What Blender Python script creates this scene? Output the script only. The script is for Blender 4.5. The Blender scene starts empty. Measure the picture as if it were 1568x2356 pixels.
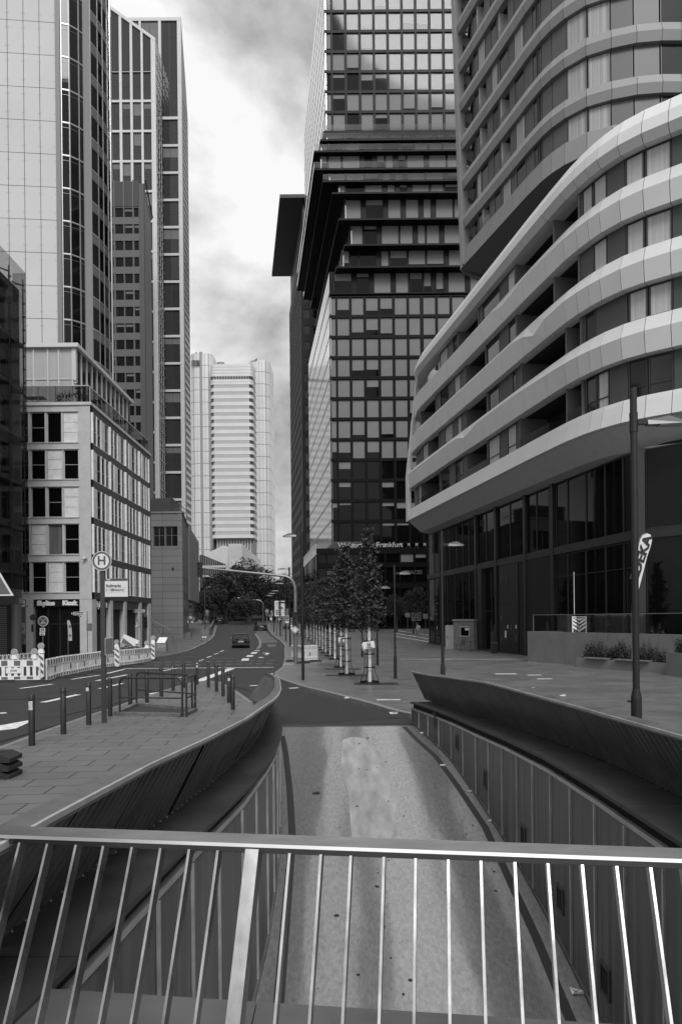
import bpy, bmesh, math, random
from mathutils import Vector, Matrix
RN = random.Random(11)
SC = bpy.context.scene
COL = SC.collection
rad = math.radians

# ------------------------------------------------------------------ camera
EYE, FPX, HU, HV, ROLL = 2.5, 1600.0, 784.0, 1422.0, 0.010     # eye height, focal length and horizon point on a 1568 x 2356 sheet
cd = bpy.data.cameras.new('camera')
cam = bpy.data.objects.new('camera', cd); COL.objects.link(cam)
cd.sensor_fit = 'VERTICAL'; cd.sensor_height = 36.0; cd.lens = 36.0 * FPX / 2356.0
cd.shift_y = (HV - 1178.0) / 2356.0
cd.clip_start = 0.05; cd.clip_end = 6000
cam.location = (0, 0, EYE)
cam.rotation_euler = (Matrix.Rotation(rad(90), 4, 'X') @ Matrix.Rotation(-ROLL, 4, 'Z')).to_euler()
SC.camera = cam

# ------------------------------------------------------------------ sky, sun, exposure
SUN_EL, SUN_AZ = 46, 168          # behind the camera, a little to the right
w = bpy.data.worlds.new('World'); SC.world = w; w.use_nodes = True
nt = w.node_tree; nt.nodes.clear()
def N(t, tree=None, **kw):
    n = (tree or nt).nodes.new(t)
    for k, v in kw.items():
        setattr(n, k, v)
    return n
L = nt.links.new
sky = N('ShaderNodeTexSky', sky_type='NISHITA'); sky.sun_disc = False
sky.sun_elevation = rad(SUN_EL); sky.sun_rotation = rad(SUN_AZ); sky.air_density = 1.4; sky.dust_density = 3
bw = N('ShaderNodeRGBToBW'); L(sky.outputs[0], bw.inputs[0])
tc = N('ShaderNodeTexCoord')
mp = N('ShaderNodeMapping'); mp.inputs['Scale'].default_value = (1.0, 1.0, 1.5); mp.inputs['Location'].default_value = (3.1, 0.4, 1.7)
L(tc.outputs['Generated'], mp.inputs['Vector'])
n1 = N('ShaderNodeTexNoise'); n1.inputs['Scale'].default_value = 2.6; n1.inputs['Detail'].default_value = 9; n1.inputs['Roughness'].default_value = 0.52; n1.inputs['Distortion'].default_value = 0.35
L(mp.outputs[0], n1.inputs['Vector'])
n2 = N('ShaderNodeTexNoise'); n2.inputs['Scale'].default_value = 6.5; n2.inputs['Detail'].default_value = 8; n2.inputs['Roughness'].default_value = 0.55
L(mp.outputs[0], n2.inputs['Vector'])
ad = N('ShaderNodeMath', operation='MULTIPLY_ADD'); ad.inputs[1].default_value = 0.35
L(n2.outputs['Fac'], ad.inputs[0]); L(n1.outputs['Fac'], ad.inputs[2])
cr = N('ShaderNodeValToRGB'); L(ad.outputs[0], cr.inputs[0])
e = cr.color_ramp.elements
e[0].position = 0.55; e[0].color = (0.22, 0.22, 0.22, 1)
e[1].position = 0.785; e[1].color = (1.0, 1.0, 1.0, 1)
e2 = e.new(0.67); e2.color = (0.58, 0.58, 0.58, 1)
sc_ = N('ShaderNodeMath', operation='MULTIPLY'); sc_.inputs[1].default_value = 0.16   # clear sky share seen through the cloud layer
L(bw.outputs[0], sc_.inputs[0])
cl = N('ShaderNodeMath', operation='MULTIPLY'); cl.inputs[1].default_value = 5.3      # cloud brightness
L(cr.outputs[0], cl.inputs[0])
sz = N('ShaderNodeSeparateXYZ'); L(tc.outputs['Generated'], sz.inputs[0])       # overcast sky: brightest overhead
zm = N('ShaderNodeMapRange'); zm.inputs[1].default_value = .64; zm.inputs[2].default_value = 1.0; zm.inputs[3].default_value = 1.0; zm.inputs[4].default_value = 2.6; L(sz.outputs['Z'], zm.inputs[0])
cz_ = N('ShaderNodeMath', operation='MULTIPLY'); L(cl.outputs[0], cz_.inputs[0]); L(zm.outputs[0], cz_.inputs[1]); cl = cz_
sm = N('ShaderNodeMath', operation='ADD'); L(sc_.outputs[0], sm.inputs[0]); L(cl.outputs[0], sm.inputs[1])
bg = N('ShaderNodeBackground'); bg.inputs['Strength'].default_value = 0.12
L(sm.outputs[0], bg.inputs['Color'])
wo = N('ShaderNodeOutputWorld'); L(bg.outputs[0], wo.inputs['Surface'])
sd = bpy.data.lights.new('sun', 'SUN'); sd.energy = 1.5; sd.angle = rad(20); sd.color = (1, 1, 1)
so = bpy.data.objects.new('sun', sd); COL.objects.link(so); so.location = (0, 0, 300)
so.rotation_euler = (rad(90 - SUN_EL), 0, rad(-SUN_AZ + 180))
SC.view_settings.view_transform = 'Standard'; SC.view_settings.look = 'None'
SC.view_settings.exposure = 0.5; SC.view_settings.gamma = 1.0
SC.cycles.max_bounces = 6; SC.cycles.transparent_max_bounces = 16

# ------------------------------------------------------------------ measuring helpers
def P(u, v, Y):
    """sheet point at distance Y"""
    du, dv = u - HU, v - HV
    c, s = math.cos(ROLL), math.sin(ROLL)
    a, b = du * c - dv * s, du * s + dv * c
    return Vector((a / FPX * Y, Y, EYE - b / FPX * Y))
def lerp(tab, y):
    if y <= tab[0][0]: return tab[0][1]
    for (y0, a), (y1, b) in zip(tab, tab[1:]):
        if y <= y1: return a + (b - a) * (y - y0) / (y1 - y0)
    return tab[-1][1]
STREET = [(-60, .55), (2, .55), (19, 0), (26, 0), (50, -.3), (70, -.42), (90, 0), (110, .57), (150, 1.3), (200, 2.0), (1500, 2.0)]
PLAZA = [(-60, .55), (2, .55), (19, 0), (60, 0), (80, .12), (110, .3), (135, .5), (200, 2.0), (1500, 2.0)]
KERB = [(16.2, 2.2), (17.7, 1.74), (20.3, .85), (23.1, -.29), (25.6, -1.42), (28.5, -2.35), (31, -2.95), (33.5, -3.2), (38.5, -3.25), (50, -4.05), (60, -4.9), (73, -5.9), (82, -7.1), (100, -10.0), (112, -11.6), (200, -22)]
def gz(x, y):
    a, b = lerp(STREET, y), lerp(PLAZA, y)
    k = lerp(KERB, y)
    t = min(1, max(0, (x - k) / 6.0))
    return a + (b - a) * t
def G(u, v, dz=0.0):
    """sheet point on the ground"""
    Y = 20.0
    for _ in range(60):
        p = P(u, v, Y)
        z = gz(p.x, p.y) + dz
        k = (EYE - p.z) / Y
        if k < 1e-4: return P(u, v, 400)
        Y = 0.5 * Y + 0.5 * (EYE - z) / k
    p = P(u, v, Y); p.z = gz(p.x, p.y) + dz
    return p
def zat(u, v, Y): return P(u, v, Y).z
def xat(u, v, Y): return P(u, v, Y).x

# ------------------------------------------------------------------ materials
MATS = {}
def mat(name, col, rough=.6, metal=0.0, nv=.0, ns=3.0, bump=0.0, bs=40.0, spec=.5, coat=0.0, stretch=(1, 1, 1), nd=4.0):
    if name in MATS: return MATS[name]
    m = bpy.data.materials.new(name); m.use_nodes = True
    t = m.node_tree; b = t.nodes['Principled BSDF']
    b.inputs['Base Color'].default_value = (col, col, col, 1)
    b.inputs['Roughness'].default_value = rough; b.inputs['Metallic'].default_value = metal
    b.inputs['Specular IOR Level'].default_value = spec; b.inputs['Coat Weight'].default_value = coat
    b.inputs['Coat Roughness'].default_value = .05
    if nv or bump:
        c = t.nodes.new('ShaderNodeTexCoord'); mpn = t.nodes.new('ShaderNodeMapping'); mpn.inputs['Scale'].default_value = stretch
        t.links.new(c.outputs['Object'], mpn.inputs[0])
    if nv:
        n = t.nodes.new('ShaderNodeTexNoise'); n.inputs['Scale'].default_value = ns; n.inputs['Detail'].default_value = nd; n.inputs['Roughness'].default_value = .6
        t.links.new(mpn.outputs[0], n.inputs['Vector'])
        r = t.nodes.new('ShaderNodeMapRange'); r.inputs[1].default_value = .3; r.inputs[2].default_value = .7
        r.inputs[3].default_value = col * (1 - nv); r.inputs[4].default_value = col * (1 + nv)
        t.links.new(n.outputs['Fac'], r.inputs[0]); t.links.new(r.outputs[0], b.inputs['Base Color'])
        r2 = t.nodes.new('ShaderNodeMapRange'); r2.inputs[1].default_value = .3; r2.inputs[2].default_value = .7
        r2.inputs[3].default_value = max(.02, rough * (1 - nv * .5)); r2.inputs[4].default_value = min(1, rough * (1 + nv * .5))
        t.links.new(n.outputs['Fac'], r2.inputs[0]); t.links.new(r2.outputs[0], b.inputs['Roughness'])
    if bump:
        n = t.nodes.new('ShaderNodeTexNoise'); n.inputs['Scale'].default_value = bs; n.inputs['Detail'].default_value = 2
        t.links.new(mpn.outputs[0], n.inputs['Vector'])
        bp = t.nodes.new('ShaderNodeBump'); bp.inputs['Strength'].default_value = bump; bp.inputs['Distance'].default_value = .05
        t.links.new(n.outputs['Fac'], bp.inputs['Height']); t.links.new(bp.outputs[0], b.inputs['Normal'])
    MATS[name] = m
    return m
def glass_sheet(name, tint=.9, refl=1.0):
    """thin clear pane: see-through with a fresnel mirror"""
    if name in MATS: return MATS[name]
    m = bpy.data.materials.new(name); m.use_nodes = True; t = m.node_tree; t.nodes.clear()
    o = t.nodes.new('ShaderNodeOutputMaterial'); mx = t.nodes.new('ShaderNodeMixShader')
    a = t.nodes.new('ShaderNodeBsdfTransparent'); a.inputs[0].default_value = (tint, tint, tint, 1)
    g = t.nodes.new('ShaderNodeBsdfGlossy'); g.inputs['Roughness'].default_value = .03; g.inputs[0].default_value = (refl, refl, refl, 1)
    f = t.nodes.new('ShaderNodeFresnel'); ge = t.nodes.new('ShaderNodeNewGeometry'); io = t.nodes.new('ShaderNodeMapRange'); io.inputs[3].default_value = 1.5; io.inputs[4].default_value = 1 / 1.5
    t.links.new(ge.outputs['Backfacing'], io.inputs[0]); t.links.new(io.outputs[0], f.inputs[0])
    t.links.new(f.outputs[0], mx.inputs[0]); t.links.new(a.outputs[0], mx.inputs[1]); t.links.new(g.outputs[0], mx.inputs[2]); t.links.new(mx.outputs[0], o.inputs[0])
    MATS[name] = m; return m
def paving(name, col, bw_, bh_, rot=0.0, mortar=.4, msize=.02, rough=.55, var=.12, offs=.5, spec=.5, patches=.15):
    m = bpy.data.materials.new(name); m.use_nodes = True; t = m.node_tree; b = t.nodes['Principled BSDF']
    ge = t.nodes.new('ShaderNodeNewGeometry'); mpn = t.nodes.new('ShaderNodeMapping'); mpn.inputs['Rotation'].default_value = (0, 0, rot)
    t.links.new(ge.outputs['Position'], mpn.inputs[0])
    br = t.nodes.new('ShaderNodeTexBrick'); br.offset = offs; br.inputs['Scale'].default_value = 1.0
    br.inputs['Brick Width'].default_value = bw_; br.inputs['Row Height'].default_value = bh_; br.inputs['Mortar Size'].default_value = msize; br.inputs['Mortar Smooth'].default_value = .3
    for i, c in enumerate((col * (1 - var), col * (1 + var), col * mortar)):
        br.inputs[i + 1].default_value = (c, c, c, 1)
    t.links.new(mpn.outputs[0], br.inputs['Vector'])
    n = t.nodes.new('ShaderNodeTexNoise'); n.inputs['Scale'].default_value = .5; n.inputs['Detail'].default_value = 8; n.inputs['Roughness'].default_value = .7
    t.links.new(ge.outputs['Position'], n.inputs['Vector'])
    mr = t.nodes.new('ShaderNodeMapRange'); mr.inputs[1].default_value = .3; mr.inputs[2].default_value = .7; mr.inputs[3].default_value = 1 - patches; mr.inputs[4].default_value = 1 + patches
    t.links.new(n.outputs['Fac'], mr.inputs[0])
    mu = t.nodes.new('ShaderNodeVectorMath'); mu.operation = 'SCALE'
    t.links.new(br.outputs['Color'], mu.inputs[0]); t.links.new(mr.outputs[0], mu.inputs['Scale']); t.links.new(mu.outputs[0], b.inputs['Base Color'])
    rr = t.nodes.new('ShaderNodeMapRange'); rr.inputs[1].default_value = .3; rr.inputs[2].default_value = .7; rr.inputs[3].default_value = rough * .75; rr.inputs[4].default_value = min(1, rough * 1.25)
    t.links.new(n.outputs['Fac'], rr.inputs[0]); t.links.new(rr.outputs[0], b.inputs['Roughness'])
    b.inputs['Specular IOR Level'].default_value = spec
    bp = t.nodes.new('ShaderNodeBump'); bp.inputs['Strength'].default_value = .5; bp.inputs['Distance'].default_value = .01; bp.invert = True
    t.links.new(br.outputs['Fac'], bp.inputs['Height']); t.links.new(bp.outputs[0], b.inputs['Normal'])
    MATS[name] = m; return m

# ------------------------------------------------------------------ mesh builder
class MB:
    def __init__(s): s.v, s.f, s.m = [], [], []
    def add(s, vs, fs, mi=0):
        k = len(s.v); s.v += [tuple(p) for p in vs]
        for f in fs: s.f.append([k + i for i in f]); s.m.append(mi)
        return s
    def poly(s, pts, mi=0): return s.add(pts, [range(len(pts))], mi)
    def hexa(s, b, t, mi=0): return s.add(list(b) + list(t), [(3, 2, 1, 0), (4, 5, 6, 7), (0, 1, 5, 4), (1, 2, 6, 5), (2, 3, 7, 6), (3, 0, 4, 7)], mi)
    def box(s, x0, x1, y0, y1, z0, z1, mi=0):
        return s.hexa([(x0, y0, z0), (x1, y0, z0), (x1, y1, z0), (x0, y1, z0)], [(x0, y0, z1), (x1, y0, z1), (x1, y1, z1), (x0, y1, z1)], mi)
    def fbox(s, F, a, b, z0, z1, n0, n1, mi=0):
        q = [F.pt(a, 0, n1), F.pt(b, 0, n1), F.pt(b, 0, n0), F.pt(a, 0, n0)]
        return s.hexa([(p.x, p.y, z0) for p in q], [(p.x, p.y, z1) for p in q], mi)
    def prism(s, pl, z0, z1, mi=0):
        n = len(pl)
        return s.add([(x, y, z0) for x, y in pl] + [(x, y, z1) for x, y in pl],
                     [list(range(n))[::-1], list(range(n, 2 * n))] + [(i, (i + 1) % n, n + (i + 1) % n, n + i) for i in range(n)], mi)
    def tube(s, path, r, n=8, mi=0, flat=None):
        pts = [Vector(p) for p in path]; rs = r if isinstance(r, (list, tuple)) else [r] * len(pts)
        rings = []; up0 = None
        for i, p in enumerate(pts):
            d = (pts[min(i + 1, len(pts) - 1)] - pts[max(i - 1, 0)])
            d = d.normalized() if d.length > 1e-9 else Vector((0, 0, 1))
            if up0 is None: up0 = Vector((0, 1, 0)) if abs(d.z) > .9 else Vector((0, 0, 1))
            a = d.cross(up0)
            if a.length < 1e-4: a = d.cross(Vector((1, 0, 0)))
            a.normalize(); b_ = a.cross(d).normalized(); up0 = b_
            rings.append([p + (a * math.cos(6.28318 * j / n) + b_ * math.sin(6.28318 * j / n)) * rs[i] for j in range(n)])
        vs = [q for rg in rings for q in rg]; fs = []
        for i in range(len(pts) - 1):
            for j in range(n):
                fs.append((i * n + j, i * n + (j + 1) % n, (i + 1) * n + (j + 1) % n, (i + 1) * n + j))
        fs.append(list(range(n))[::-1]); fs.append([(len(pts) - 1) * n + j for j in range(n)])
        return s.add(vs, fs, mi)
    def lathe(s, prof, c=(0, 0, 0), n=16, mi=0):
        vs = [(c[0] + r * math.cos(6.28318 * j / n), c[1] + r * math.sin(6.28318 * j / n), c[2] + z) for r, z in prof for j in range(n)]
        fs = [(i * n + j, i * n + (j + 1) % n, (i + 1) * n + (j + 1) % n, (i + 1) * n + j) for i in range(len(prof) - 1) for j in range(n)]
        fs += [list(range(n))[::-1], [(len(prof) - 1) * n + j for j in range(n)]]
        return s.add(vs, fs, mi)
    def disc(s, c, r, axis, th, n=20, mi=0):
        a = Vector(axis).normalized() * th / 2; c = Vector(c)
        return s.tube([c - a, c + a], r, n, mi)
    def ball(s, c, r, mi=0, n=10, sq=(1, 1, 1)):
        k = 6
        prof = [(max(.001, r * math.sin(math.pi * i / k)), -r * math.cos(math.pi * i / k)) for i in range(k + 1)]
        t = MB().lathe(prof, (0, 0, 0), n, mi)
        return s.add([(c[0] + x * sq[0], c[1] + y * sq[1], c[2] + z * sq[2]) for x, y, z in t.v], t.f, mi)
    def sub(s, t, M=None, mmap=None):
        k = len(s.v); s.v += [tuple(M @ Vector(p)) if M else p for p in t.v]
        for f, m in zip(t.f, t.m): s.f.append([k + i for i in f]); s.m.append(mmap[m] if mmap else m)
        return s
    def mesh(s, name, mats, smooth=False, off=None):
        me = bpy.data.meshes.new(name)
        vs = s.v if off is None else [(x - off[0], y - off[1], z - off[2]) for x, y, z in s.v]
        me.from_pydata(vs, [], s.f); 
        for m in mats: me.materials.append(m)
        if len(mats) > 1: me.polygons.foreach_set('material_index', s.m)
        if smooth: me.polygons.foreach_set('use_smooth', [True] * len(s.f))
        me.update()
        bm = bmesh.new(); bm.from_mesh(me); bmesh.ops.recalc_face_normals(bm, faces=bm.faces); bm.to_mesh(me); bm.free()
        if smooth:
            try: me.set_sharp_from_angle(angle=rad(40))
            except Exception: pass
        return me
class Fr:
    """wall frame: s along A->B, n outward (right-hand side of A->B)"""
    def __init__(f, A, B):
        f.A, f.B = Vector((A[0], A[1], 0)), Vector((B[0], B[1], 0)); f.len = (f.B - f.A).length
        f.d = (f.B - f.A).normalized(); f.n = Vector((f.d.y, -f.d.x, 0)); f.rz = math.atan2(f.d.y, f.d.x)
    def pt(f, s, z, n=0.0): return f.A + f.d * s + f.n * n + Vector((0, 0, z))
    def s_at(f, u, v=1200):
        """where the sight line through sheet column u meets the wall"""
        q = P(u, v, 1.0); k = q.x
        den = f.d.x - k * f.d.y
        return (k * f.A.y - f.A.x) / den
    def Y(f, s): return f.A.y + f.d.y * s

def obj(name, me, parent=None, loc=(0, 0, 0), rz=0.0):
    o = bpy.data.objects.new(name, me); COL.objects.link(o); o.location = loc; o.rotation_euler = (0, 0, rz)
    if parent: o.parent = parent
    return o
def thing(name, label, cat, loc=(0, 0, 0), rz=0.0, group=None):
    o = obj(name, None, None, loc, rz); o.empty_display_size = .2
    return tag(o, label, cat, group)
def tag(o, label, cat, group=None):
    o['label'] = label; o['category'] = cat
    if group: o['group'] = group
    return o
def root_off(parent):
    o = Vector((0, 0, 0)); p = parent
    while p: o += p.location; p = p.parent
    return o
def part(name, mb, mats, parent, smooth=False, world=True):
    """world: the mesh was built in world coordinates (parents unrotated)"""
    if not isinstance(mats, (list, tuple)): mats = [mats]
    return obj(name, mb.mesh(name, mats, smooth, root_off(parent) if world else None), parent)
def islands(mb):
    """split a builder into its unconnected pieces"""
    pa = list(range(len(mb.v)))
    def fd(i):
        while pa[i] != i: pa[i] = pa[pa[i]]; i = pa[i]
        return i
    for f in mb.f:
        a = fd(f[0])
        for i in f[1:]: pa[fd(i)] = a
    g = {}
    for f, m in zip(mb.f, mb.m): g.setdefault(fd(f[0]), []).append((f, m))
    out = []
    for fs in g.values():
        ids = sorted({i for f, _ in fs for i in f}); mp_ = {i: k for k, i in enumerate(ids)}; t = MB(); t.v = [mb.v[i] for i in ids]
        for f, m in fs: t.f.append([mp_[i] for i in f]); t.m.append(m)
        out.append(t)
    return out
def each(name, mb, mats, parent, cap=95):
    """every unconnected piece is a part of its own; past the cap the small remainder is one part"""
    if not isinstance(mats, (list, tuple)): mats = [mats]
    ps = islands(mb); eye = Vector((0, 0, EYE)); off = root_off(parent)
    def size(t):
        c = [sum(p[i] for p in t.v) / len(t.v) for i in range(3)]; d = [max(p[i] for p in t.v) - min(p[i] for p in t.v) for i in range(3)]
        return -max(d) * sorted(d)[1] / max(1, c[1]) ** 2
    ps.sort(key=size)
    for t in ps[:cap]: obj(name, t.mesh(name, mats, False, off), parent)
    if len(ps) > cap:
        r = MB()
        for t in ps[cap:]: r.sub(t)
        obj(name, r.mesh(name, mats, False, off), parent)['kind'] = 'stuff'
def single(name, mb, mats, label, cat, loc=(0, 0, 0), rz=0.0, group=None, smooth=False):
    if not isinstance(mats, (list, tuple)): mats = [mats]
    return tag(obj(name, mb.mesh(name, mats, smooth), None, loc, rz), label, cat, group)
def dup(root, loc, rz=0.0, label=None, scale=None):
    r = root.copy(); COL.objects.link(r); r.location = loc; r.rotation_euler = (0, 0, rz)
    if scale: r.scale = scale
    if label: r['label'] = label
    for ch in root.children:
        c = ch.copy(); COL.objects.link(c); c.parent = r
        for g in ch.children:
            d = g.copy(); COL.objects.link(d); d.parent = c
    return r
def structure(name, mb, mats, smooth=False, kind='structure'):
    if not isinstance(mats, (list, tuple)): mats = [mats]
    o = obj(name, mb.mesh(name, mats, smooth)); o['kind'] = kind
    return o
def text_mb(txt, size, depth=.01, bold=0.0, sx=1.0, align='CENTER', shear=0.0):
    """lettering in the local x-z plane, facing -y"""
    c = bpy.data.curves.new('letters', 'FONT'); c.body = txt; c.size = size; c.extrude = depth; c.offset = bold; c.align_x = align; c.align_y = 'CENTER'; c.shear = shear
    c.resolution_u = 3
    o = bpy.data.objects.new('letters', c); COL.objects.link(o)
    dg = bpy.context.evaluated_depsgraph_get(); me = bpy.data.meshes.new_from_object(o.evaluated_get(dg))
    t = MB(); t.add([(p.co.x * sx, -p.co.z, p.co.y) for p in me.vertices], [list(q.vertices) for q in me.polygons])
    bpy.data.objects.remove(o); bpy.data.curves.remove(c); bpy.data.meshes.remove(me)
    return t
# ------------------------------------------------------------------ ground, road, ramp
M_ASPH = mat('asphalt', .026, .75, nv=.22, ns=1.3, bump=.25, bs=90, nd=9)
M_ASPH2 = mat('asphalt_patch', .018, .8, nv=.2, ns=1.5, bump=.25, bs=90, nd=9)
M_CON = mat('kerb_stone', .17, .8, nv=.2, ns=4)
M_WHITE = mat('road_paint', .62, .7, nv=.3, ns=5, nd=8)
M_ISL = paving('island_pavers', .125, .85, .5, rot=rad(-5), mortar=.3, msize=.014, var=.07)
M_PLZ = paving('plaza_slabs', .125, 1.2, .40, rot=rad(-4), mortar=.55, msize=.012, rough=.42, var=.10, patches=.2)
M_OLD = paving('old_pavers', .10, .16, .16, rot=rad(12), mortar=.4, msize=.012, var=.25)
M_DARK = mat('dark_paving', .022, .6, nv=.2)

def slab(name, pl, dz, skirt, mats, kind='structure', xcuts=()):
    bm = bmesh.new(); f = bm.faces.new([bm.verts.new((x, y, 0)) for x, y in pl])
    bm.normal_update()
    if f.normal.z < 0: f.normal_flip()
    for y in sorted({t[0] for t in STREET + PLAZA + KERB}):
        bmesh.ops.bisect_plane(bm, geom=bm.verts[:] + bm.edges[:] + bm.faces[:], plane_co=(0, y, 0), plane_no=(0, 1, 0))
    for x in xcuts:
        bmesh.ops.bisect_plane(bm, geom=bm.verts[:] + bm.edges[:] + bm.faces[:], plane_co=(x, 0, 0), plane_no=(1, 0, 0))
    for v in bm.verts: v.co.z = gz(v.co.x, v.co.y) + dz
    if skirt:
        ed = [q for q in bm.edges if q.is_boundary]
        r = bmesh.ops.extrude_edge_only(bm, edges=ed)
        for v in [g for g in r['geom'] if isinstance(g, bmesh.types.BMVert)]: v.co.z -= skirt
    bmesh.ops.recalc_face_normals(bm, faces=bm.faces)
    me = bpy.data.meshes.new(name); bm.to_mesh(me); bm.free()
    for q in (mats if isinstance(mats, (list, tuple)) else [mats]): me.materials.append(q)
    o = obj(name, me); o['kind'] = kind
    return o
def strip(mb, pts, wd, dz, th=0.0, mi=0):
    """ribbon along a ground polyline"""
    ps = [Vector((p[0], p[1], 0)) for p in pts]; l, r = [], []
    for i, p in enumerate(ps):
        d = (ps[min(i + 1, len(ps) - 1)] - ps[max(i - 1, 0)]).normalized(); n = Vector((-d.y, d.x, 0)) * wd / 2
        for q, lst in ((p + n, l), (p - n, r)): lst.append((q.x, q.y, gz(q.x, q.y) + dz))
    for i in range(len(ps) - 1):
        if th: mb.hexa([(x, y, z - th) for x, y, z in (l[i], l[i + 1], r[i + 1], r[i])], [l[i], l[i + 1], r[i + 1], r[i]], mi)
        else: mb.poly([l[i], l[i + 1], r[i + 1], r[i]], mi)
def dense(pts, step=1.0):
    out = []
    for a, b in zip(pts, pts[1:]):
        a, b = Vector(a[:2]), Vector(b[:2]); n = max(1, int((b - a).length / step))
        out += [a + (b - a) * i / n for i in range(n)]
    return out + [Vector(pts[-1][:2])]

# tables of the ramp's edges against distance
LW = [(1.5, -1.55), (2.9, -1.34), (4, -1.22), (5.27, -1.1), (6.65, -.96), (8.1, -.9), (9.5, -.92), (10.8, -.99), (12, -1.08), (12.9, -1.17), (14.5, -1.34), (16.6, -1.56), (17.6, -1.75), (18.6, -2.05)]
LZ = [(1.5, .92), (4.43, .92), (5.7, .9), (8, .86), (10, .75), (12, .6), (14.5, .45), (16, .40), (17.5, .36), (19, .3)]
LB = [(1.5, -1.95), (2.7, -1.8), (4.43, -1.62), (5.7, -1.44), (6.9, -1.32), (8.05, -1.26), (9.2, -1.25), (10, -1.27), (12, -1.4), (14.5, -1.6), (16, -1.73), (17.5, -1.98), (18.4, -2.25), (18.9, -2.5)]
LT = [(2.3, -1.30), (2.74, -1.27), (4.43, -1.25), (5.7, -1.12), (6.9, -.98), (8.05, -.91), (9.2, -.91), (10, -.94), (12, -1.07), (14.5, -1.31), (16, -1.45), (17.5, -1.66), (18.4, -1.85), (18.9, -2.02)]
LTZ = [(2.3, 1.68), (2.9, 1.66), (4.43, 1.57), (5.7, 1.52), (6.9, 1.50), (8.05, 1.49), (10, 1.39), (12, 1.28), (14.5, 1.17), (16, 1.1), (17.5, 1.04), (18.9, 1.0)]
RW = [(1.5, 2.42), (3, 2.45), (6.84, 2.48), (8.5, 2.5), (10.4, 2.46), (12, 2.36), (13.95, 2.19), (15.3, 1.93), (16.5, 1.66)]
RZ = [(1.5, .92), (3, .9), (6.84, .84), (8.5, .78), (10.4, .68), (12, .6), (14, .53), (16.6, .5), (17.4, .5)]
RB = [(1.5, 2.98), (3, 3.0), (6.7, 3.07), (8, 3.08), (9.2, 3.06), (10.6, 3.0), (12, 2.9), (13.4, 2.76), (15, 2.45), (16.2, 2.2), (17.3, 1.96)]
RT = [(1.5, 2.6), (3, 2.62), (6.7, 2.68), (8, 2.67), (9.2, 2.63), (10.6, 2.56), (11.85, 2.46), (13.4, 2.32), (15, 2.1), (16.2, 1.88), (17.0, 1.72)]
RTZ = [(1.5, 1.68), (3, 1.64), (6.7, 1.5), (9.2, 1.43), (11.85, 1.38), (13.4, 1.3), (15.6, 1.2), (17, 1.17)]
GRATE = 16.3
def zr(y): return min(0.0, -.15 * (GRATE - y)) - .03

# big sheets
gb = MB(); ys = [17, 26, 50, 70, 90, 110, 150, 200, 400, 1500]; xs = [-900, -200, -60, 0, 60, 200, 900]
for y0, y1 in zip(ys, ys[1:]):
    for x0, x1 in zip(xs, xs[1:]):
        gb.poly([(x, y, lerp(STREET, y) - .45) for x, y in ((x0, y0), (x1, y0), (x1, y1), (x0, y1))])
structure('ground', gb, M_DARK)
road_pl = [(-70, 3), (-3.2, 3), (-3.2, 16.25)] + [(2.3, 16.25)] + [(x + .2, y) for y, x in KERB[1:]] + [(-60, 200), (-70, 150)]
slab('road', road_pl, -.12, 0, M_ASPH)
# plaza on the right: from the right parapet to the far block
ed = [(lerp(RB, y) + .02, y) for y in (-2, 1.5, 3, 6.7, 8, 9.2, 10.6, 12, 13.4, 15, 16.2, 17.25)]
plaza_pl = ed + [(1.75, 17.7)] + [(x, y) for y, x in KERB[2:]] + [(60, 200), (60, -2)]
slab('plaza_pavement', plaza_pl, 0, .2, M_PLZ, xcuts=(-20, -16, -12, -8, -4, -1, 1, 3, 5, 8))
# island pavement on the left with the bollards
isl_k = [G(u, v) for u, v in ((-130, 1772), (0, 1721), (105, 1682), (211, 1645), (290, 1619), (370, 1592), (444, 1570), (478, 1566), (506, 1570), (546, 1594), (576, 1616))]
isl_e = [(lerp(LB, y) - .02, y) for y in (18.3, 17.5, 16, 14.5, 12, 10, 9.2, 8.05, 6.9, 5.7, 4.43, 2.7, 1.5, -2)]
slab('island_pavement', [(p.x, p.y) for p in isl_k] + isl_e + [(-40, -2), (-40, 5.0)], 0, .2, M_ISL)
kb = MB()
strip(kb, dense([(p.x, p.y) for p in isl_k]), .14, .006, .15)
structure('kerb', kb, M_CON)
kb = MB(); strip(kb, dense([(x + .08, y) for y, x in KERB[1:]], 1.0), .2, .006, .15)
structure('kerb', kb, M_CON)
# far left pavement along the stone buildings
lk = [G(u, v) for u, v in ((352, 1511), (376, 1508), (400, 1504), (427, 1498), (450, 1489), (469, 1480), (482, 1472), (491, 1463), (495, 1451), (498, 1439))]
left_pl = [(p.x, p.y) for p in lk] + [(-36, 190), (-70, 190), (-70, 40), (-18.5, 40), (-16.5, 50)]
slab('pavement', left_pl, 0, .2, M_OLD)
kb = MB(); strip(kb, dense([(p.x, p.y) for p in lk]), .25, .006, .15); structure('kerb', kb, M_CON)
# bridge deck under the viewer
db = MB().box(-30, 30, -30, 1.95, .4, .84); structure('pavement_deck', db, M_ISL)
# gutter strips beside the kerb on the apron, darker asphalt on the apron
ap = [(-1.45, 16.45)] + [(x - .25, y) for y, x in KERB[1:7]] + [(-2.9, 27.5), (-2.6, 22), (-2.35, 19.2), (-1.9, 18)]
slab('road_apron', ap, -.116, 0, M_ASPH2)
lane = [(u, v) for u, v in ((330, 1545), (640, 1546), (560, 1620), (380, 1700), (0, 1850), (-250, 1800), (-100, 1690))]

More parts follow.
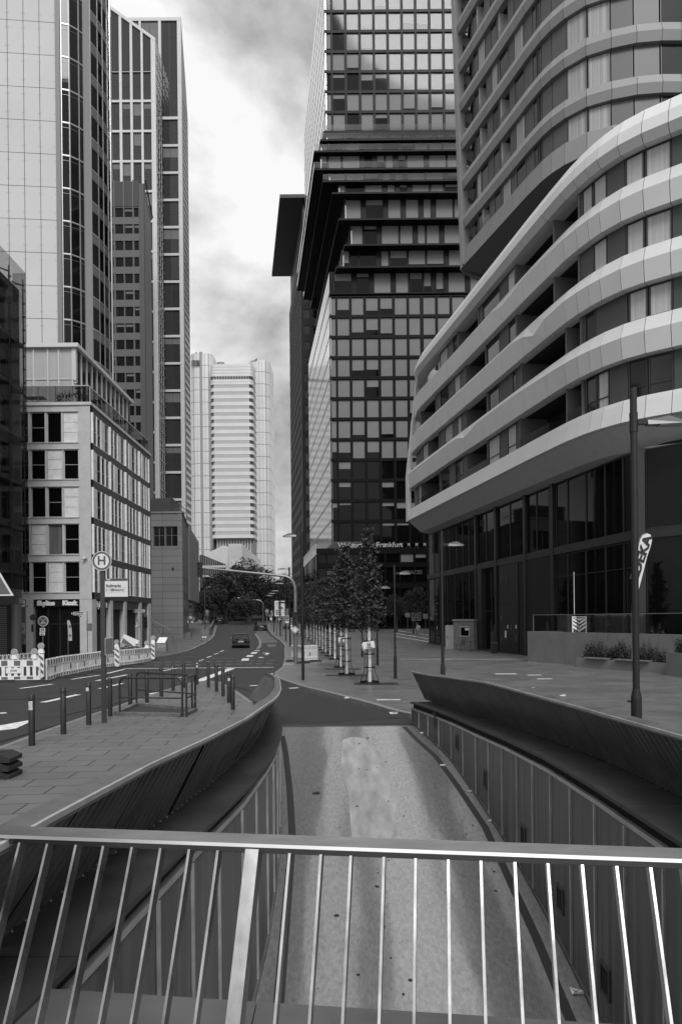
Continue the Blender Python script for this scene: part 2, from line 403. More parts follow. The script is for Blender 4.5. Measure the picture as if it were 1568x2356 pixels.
# ramp floor: worn concrete, streaked along the driving line
def ramp_mat():
    m = bpy.data.materials.new('ramp_concrete'); m.use_nodes = True; t = m.node_tree; b = t.nodes['Principled BSDF']; l = t.links.new
    def n_(ty, **kw):
        q = t.nodes.new(ty)
        for k, v in kw.items(): setattr(q, k, v)
        return q
    ge = n_('ShaderNodeNewGeometry'); mpn = n_('ShaderNodeMapping'); mpn.inputs['Scale'].default_value = (2.2, .18, 1); l(ge.outputs['Position'], mpn.inputs[0])
    a = n_('ShaderNodeTexNoise'); a.inputs['Scale'].default_value = 1.25; a.inputs['Detail'].default_value = 6; a.inputs['Roughness'].default_value = .55; a.inputs['Distortion'].default_value = .3; l(mpn.outputs[0], a.inputs['Vector'])
    m2 = n_('ShaderNodeMapping'); m2.inputs['Scale'].default_value = (3, 1.2, 1); l(ge.outputs['Position'], m2.inputs[0])
    c = n_('ShaderNodeTexNoise'); c.inputs['Scale'].default_value = 8; c.inputs['Detail'].default_value = 12; c.inputs['Roughness'].default_value = .75; l(m2.outputs[0], c.inputs['Vector'])
    # tyre lanes: dark tracks left and right of the middle
    sx = n_('ShaderNodeSeparateXYZ'); l(ge.outputs['Position'], sx.inputs[0])
    wv = n_('ShaderNodeMath', operation='MULTIPLY_ADD'); wv.inputs[1].default_value = .8; l(a.outputs['Fac'], wv.inputs[0]); l(sx.outputs['X'], wv.inputs[2])
    cu = n_('ShaderNodeFloatCurve'); 
    mr0 = n_('ShaderNodeMapRange'); mr0.inputs[1].default_value = -.9; mr0.inputs[2].default_value = 3.2; l(wv.outputs[0], mr0.inputs[0])
    cc = cu.mapping.curves[0]
    for px, py in ((.06, .46), (.14, .40), (.20, .42), (.26, .78), (.31, .74), (.37, .46), (.43, .60), (.50, .86), (.60, .84), (.68, .42), (.76, .34), (.83, .62), (.9, .58)): cc.points.new(px, py)
    cc.points[0].location = (-.0, .5); cc.points[-1].location = (1, .6); cu.mapping.update()
    l(mr0.outputs[0], cu.inputs['Value'])
    s1 = n_('ShaderNodeMath', operation='MULTIPLY_ADD'); s1.inputs[1].default_value = .75; s1.inputs[2].default_value = .12; l(c.outputs['Fac'], s1.inputs[0])
    s2 = n_('ShaderNodeMath', operation='MULTIPLY'); l(s1.outputs[0], s2.inputs[0]); l(cu.outputs[0], s2.inputs[1])
    r = n_('ShaderNodeMapRange'); r.inputs[1].default_value = .1; r.inputs[2].default_value = .62; r.inputs[3].default_value = .04; r.inputs[4].default_value = .40; l(s2.outputs[0], r.inputs[0])
    l(r.outputs[0], b.inputs['Base Color'])
    rr = n_('ShaderNodeMapRange'); rr.inputs[3].default_value = .75; rr.inputs[4].default_value = .5; l(s2.outputs[0], rr.inputs[0]); l(rr.outputs[0], b.inputs['Roughness'])
    bp = n_('ShaderNodeBump'); bp.inputs['Strength'].default_value = .25; bp.inputs['Distance'].default_value = .02; l(c.outputs['Fac'], bp.inputs['Height']); l(bp.outputs[0], b.inputs['Normal'])
    return m
rp = MB(); yy = [-8, 0, 2, 4, 6, 7, 8, 9, 10, 11, 12, 13, 14, 15, 15.7, GRATE]
for y0, y1 in zip(yy, yy[1:]):
    rp.poly([(lerp(LW, y0) + .02, y0, zr(y0)), (lerp(RW, y0) - .02, y0, zr(y0)), (lerp(RW, y1) - .02, y1, zr(y1)), (lerp(LW, y1) + .02, y1, zr(y1))])
structure('ramp_road', rp, ramp_mat())
# dark drainage strips along both walls, lighter repair patch
sb = MB()
LS = [(2, -.72), (7, -.67), (10.7, -.78), (12.5, -.95), (14.5, -1.18), (15.6, -1.34)]
RS = [(2, 2.15), (6.74, 2.2), (8.13, 2.24), (11, 2.24), (12.7, 2.08), (14.2, 1.9), (15.2, 1.65), (16.2, 1.44)]
for tab, w_ in ((LS, .115), (RS, .11)):
    ps = dense([(x, y) for y, x in tab], .4)
    for a, b in zip(ps, ps[1:]):
        sb.poly([(a.x - w_ / 2, a.y, zr(a.y) + .004), (a.x + w_ / 2, a.y, zr(a.y) + .004), (b.x + w_ / 2, b.y, zr(b.y) + .004), (b.x - w_ / 2, b.y, zr(b.y) + .004)])
structure('road_drain_strip', sb, mat('drain_tar', .02, .7, nv=.2))
def ramp_pt(u, v):
    q = P(u, v, 1.0); k = (EYE - q.z)          # z = EYE - k Y ; zr = -.15*(G-Y)-.03
    Y = (EYE + .15 * GRATE + .03) / (k + .15)
    return (q.x * Y, Y)
pt = [ramp_pt(595.8 + x * .3, 1474 + y * .3) for x, y in ((630, 800), (640, 762), (690, 744), (745, 740), (800, 752), (850, 782), (905, 840), (945, 905), (968, 930), (950, 950), (975, 985), (992, 1040), (1000, 1110), (1012, 1150), (1060, 1190), (1085, 1215), (1040, 1330), (1060, 1480), (900, 1600), (720, 1600), (700, 1400), (690, 1200), (650, 1060), (632, 940))]
pb = MB(); pb.poly([(x, y, zr(y) + .004) for x, y in pt])
structure('ramp_road_patch', pb, mat('patch_concrete', .265, .6, nv=.3, ns=2.2, stretch=(2.5, .6, 1), nd=9))

# drain grate across the top of the ramp
gt = thing('drain_grate', 'long slotted steel drain grate across the top of the concrete ramp', 'drain grate', (0, GRATE, 0))
g = MB(); g.box(-1.52, 1.66, GRATE + .0, GRATE + .04, -.10, -.026); g.box(-1.52, 1.70, GRATE + .30, GRATE + .34, -.10, -.026)
part('frame', g, mat('grate_steel', .10, .45, .8), gt)
g = MB()
for i in range(76): 
    x = -1.5 + i * .042; g.box(x, x + .022, GRATE + .04, GRATE + .30, -.06, -.03)
part('bars', g, MATS['grate_steel'], gt)
structure('ground_pit', MB().box(-1.5, 1.66, GRATE + .04, GRATE + .30, -.3, -.12), mat('black_void', .004, 1))

# ------------------------------------------------------------------ ramp walls, ledges, leaning parapets, front railing
M_STEEL = mat('wall_steel', .135, .5, .35, nv=.5, ns=1.6, stretch=(6, 6, .3), bump=.05, bs=20, nd=8)
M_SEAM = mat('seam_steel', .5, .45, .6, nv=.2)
M_LEDGE = mat('ledge_steel', .038, .5, .0, nv=.2, ns=2.5, bump=.04, bs=30)
M_CAP = mat('coping_steel', .14, .42, .35, nv=.25, ns=3.0, bump=.05, bs=25)
M_RIB = mat('ribbed_steel', .10, .5, .3, nv=.25, ns=2.5)
M_BLACK = mat('black_gap', .008, .9)
def retaining(label, W, Bs, Z, side, y0, y1, seams):
    t = thing('retaining_wall', label, 'wall', (lerp(W, 8), 8, 0))
    ys = [y0 + (y1 - y0) * i / 60 for i in range(61)]
    m = MB()
    for a, b in zip(ys, ys[1:]):
        for ya, yb in ((a, b),):
            p = [(lerp(W, ya), ya), (lerp(W, yb), yb)]
            o_ = .16 * side
            m.hexa([(p[0][0], ya, -3.4), (p[1][0], yb, -3.4), (p[1][0] + o_, yb, -3.4), (p[0][0] + o_, ya, -3.4)],
                   [(p[0][0], ya, lerp(Z, ya) - .16), (p[1][0], yb, lerp(Z, yb) - .16), (p[1][0] + o_, yb, lerp(Z, yb) - .16), (p[0][0] + o_, ya, lerp(Z, ya) - .16)])
    part('wall_panels', m, M_STEEL, t)
    sm_ = MB()
    for y in seams:
        x = lerp(W, y); sm_.box(min(x, x - side * .022), max(x, x - side * .022), y - .014, y + .014, zr(y) - .1, lerp(Z, y) - .2)
    part('seam_strips', sm_, M_SEAM, t)
    m = MB(); m2 = MB(); m3 = MB()
    for ii, (a, b) in enumerate(zip(ys, ys[1:])):
        if ii % 6 == 5: b -= .014
        xa, xb = lerp(W, a), lerp(W, b); za, zb = lerp(Z, a), lerp(Z, b); ba, bb = lerp(Bs, a) + side * .1, lerp(Bs, b) + side * .1
        i_ = -side * .05
        m.hexa([(xa + i_, a, za - .035), (xb + i_, b, zb - .035), (bb, b, zb - .035), (ba, a, za - .035)], [(xa + i_, a, za), (xb + i_, b, zb), (bb, b, zb), (ba, a, za)])
        m2.hexa([(xa - side * .012, a, za - .19), (xb - side * .012, b, zb - .19), (xb + side * .1, b, zb - .19), (xa + side * .1, a, za - .19)], [(xa - side * .012, a, za - .145), (xb - side * .012, b, zb - .145), (xb + side * .1, b, zb - .145), (xa + side * .1, a, za - .145)])
        m3.hexa([(xa + side * .03, a, za - .145), (xb + side * .03, b, zb - .145), (xb + side * .12, b, zb - .145), (xa + side * .12, a, za - .145)], [(xa + side * .03, a, za - .035), (xb + side * .03, b, zb - .035), (xb + side * .12, b, zb - .035), (xa + side * .12, a, za - .035)])
    part('ledge', m, M_LEDGE, t); part('top_trim', m2, M_SEAM, t); part('shadow_gap', m3, M_BLACK, t)
    # skirting rail at the foot
    m = MB()
    for a, b in zip(ys, ys[1:]):
        if a > GRATE: continue
        xa, xb = lerp(W, a), lerp(W, b); q = -side * .03
        m.hexa([(xa, a, zr(a) - .02), (xb, b, zr(b) - .02), (xb + q, b, zr(b) - .02), (xa + q, a, zr(a) - .02)], [(xa, a, zr(a) + .04), (xb, b, zr(b) + .04), (xb + q, b, zr(b) + .04), (xa + q, a, zr(a) + .04)])
    part('skirting', m, M_RIB, t)
    return t
lw = retaining('stained steel-clad wall on the left of the sunken ramp', LW, LB, LZ, -1, 1.6, 18.4, [2.2, 3.0, 3.7, 4.4, 5.1, 5.8, 6.6, 7.4, 8.2, 9.1, 10, 11, 12, 13, 14, 15, 16])
rw = retaining('stained steel-clad wall with wall lights on the right of the sunken ramp', RW, RB, RZ, 1, 1.6, 16.5, [2.2, 3.0, 3.8, 4.6, 5.35, 6.1, 6.84, 7.6, 8.35, 9.1, 9.85, 10.65, 11.4, 12.2, 13.05, 13.95, 14.7, 15.4, 16.0])
# end cap of the right wall and its recessed wall lights
part('end_panel', MB().hexa([(1.655, 16.5, -.2), (2.35, 16.5, -.2), (2.35, 16.62, -.2), (1.655, 16.62, -.2)], [(1.655, 16.5, .34), (2.35, 16.5, .34), (2.35, 16.62, .34), (1.655, 16.62, .34)]), M_STEEL, rw)
for y in (15.0, 13.5, 11.6, 9.55, 8.0, 6.6):
    x = lerp(RW, y); z = zr(y) + .52; n_ = MB()
    for z0, z1, a, b in ((z - .15, z - .12, y - .09, y + .09), (z + .12, z + .15, y - .09, y + .09)): n_.box(x - .02, x + .03, a, b, z0, z1)
    for a, b in ((y - .12, y - .09), (y + .09, y + .12)): n_.box(x - .02, x + .03, a, b, z - .15, z + .15)
    f = part('wall_light', n_, mat('light_frame', .09, .5, .6), rw)
    part('lens', MB().box(x - .012, x - .004, y - .09, y + .09, z - .12, z + .12), M_BLACK, f)
# rubbish stains: broken clad next to the first light
def parapet(label, Bt, Bz, Tt, Tz, side, ycuts, capw, loc):
    """side: -1 left of the ramp; the ribbed sheet leans over the ramp"""
    t = thing('parapet', label, 'parapet', loc)
    def bp_(y): return Vector((lerp(Bt, y), y, lerp(Bz, y)))
    def tp_(y): return Vector((lerp(Tt, y), y, lerp(Tz, y)))
    for a, b in zip(ycuts, ycuts[1:]):
        a2, b2 = a + .016, b - .016; n = max(4, int((b - a) / .032)); m = MB(); q = []
        for i in range(n + 1):
            y = a2 + (b2 - a2) * i / n
            p0, p1 = bp_(y), tp_(min(max(y, Tt[0][0]), Tt[-1][0]))
            tn = (bp_(y + .1) - bp_(y - .1)).normalized(); nr = tn.cross(p1 - p0).normalized() * (.018 if i % 4 < 2 else -.018)
            q.append((p0 + nr, p1 + nr))
        for i in range(n):
            m.poly([q[i][0], q[i + 1][0], q[i + 1][1], q[i][1]])
        for i in range(n):   # thickness towards the street side
            o_ = Vector((.05 * side, 0, 0)); m.poly([q[i][0] + o_, q[i][1] + o_, q[i + 1][1] + o_, q[i + 1][0] + o_])
        part('ribbed_panel', m, M_RIB, t)
        m = MB()
        for i in range(n):
            c0, c1 = q[i][0], q[i + 1][0]; s_ = -side
            m.add([c0 + Vector((0, 0, .004)), c1 + Vector((0, 0, .004)), c1 + Vector(((.03 if i % 4 < 2 else .004) * s_, 0, .004)), c0 + Vector(((.03 if i % 4 < 2 else .004) * s_, 0, .004))], [(0, 1, 2, 3)])
        part('foot_flashing', m, M_SEAM, t)
    ys = [ycuts[0] + (ycuts[-1] - ycuts[0]) * i / 50 for i in range(51)]
    # coping with joints
    for a, b in zip(ycuts[::2], ycuts[2::2] if len(ycuts) % 2 else list(ycuts[2::2]) + [ycuts[-1]]):
        m = MB(); k = 10; yy_ = [a + .002 + (b - a - .004) * i / k for i in range(k + 1)]
        for ya, yb in zip(yy_, yy_[1:]):
            A, B = tp_(ya), tp_(yb); i_ = Vector((-side * .03, 0, 0)); o_ = Vector((side * capw, 0, -.02 * 0)); c = Vector((-side * .012, 0, .03))
            m.hexa([A + i_ - Vector((0, 0, .03)), B + i_ - Vector((0, 0, .03)), B + o_ - Vector((0, 0, .05)), A + o_ - Vector((0, 0, .05))], [A + i_ + Vector((0, 0, .012)), B + i_ + Vector((0, 0, .012)), B + o_ + Vector((0, 0, .03)), A + o_ + Vector((0, 0, .03))])
        c = part('coping', m, M_CAP, t); m = MB()
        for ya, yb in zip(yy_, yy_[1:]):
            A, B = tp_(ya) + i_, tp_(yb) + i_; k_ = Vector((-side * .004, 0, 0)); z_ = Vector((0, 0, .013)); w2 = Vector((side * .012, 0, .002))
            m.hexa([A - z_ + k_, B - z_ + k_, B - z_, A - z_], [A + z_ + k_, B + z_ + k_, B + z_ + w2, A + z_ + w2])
        part('edge', m, M_SEAM, c)  # thin pale lip drawn in for the highlight along the coping's inner edge
    return t
parapet('ribbed dark steel parapet leaning over the left edge of the ramp', LB, LZ, LT, LTZ, -1, [2.3, 3.35, 4.43, 5.7, 6.9, 8.05, 9.2, 10.4, 11.6, 12.9, 14.2, 15.6, 17.1, 18.85], .085, (-1.6, 8, 0))
parapet('ribbed dark steel parapet leaning over the right edge of the ramp', RB, RZ, RT, RTZ, 1, [1.7, 2.9, 4.1, 5.35, 6.7, 8, 9.2, 10.6, 11.85, 13.0, 14.1, 15.1, 16.1, 16.95], .10, (3, 8, 0))
# ------------------------------------------------------------------ front railing (leans away over the ramp)
M_INOX = mat('brushed_stainless', .26, .22, 1.0, nv=.25, ns=2.0, stretch=(1, 6, 6), nd=8)
M_INOX2 = mat('satin_stainless', .48, .28, 1.0, nv=.35, ns=9, stretch=(1, 1, .5), nd=8)
def railY(x): return 2.44 - .15 * x
rl = thing('railing', 'stainless steel railing with flat bars leaning over the ramp in the foreground', 'railing', (0, 2.44, .84))
rd = Vector((1, -.15, 0)).normalized(); rn = Vector((-.15, -1, 0)).normalized()      # along the rail, towards the viewer
lean = rad(27)
ax_dn = (Vector((0, 0, -1)) * math.cos(lean) + rn * math.sin(lean)); ax_fr = (rn * math.cos(lean) + Vector((0, 0, 1)) * math.sin(lean))
def rail_box(m, A, B, wn, wd, ch, mi=0):
    """bar from A to B with cross-section wn (towards viewer) by wd (down the lean), chamfered"""
    ring = [(-wn, -wd + ch), (-wn + ch, -wd), (wn - ch, -wd), (wn, -wd + ch), (wn, wd - ch), (wn - ch, wd), (-wn + ch, wd), (-wn, wd - ch)]
    vs = [X + ax_fr * a + ax_dn * b for X in (A, B) for a, b in ring]
    m.add(vs, [(i, (i + 1) % 8, 8 + (i + 1) % 8, 8 + i) for i in range(8)] + [list(range(8))[::-1], list(range(8, 16))], mi)
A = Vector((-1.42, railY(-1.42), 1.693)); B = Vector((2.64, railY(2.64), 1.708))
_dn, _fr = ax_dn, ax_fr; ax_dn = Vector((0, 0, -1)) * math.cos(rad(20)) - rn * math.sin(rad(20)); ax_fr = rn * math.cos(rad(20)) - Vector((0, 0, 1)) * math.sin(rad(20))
m = MB(); rail_box(m, A, B, .036, .020, .0085); m.m[2] = 1; ax_dn, ax_fr = _dn, _fr; part('handrail', m, [M_INOX, mat('highlight_edge', .9, .12, 1.0, nv=.1, ns=3)], rl)  # upper bevel's sky highlight put in as a brighter metal face
def rail_x(u, v):
    k = P(u, v, 1.0).x; return 2.44 * k / (1 + .15 * k)
bars = [-8, 57, 120, 185, 247, 312, 377, 442, 507, 670, 741, 809, 884, 956, 1030, 1104, 1181, 1256, 1334, 1412, 1489, 1565]
def bar_mb(x, w_, d_):
    top = Vector((x, railY(x), 1.693)) + ax_dn * .02; bot = top + ax_dn * .92; m = MB()
    vs = [X + rd * a + ax_fr * b for X in (top, bot) for a, b in ((-w_, -d_), (w_, -d_), (w_, d_), (-w_, d_))]
    m.add(vs, [(3, 2, 1, 0), (4, 5, 6, 7), (0, 1, 5, 4), (1, 2, 6, 5), (2, 3, 7, 6), (3, 0, 4, 7)]); return m
for x in (1.23, 1.337, 1.444, 1.551, 1.658, 1.765, 2.03, 2.137, 2.244, 2.351, 2.458): part('baluster', bar_mb(x, .0046, .021), M_INOX2, rl)
for u in bars: part('baluster', bar_mb(rail_x(u, 1945), .0046, .021), M_INOX2, rl)
M_PST = mat('post_stainless', .5, .36, 1.0, nv=.35, ns=7, stretch=(1, 1, .4), nd=8)
part('post', bar_mb(rail_x(586, 1950), .024, .03), M_PST, rl)
part('post', bar_mb(1.92, .024, .03), M_PST, rl)
# ledge under the front railing
fl = thing('ledge', 'flat dark steel ledge below the stainless railing at the near edge of the ramp', 'ledge', (0, 2.4, 0))
def fy(x): return 2.86 - .13 * x
m = MB(); m.hexa([(-1.6, fy(-1.6), .86), (-.37, fy(-.37), .86), (-.37, 1.9, .86), (-1.6, 1.9, .86)], [(-1.6, fy(-1.6), .9), (-.37, fy(-.37), .9), (-.37, 1.9, .9), (-1.6, 1.9, .9)])
m.hexa([(-.365, fy(-.365), .86), (2.6, fy(2.6), .86), (2.6, 1.9, .86), (-.365, 1.9, .86)], [(-.365, fy(-.365), .9), (2.6, fy(2.6), .9), (2.6, 1.9, .9), (-.365, 1.9, .9)])
part('top_plate', m, mat('front_ledge_steel', .12, .5, .3, nv=.2, ns=3), fl)
part('fascia', MB().hexa([(-1.5, 2.2, -3), (2.5, 2.2, -3), (2.5, 1.95, -3), (-1.5, 1.95, -3)], [(-1.5, 2.95, .855), (2.5, 2.45, .855), (2.5, 1.95, .855), (-1.5, 1.95, .855)]), M_STEEL, fl)
# ------------------------------------------------------------------ facade kit
def glass(name, col=.012, rough=.04, bump=.03, bs=.35, spec=.5):
    return mat(name, col, rough, 0, bump=bump, bs=bs, spec=spec)
M_GL = glass('window_glass'); M_FRAME = mat('window_frame', .16, .45, .3); M_BLIND = mat('roller_blind', .30, .75, nv=.08, ns=.4, coat=.7)
M_INT = mat('dark_interior', .012, .9)
def pane(w_, h_, fr=.05, blind=0.0, dep=.06, mid=None, split=None):
    """window in local x-z, outside towards -y; materials 0 frame 1 glass 2 blind"""
    t = MB(); d0, d1 = -dep / 2, dep / 2
    for a, b, c, e_ in ((0, w_, 0, fr), (0, w_, h_ - fr, h_), (0, fr, fr, h_ - fr), (w_ - fr, w_, fr, h_ - fr)): t.box(a, b, d0, d1, c, e_, 0)
    if mid: t.box(fr, w_ - fr, d0 * .8, d1, h_ * mid - fr * .3, h_ * mid + fr * .3, 0)
    if split: t.box(w_ * split - fr * .5, w_ * split + fr * .5, d0 * .9, d1, fr, h_ - fr, 0)
    zb = h_ - fr - (h_ - 2 * fr) * blind
    if blind < .995: t.poly([(fr, .012, fr), (w_ - fr, .012, fr), (w_ - fr, .012, zb), (fr, .012, zb)], 1)
    if blind > .005: t.poly([(fr, .018, zb), (w_ - fr, .018, zb), (w_ - fr, .018, h_ - fr), (fr, .018, h_ - fr)], 2)
    return t
class WinSet:
    """windows of one building: the largest ones are parts of their own, the remainder one part"""
    def __init__(s, root, mats, cap=95, name='window'): s.root, s.mats, s.cap, s.name, s.items = root, mats, cap, name, []
    def add(s, F, sa, z, n, w_, h_, **k):
        p = F.pt(sa, z, n); s.items.append((w_ * h_ / max(1, p.y) ** 2 * abs(F.n.dot(Vector((p.x, p.y, 0)).normalized())), p, F.rz, (round(w_, 3), round(h_, 3), tuple(sorted(k.items())))))
    def grid(s, F, cols, rows, n, fn):
        for i, (za, zb) in enumerate(rows):
            for j, (a, b) in enumerate(cols):
                k = fn(i, j)
                if k is not None: s.add(F, a, za, n, b - a, zb - za, **k)
    def finish(s):
        s.items.sort(key=lambda t: -t[0]); cache = {}; rest = MB(); off = root_off(s.root)
        for i, (_, p, rz, key) in enumerate(s.items):
            if key not in cache:
                t = pane(key[0], key[1], **dict(key[2])); cache[key] = [t, None]
            c = cache[key]
            if i < s.cap:
                if c[1] is None: c[1] = c[0].mesh(s.name, s.mats)
                obj(s.name, c[1], s.root, p - off, rz)
            else: rest.sub(c[0], Matrix.Translation(p) @ Matrix.Rotation(rz, 4, 'Z'))
        if rest.v:
            o = part(s.name, rest, s.mats, s.root); o['kind'] = 'stuff'
def grid_frame(m, F, S0, S1, Z0, Z1, cols, rows, n0, n1, mi=0, pin=.015, mp_=None):
    zz = [Z0] + [z for r in rows for z in r] + [Z1]
    for a, b in zip(zz[::2], zz[1::2]):
        if b - a > .001: m.fbox(F, S0, S1, a, b, n0, n1, mi)
    ss = [S0] + [q for c in cols for q in c] + [S1]
    for za, zb in rows:
        for a, b in zip(ss[::2], ss[1::2]):
            if b - a > .001: m.fbox(F, a, b, za, zb, n0, n1 - pin, mi if mp_ is None else mp_)
def cols_from(F, us, v=1200):
    s = [F.s_at(u, v) for u in us]
    return list(zip(s[::2], s[1::2]))

# ------------------------------------------------------------------ kiosk building
KX = -18.22
kb_ = thing('apartment_building', 'grey stone corner building with a kiosk on its ground floor and a glazed penthouse', 'building', (KX, 51, -.3))
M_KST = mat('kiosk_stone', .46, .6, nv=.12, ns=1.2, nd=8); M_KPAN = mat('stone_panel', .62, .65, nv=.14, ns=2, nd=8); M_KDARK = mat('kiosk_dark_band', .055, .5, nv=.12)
M_KFR = mat('kiosk_frame', .6, .4, .5, nv=.1); M_DGL = glass('black_glass', .004, .06, .0, spec=.2)
M_CURT = mat('curtain', .10, .7, nv=.4, ns=1.2, stretch=(9, 9, .2), coat=.6)
FF = Fr((-24.5, 51), (KX, 51)); FS = Fr((KX, 51.0), (KX, 67.0))
zk = lambda v: zat(106, v, 51)
rowv = [(655, 858), (905, 1103), (1153, 1355), (1400, 1603), (1652, 1855)]
rows = [(zk(721.3 + b * .3461), zk(721.3 + a * .3461)) for a, b in rowv][::-1]
ROOF = zk(933); GF = zk(1379)
cs = [xat(u, 1100, 51) + 24.5 for u in (47.5, 66, 71.3, 104.5, 109, 142.5, 146.5, 181.5)]; fcols = list(zip(cs[::2], cs[1::2]))
m = MB()
m.box(-24.5, KX - .42, 51.42, 66.9, -.6, ROOF - .4, 1)
S1 = FF.len - .003
grid_frame(m, FF, 0, FF.len, GF, ROOF, fcols, rows, -.4, 0, 0)
pt_ = [['w', 'b', 'p'], ['w', 'p', 'w'], ['b', 'w', 'p'], ['p', 'c', 'w'], ['w', 'p', 'w']][::-1]
ws = WinSet(kb_, [M_KFR, M_DGL, M_CURT], 99)
pn = []
for i, (za, zb) in enumerate(rows):
    for j, (a, b) in enumerate(fcols):
        k = (['w'] + pt_[i])[j]
        fb = MB()
        for (c, d, e_, f_) in ((a - .06, b + .06, za - .06, za - .005), (a - .06, b + .06, zb + .005, zb + .06)): fb.fbox(FF, c, d, e_, f_, -.02, .05)
        pn.append(fb)
        if k == 'p':
            q = MB()
            for h in range(3): q.fbox(FF, a + .02, b - .02, za + (zb - za) * h / 3 + .012, za + (zb - za) * (h + 1) / 3 - .012, -.12, -.06)
            part('stone_panel', q, M_KPAN, kb_)
        elif k == 'c': ws.add(FF, a, za, -.14, b - a, zb - za, fr=.05, blind=.98)
        else: ws.add(FF, a, za, -.14, b - a, zb - za, fr=.06, mid=.5 if k == 'w' else None)
q = MB()
for t in pn: q.sub(t)
each('window_surround', q, M_KFR, kb_)
# street side: four bays of windows and panels between projecting fins
by = [KX_ * -1 for KX_ in ()]
bays = [18.22 * 1600 / (784 - u) - 51 for u in (214.5, 255, 290.5, 322, 345)]
cols_s = []
for a, b in zip(bays, bays[1:]):
    wd = (b - a - .3) / 4
    cols_s += [(a + .28 + wd * k, a + .28 + wd * (k + 1) - .08) for k in range(4)]
zs_ = lambda v: zat(214, v, 51.3)
ms = MB()
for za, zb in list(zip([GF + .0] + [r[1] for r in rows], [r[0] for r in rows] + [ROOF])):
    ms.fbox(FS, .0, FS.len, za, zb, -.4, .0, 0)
rr = RN
patt = ['wppw wpww', 'pwww']
fin = MB()
for i, (za0, zb0) in enumerate(rows):
    za, zb = za0, zb0
    for b in bays[:-1]:
        fin.fbox(FS, b, b + .16, za, zb, -.35, .13)
    fin.fbox(FS, bays[-1] - .12, bays[-1] + .02, za, zb, -.35, .1)
    for j, (a, b) in enumerate(cols_s):
        k = 'wpww wwpw wwpw wpww'.replace(' ', '')[(j + i * 5 + (i % 2) * 2) % 16]
        if k == 'w':
            ws.add(FS, a, za + .02, -.035, b - a, zb - za - .04, fr=.05, mid=.42)
            fin.fbox(FS, b + .02, b + .07, za, zb, -.3, .05)
        else:
            q = MB()
            for h in range(3): q.fbox(FS, a, b, za + (zb - za) * h / 3 + .012, za + (zb - za) * (h + 1) / 3 - .012, -.12, .0)
            part('stone_panel', q, M_KPAN, kb_)
ws.finish()
each('fin', fin, mat('fin_stone', .72, .6, nv=.1), kb_)
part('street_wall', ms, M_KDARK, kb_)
# ground floor columns, corner pier
cp = MB(); z0 = -.55
uu = [(60, 77), (184, 212)]
for a, b in uu: cp.fbox(FF, xat(a, 1440, 51) + 24.5, min(FF.len - .002, xat(b, 1440, 51) + 24.5), z0, GF, -.5, -.004)
for u0, u1 in ((214, 223), (255, 261), (287, 292.5), (322, 327), (342, 349.5)):
    a, b = [18.22 * 1600 / (784 - u) - 51 for u in (u0, u1)]
    cp.fbox(FS, a + .003, b, z0, GF, -.6, -.006)
cp.fbox(FF, FF.len - .9, FF.len - .001, GF + .002, ROOF - .003, .004, .02)
each('column', cp, mat('column_stone', .46, .6, nv=.1, ns=1.5), kb_)
part('wall', m, [M_KST, M_INT], kb_)
# roof slab, penthouse, terrace glass
q = MB(); q.box(-24.6, KX + .10, 50.9, 67.1, ROOF, ROOF + .22); part('terrace_slab', q, mat('pale_slab', .50, .6, nv=.1), kb_)
PX, PY, PT = -20.35, 54.0, zat(178, 800, 54)
q = MB(); q.box(-24.6, PX + .25, PY - .25, 68.2, PT, PT + .3); part('penthouse_roof', q, mat('pale_roof', .55, .5), kb_)
FP1 = Fr((-24.5, PY), (PX, PY)); FP2 = Fr((PX, PY), (PX, 68))
q = MB()
for u in (10, 31, 58, 79.5, 112, 137, 169): 
    s = xat(u, 1000, PY) + 24.5; q.fbox(FP1, s - .06, s + .06, ROOF + .2, PT, -.12, .02)
q.fbox(FP1, FP1.len - .32, FP1.len, ROOF + .2, PT, -.3, .03); q.fbox(FP1, 0, FP1.len - .33, zat(130, 872, PY) - .04, zat(130, 872, PY) + .04, -.1, 0)
for k in range(1, 12): q.fbox(FP2, k * 1.18 - .05, k * 1.18 + .05, ROOF + .2, PT, -.1, .03)
part('penthouse_frame', q, mat('pale_frame', .55, .4, .3), kb_)
q = MB().fbox(FP1, 0, FP1.len - .33, ROOF + .2, PT, -.10, -.06); part('penthouse_curtain', q, mat('penthouse_curtain', .36, .5, nv=.12, ns=1.5, stretch=(7, 7, .1), coat=1), kb_)
q = MB().fbox(FP2, .01, FP2.len, ROOF + .2, PT - .02, -.10, -.05); part('penthouse_glass', q, glass('penthouse_dark', .02, .05, .02), kb_)
q = MB().box(-24.4, PX - .5, PY + .5, 67.5, ROOF + .2, PT - .05); part('penthouse_core', q, M_INT, kb_)
GT = zat(148, 890, 51.3)
q = MB().box(-24.5, KX - .2, 51.17, 51.2, ROOF + .22, GT); q.box(KX - .2, KX - .17, 51.2, 67, ROOF + .22, GT)
part('glass_balustrade', q, glass_sheet('balustrade_glass', .62), kb_)
q = MB().box(-24.5, KX - .14, 51.14, 51.23, GT, GT + .06); q.box(KX - .23, KX - .14, 51.23, 67, GT, GT + .06)
for k in range(5): q.box(-23.4 + k * 1.27, -23.36 + k * 1.27, 51.21, 51.26, ROOF + .2, GT)
for k in range(13): q.box(KX - .25, KX - .20, 51.9 + k * 1.2, 51.94 + k * 1.2, ROOF + .2, GT)
part('balustrade_rail', q, M_KFR, kb_)
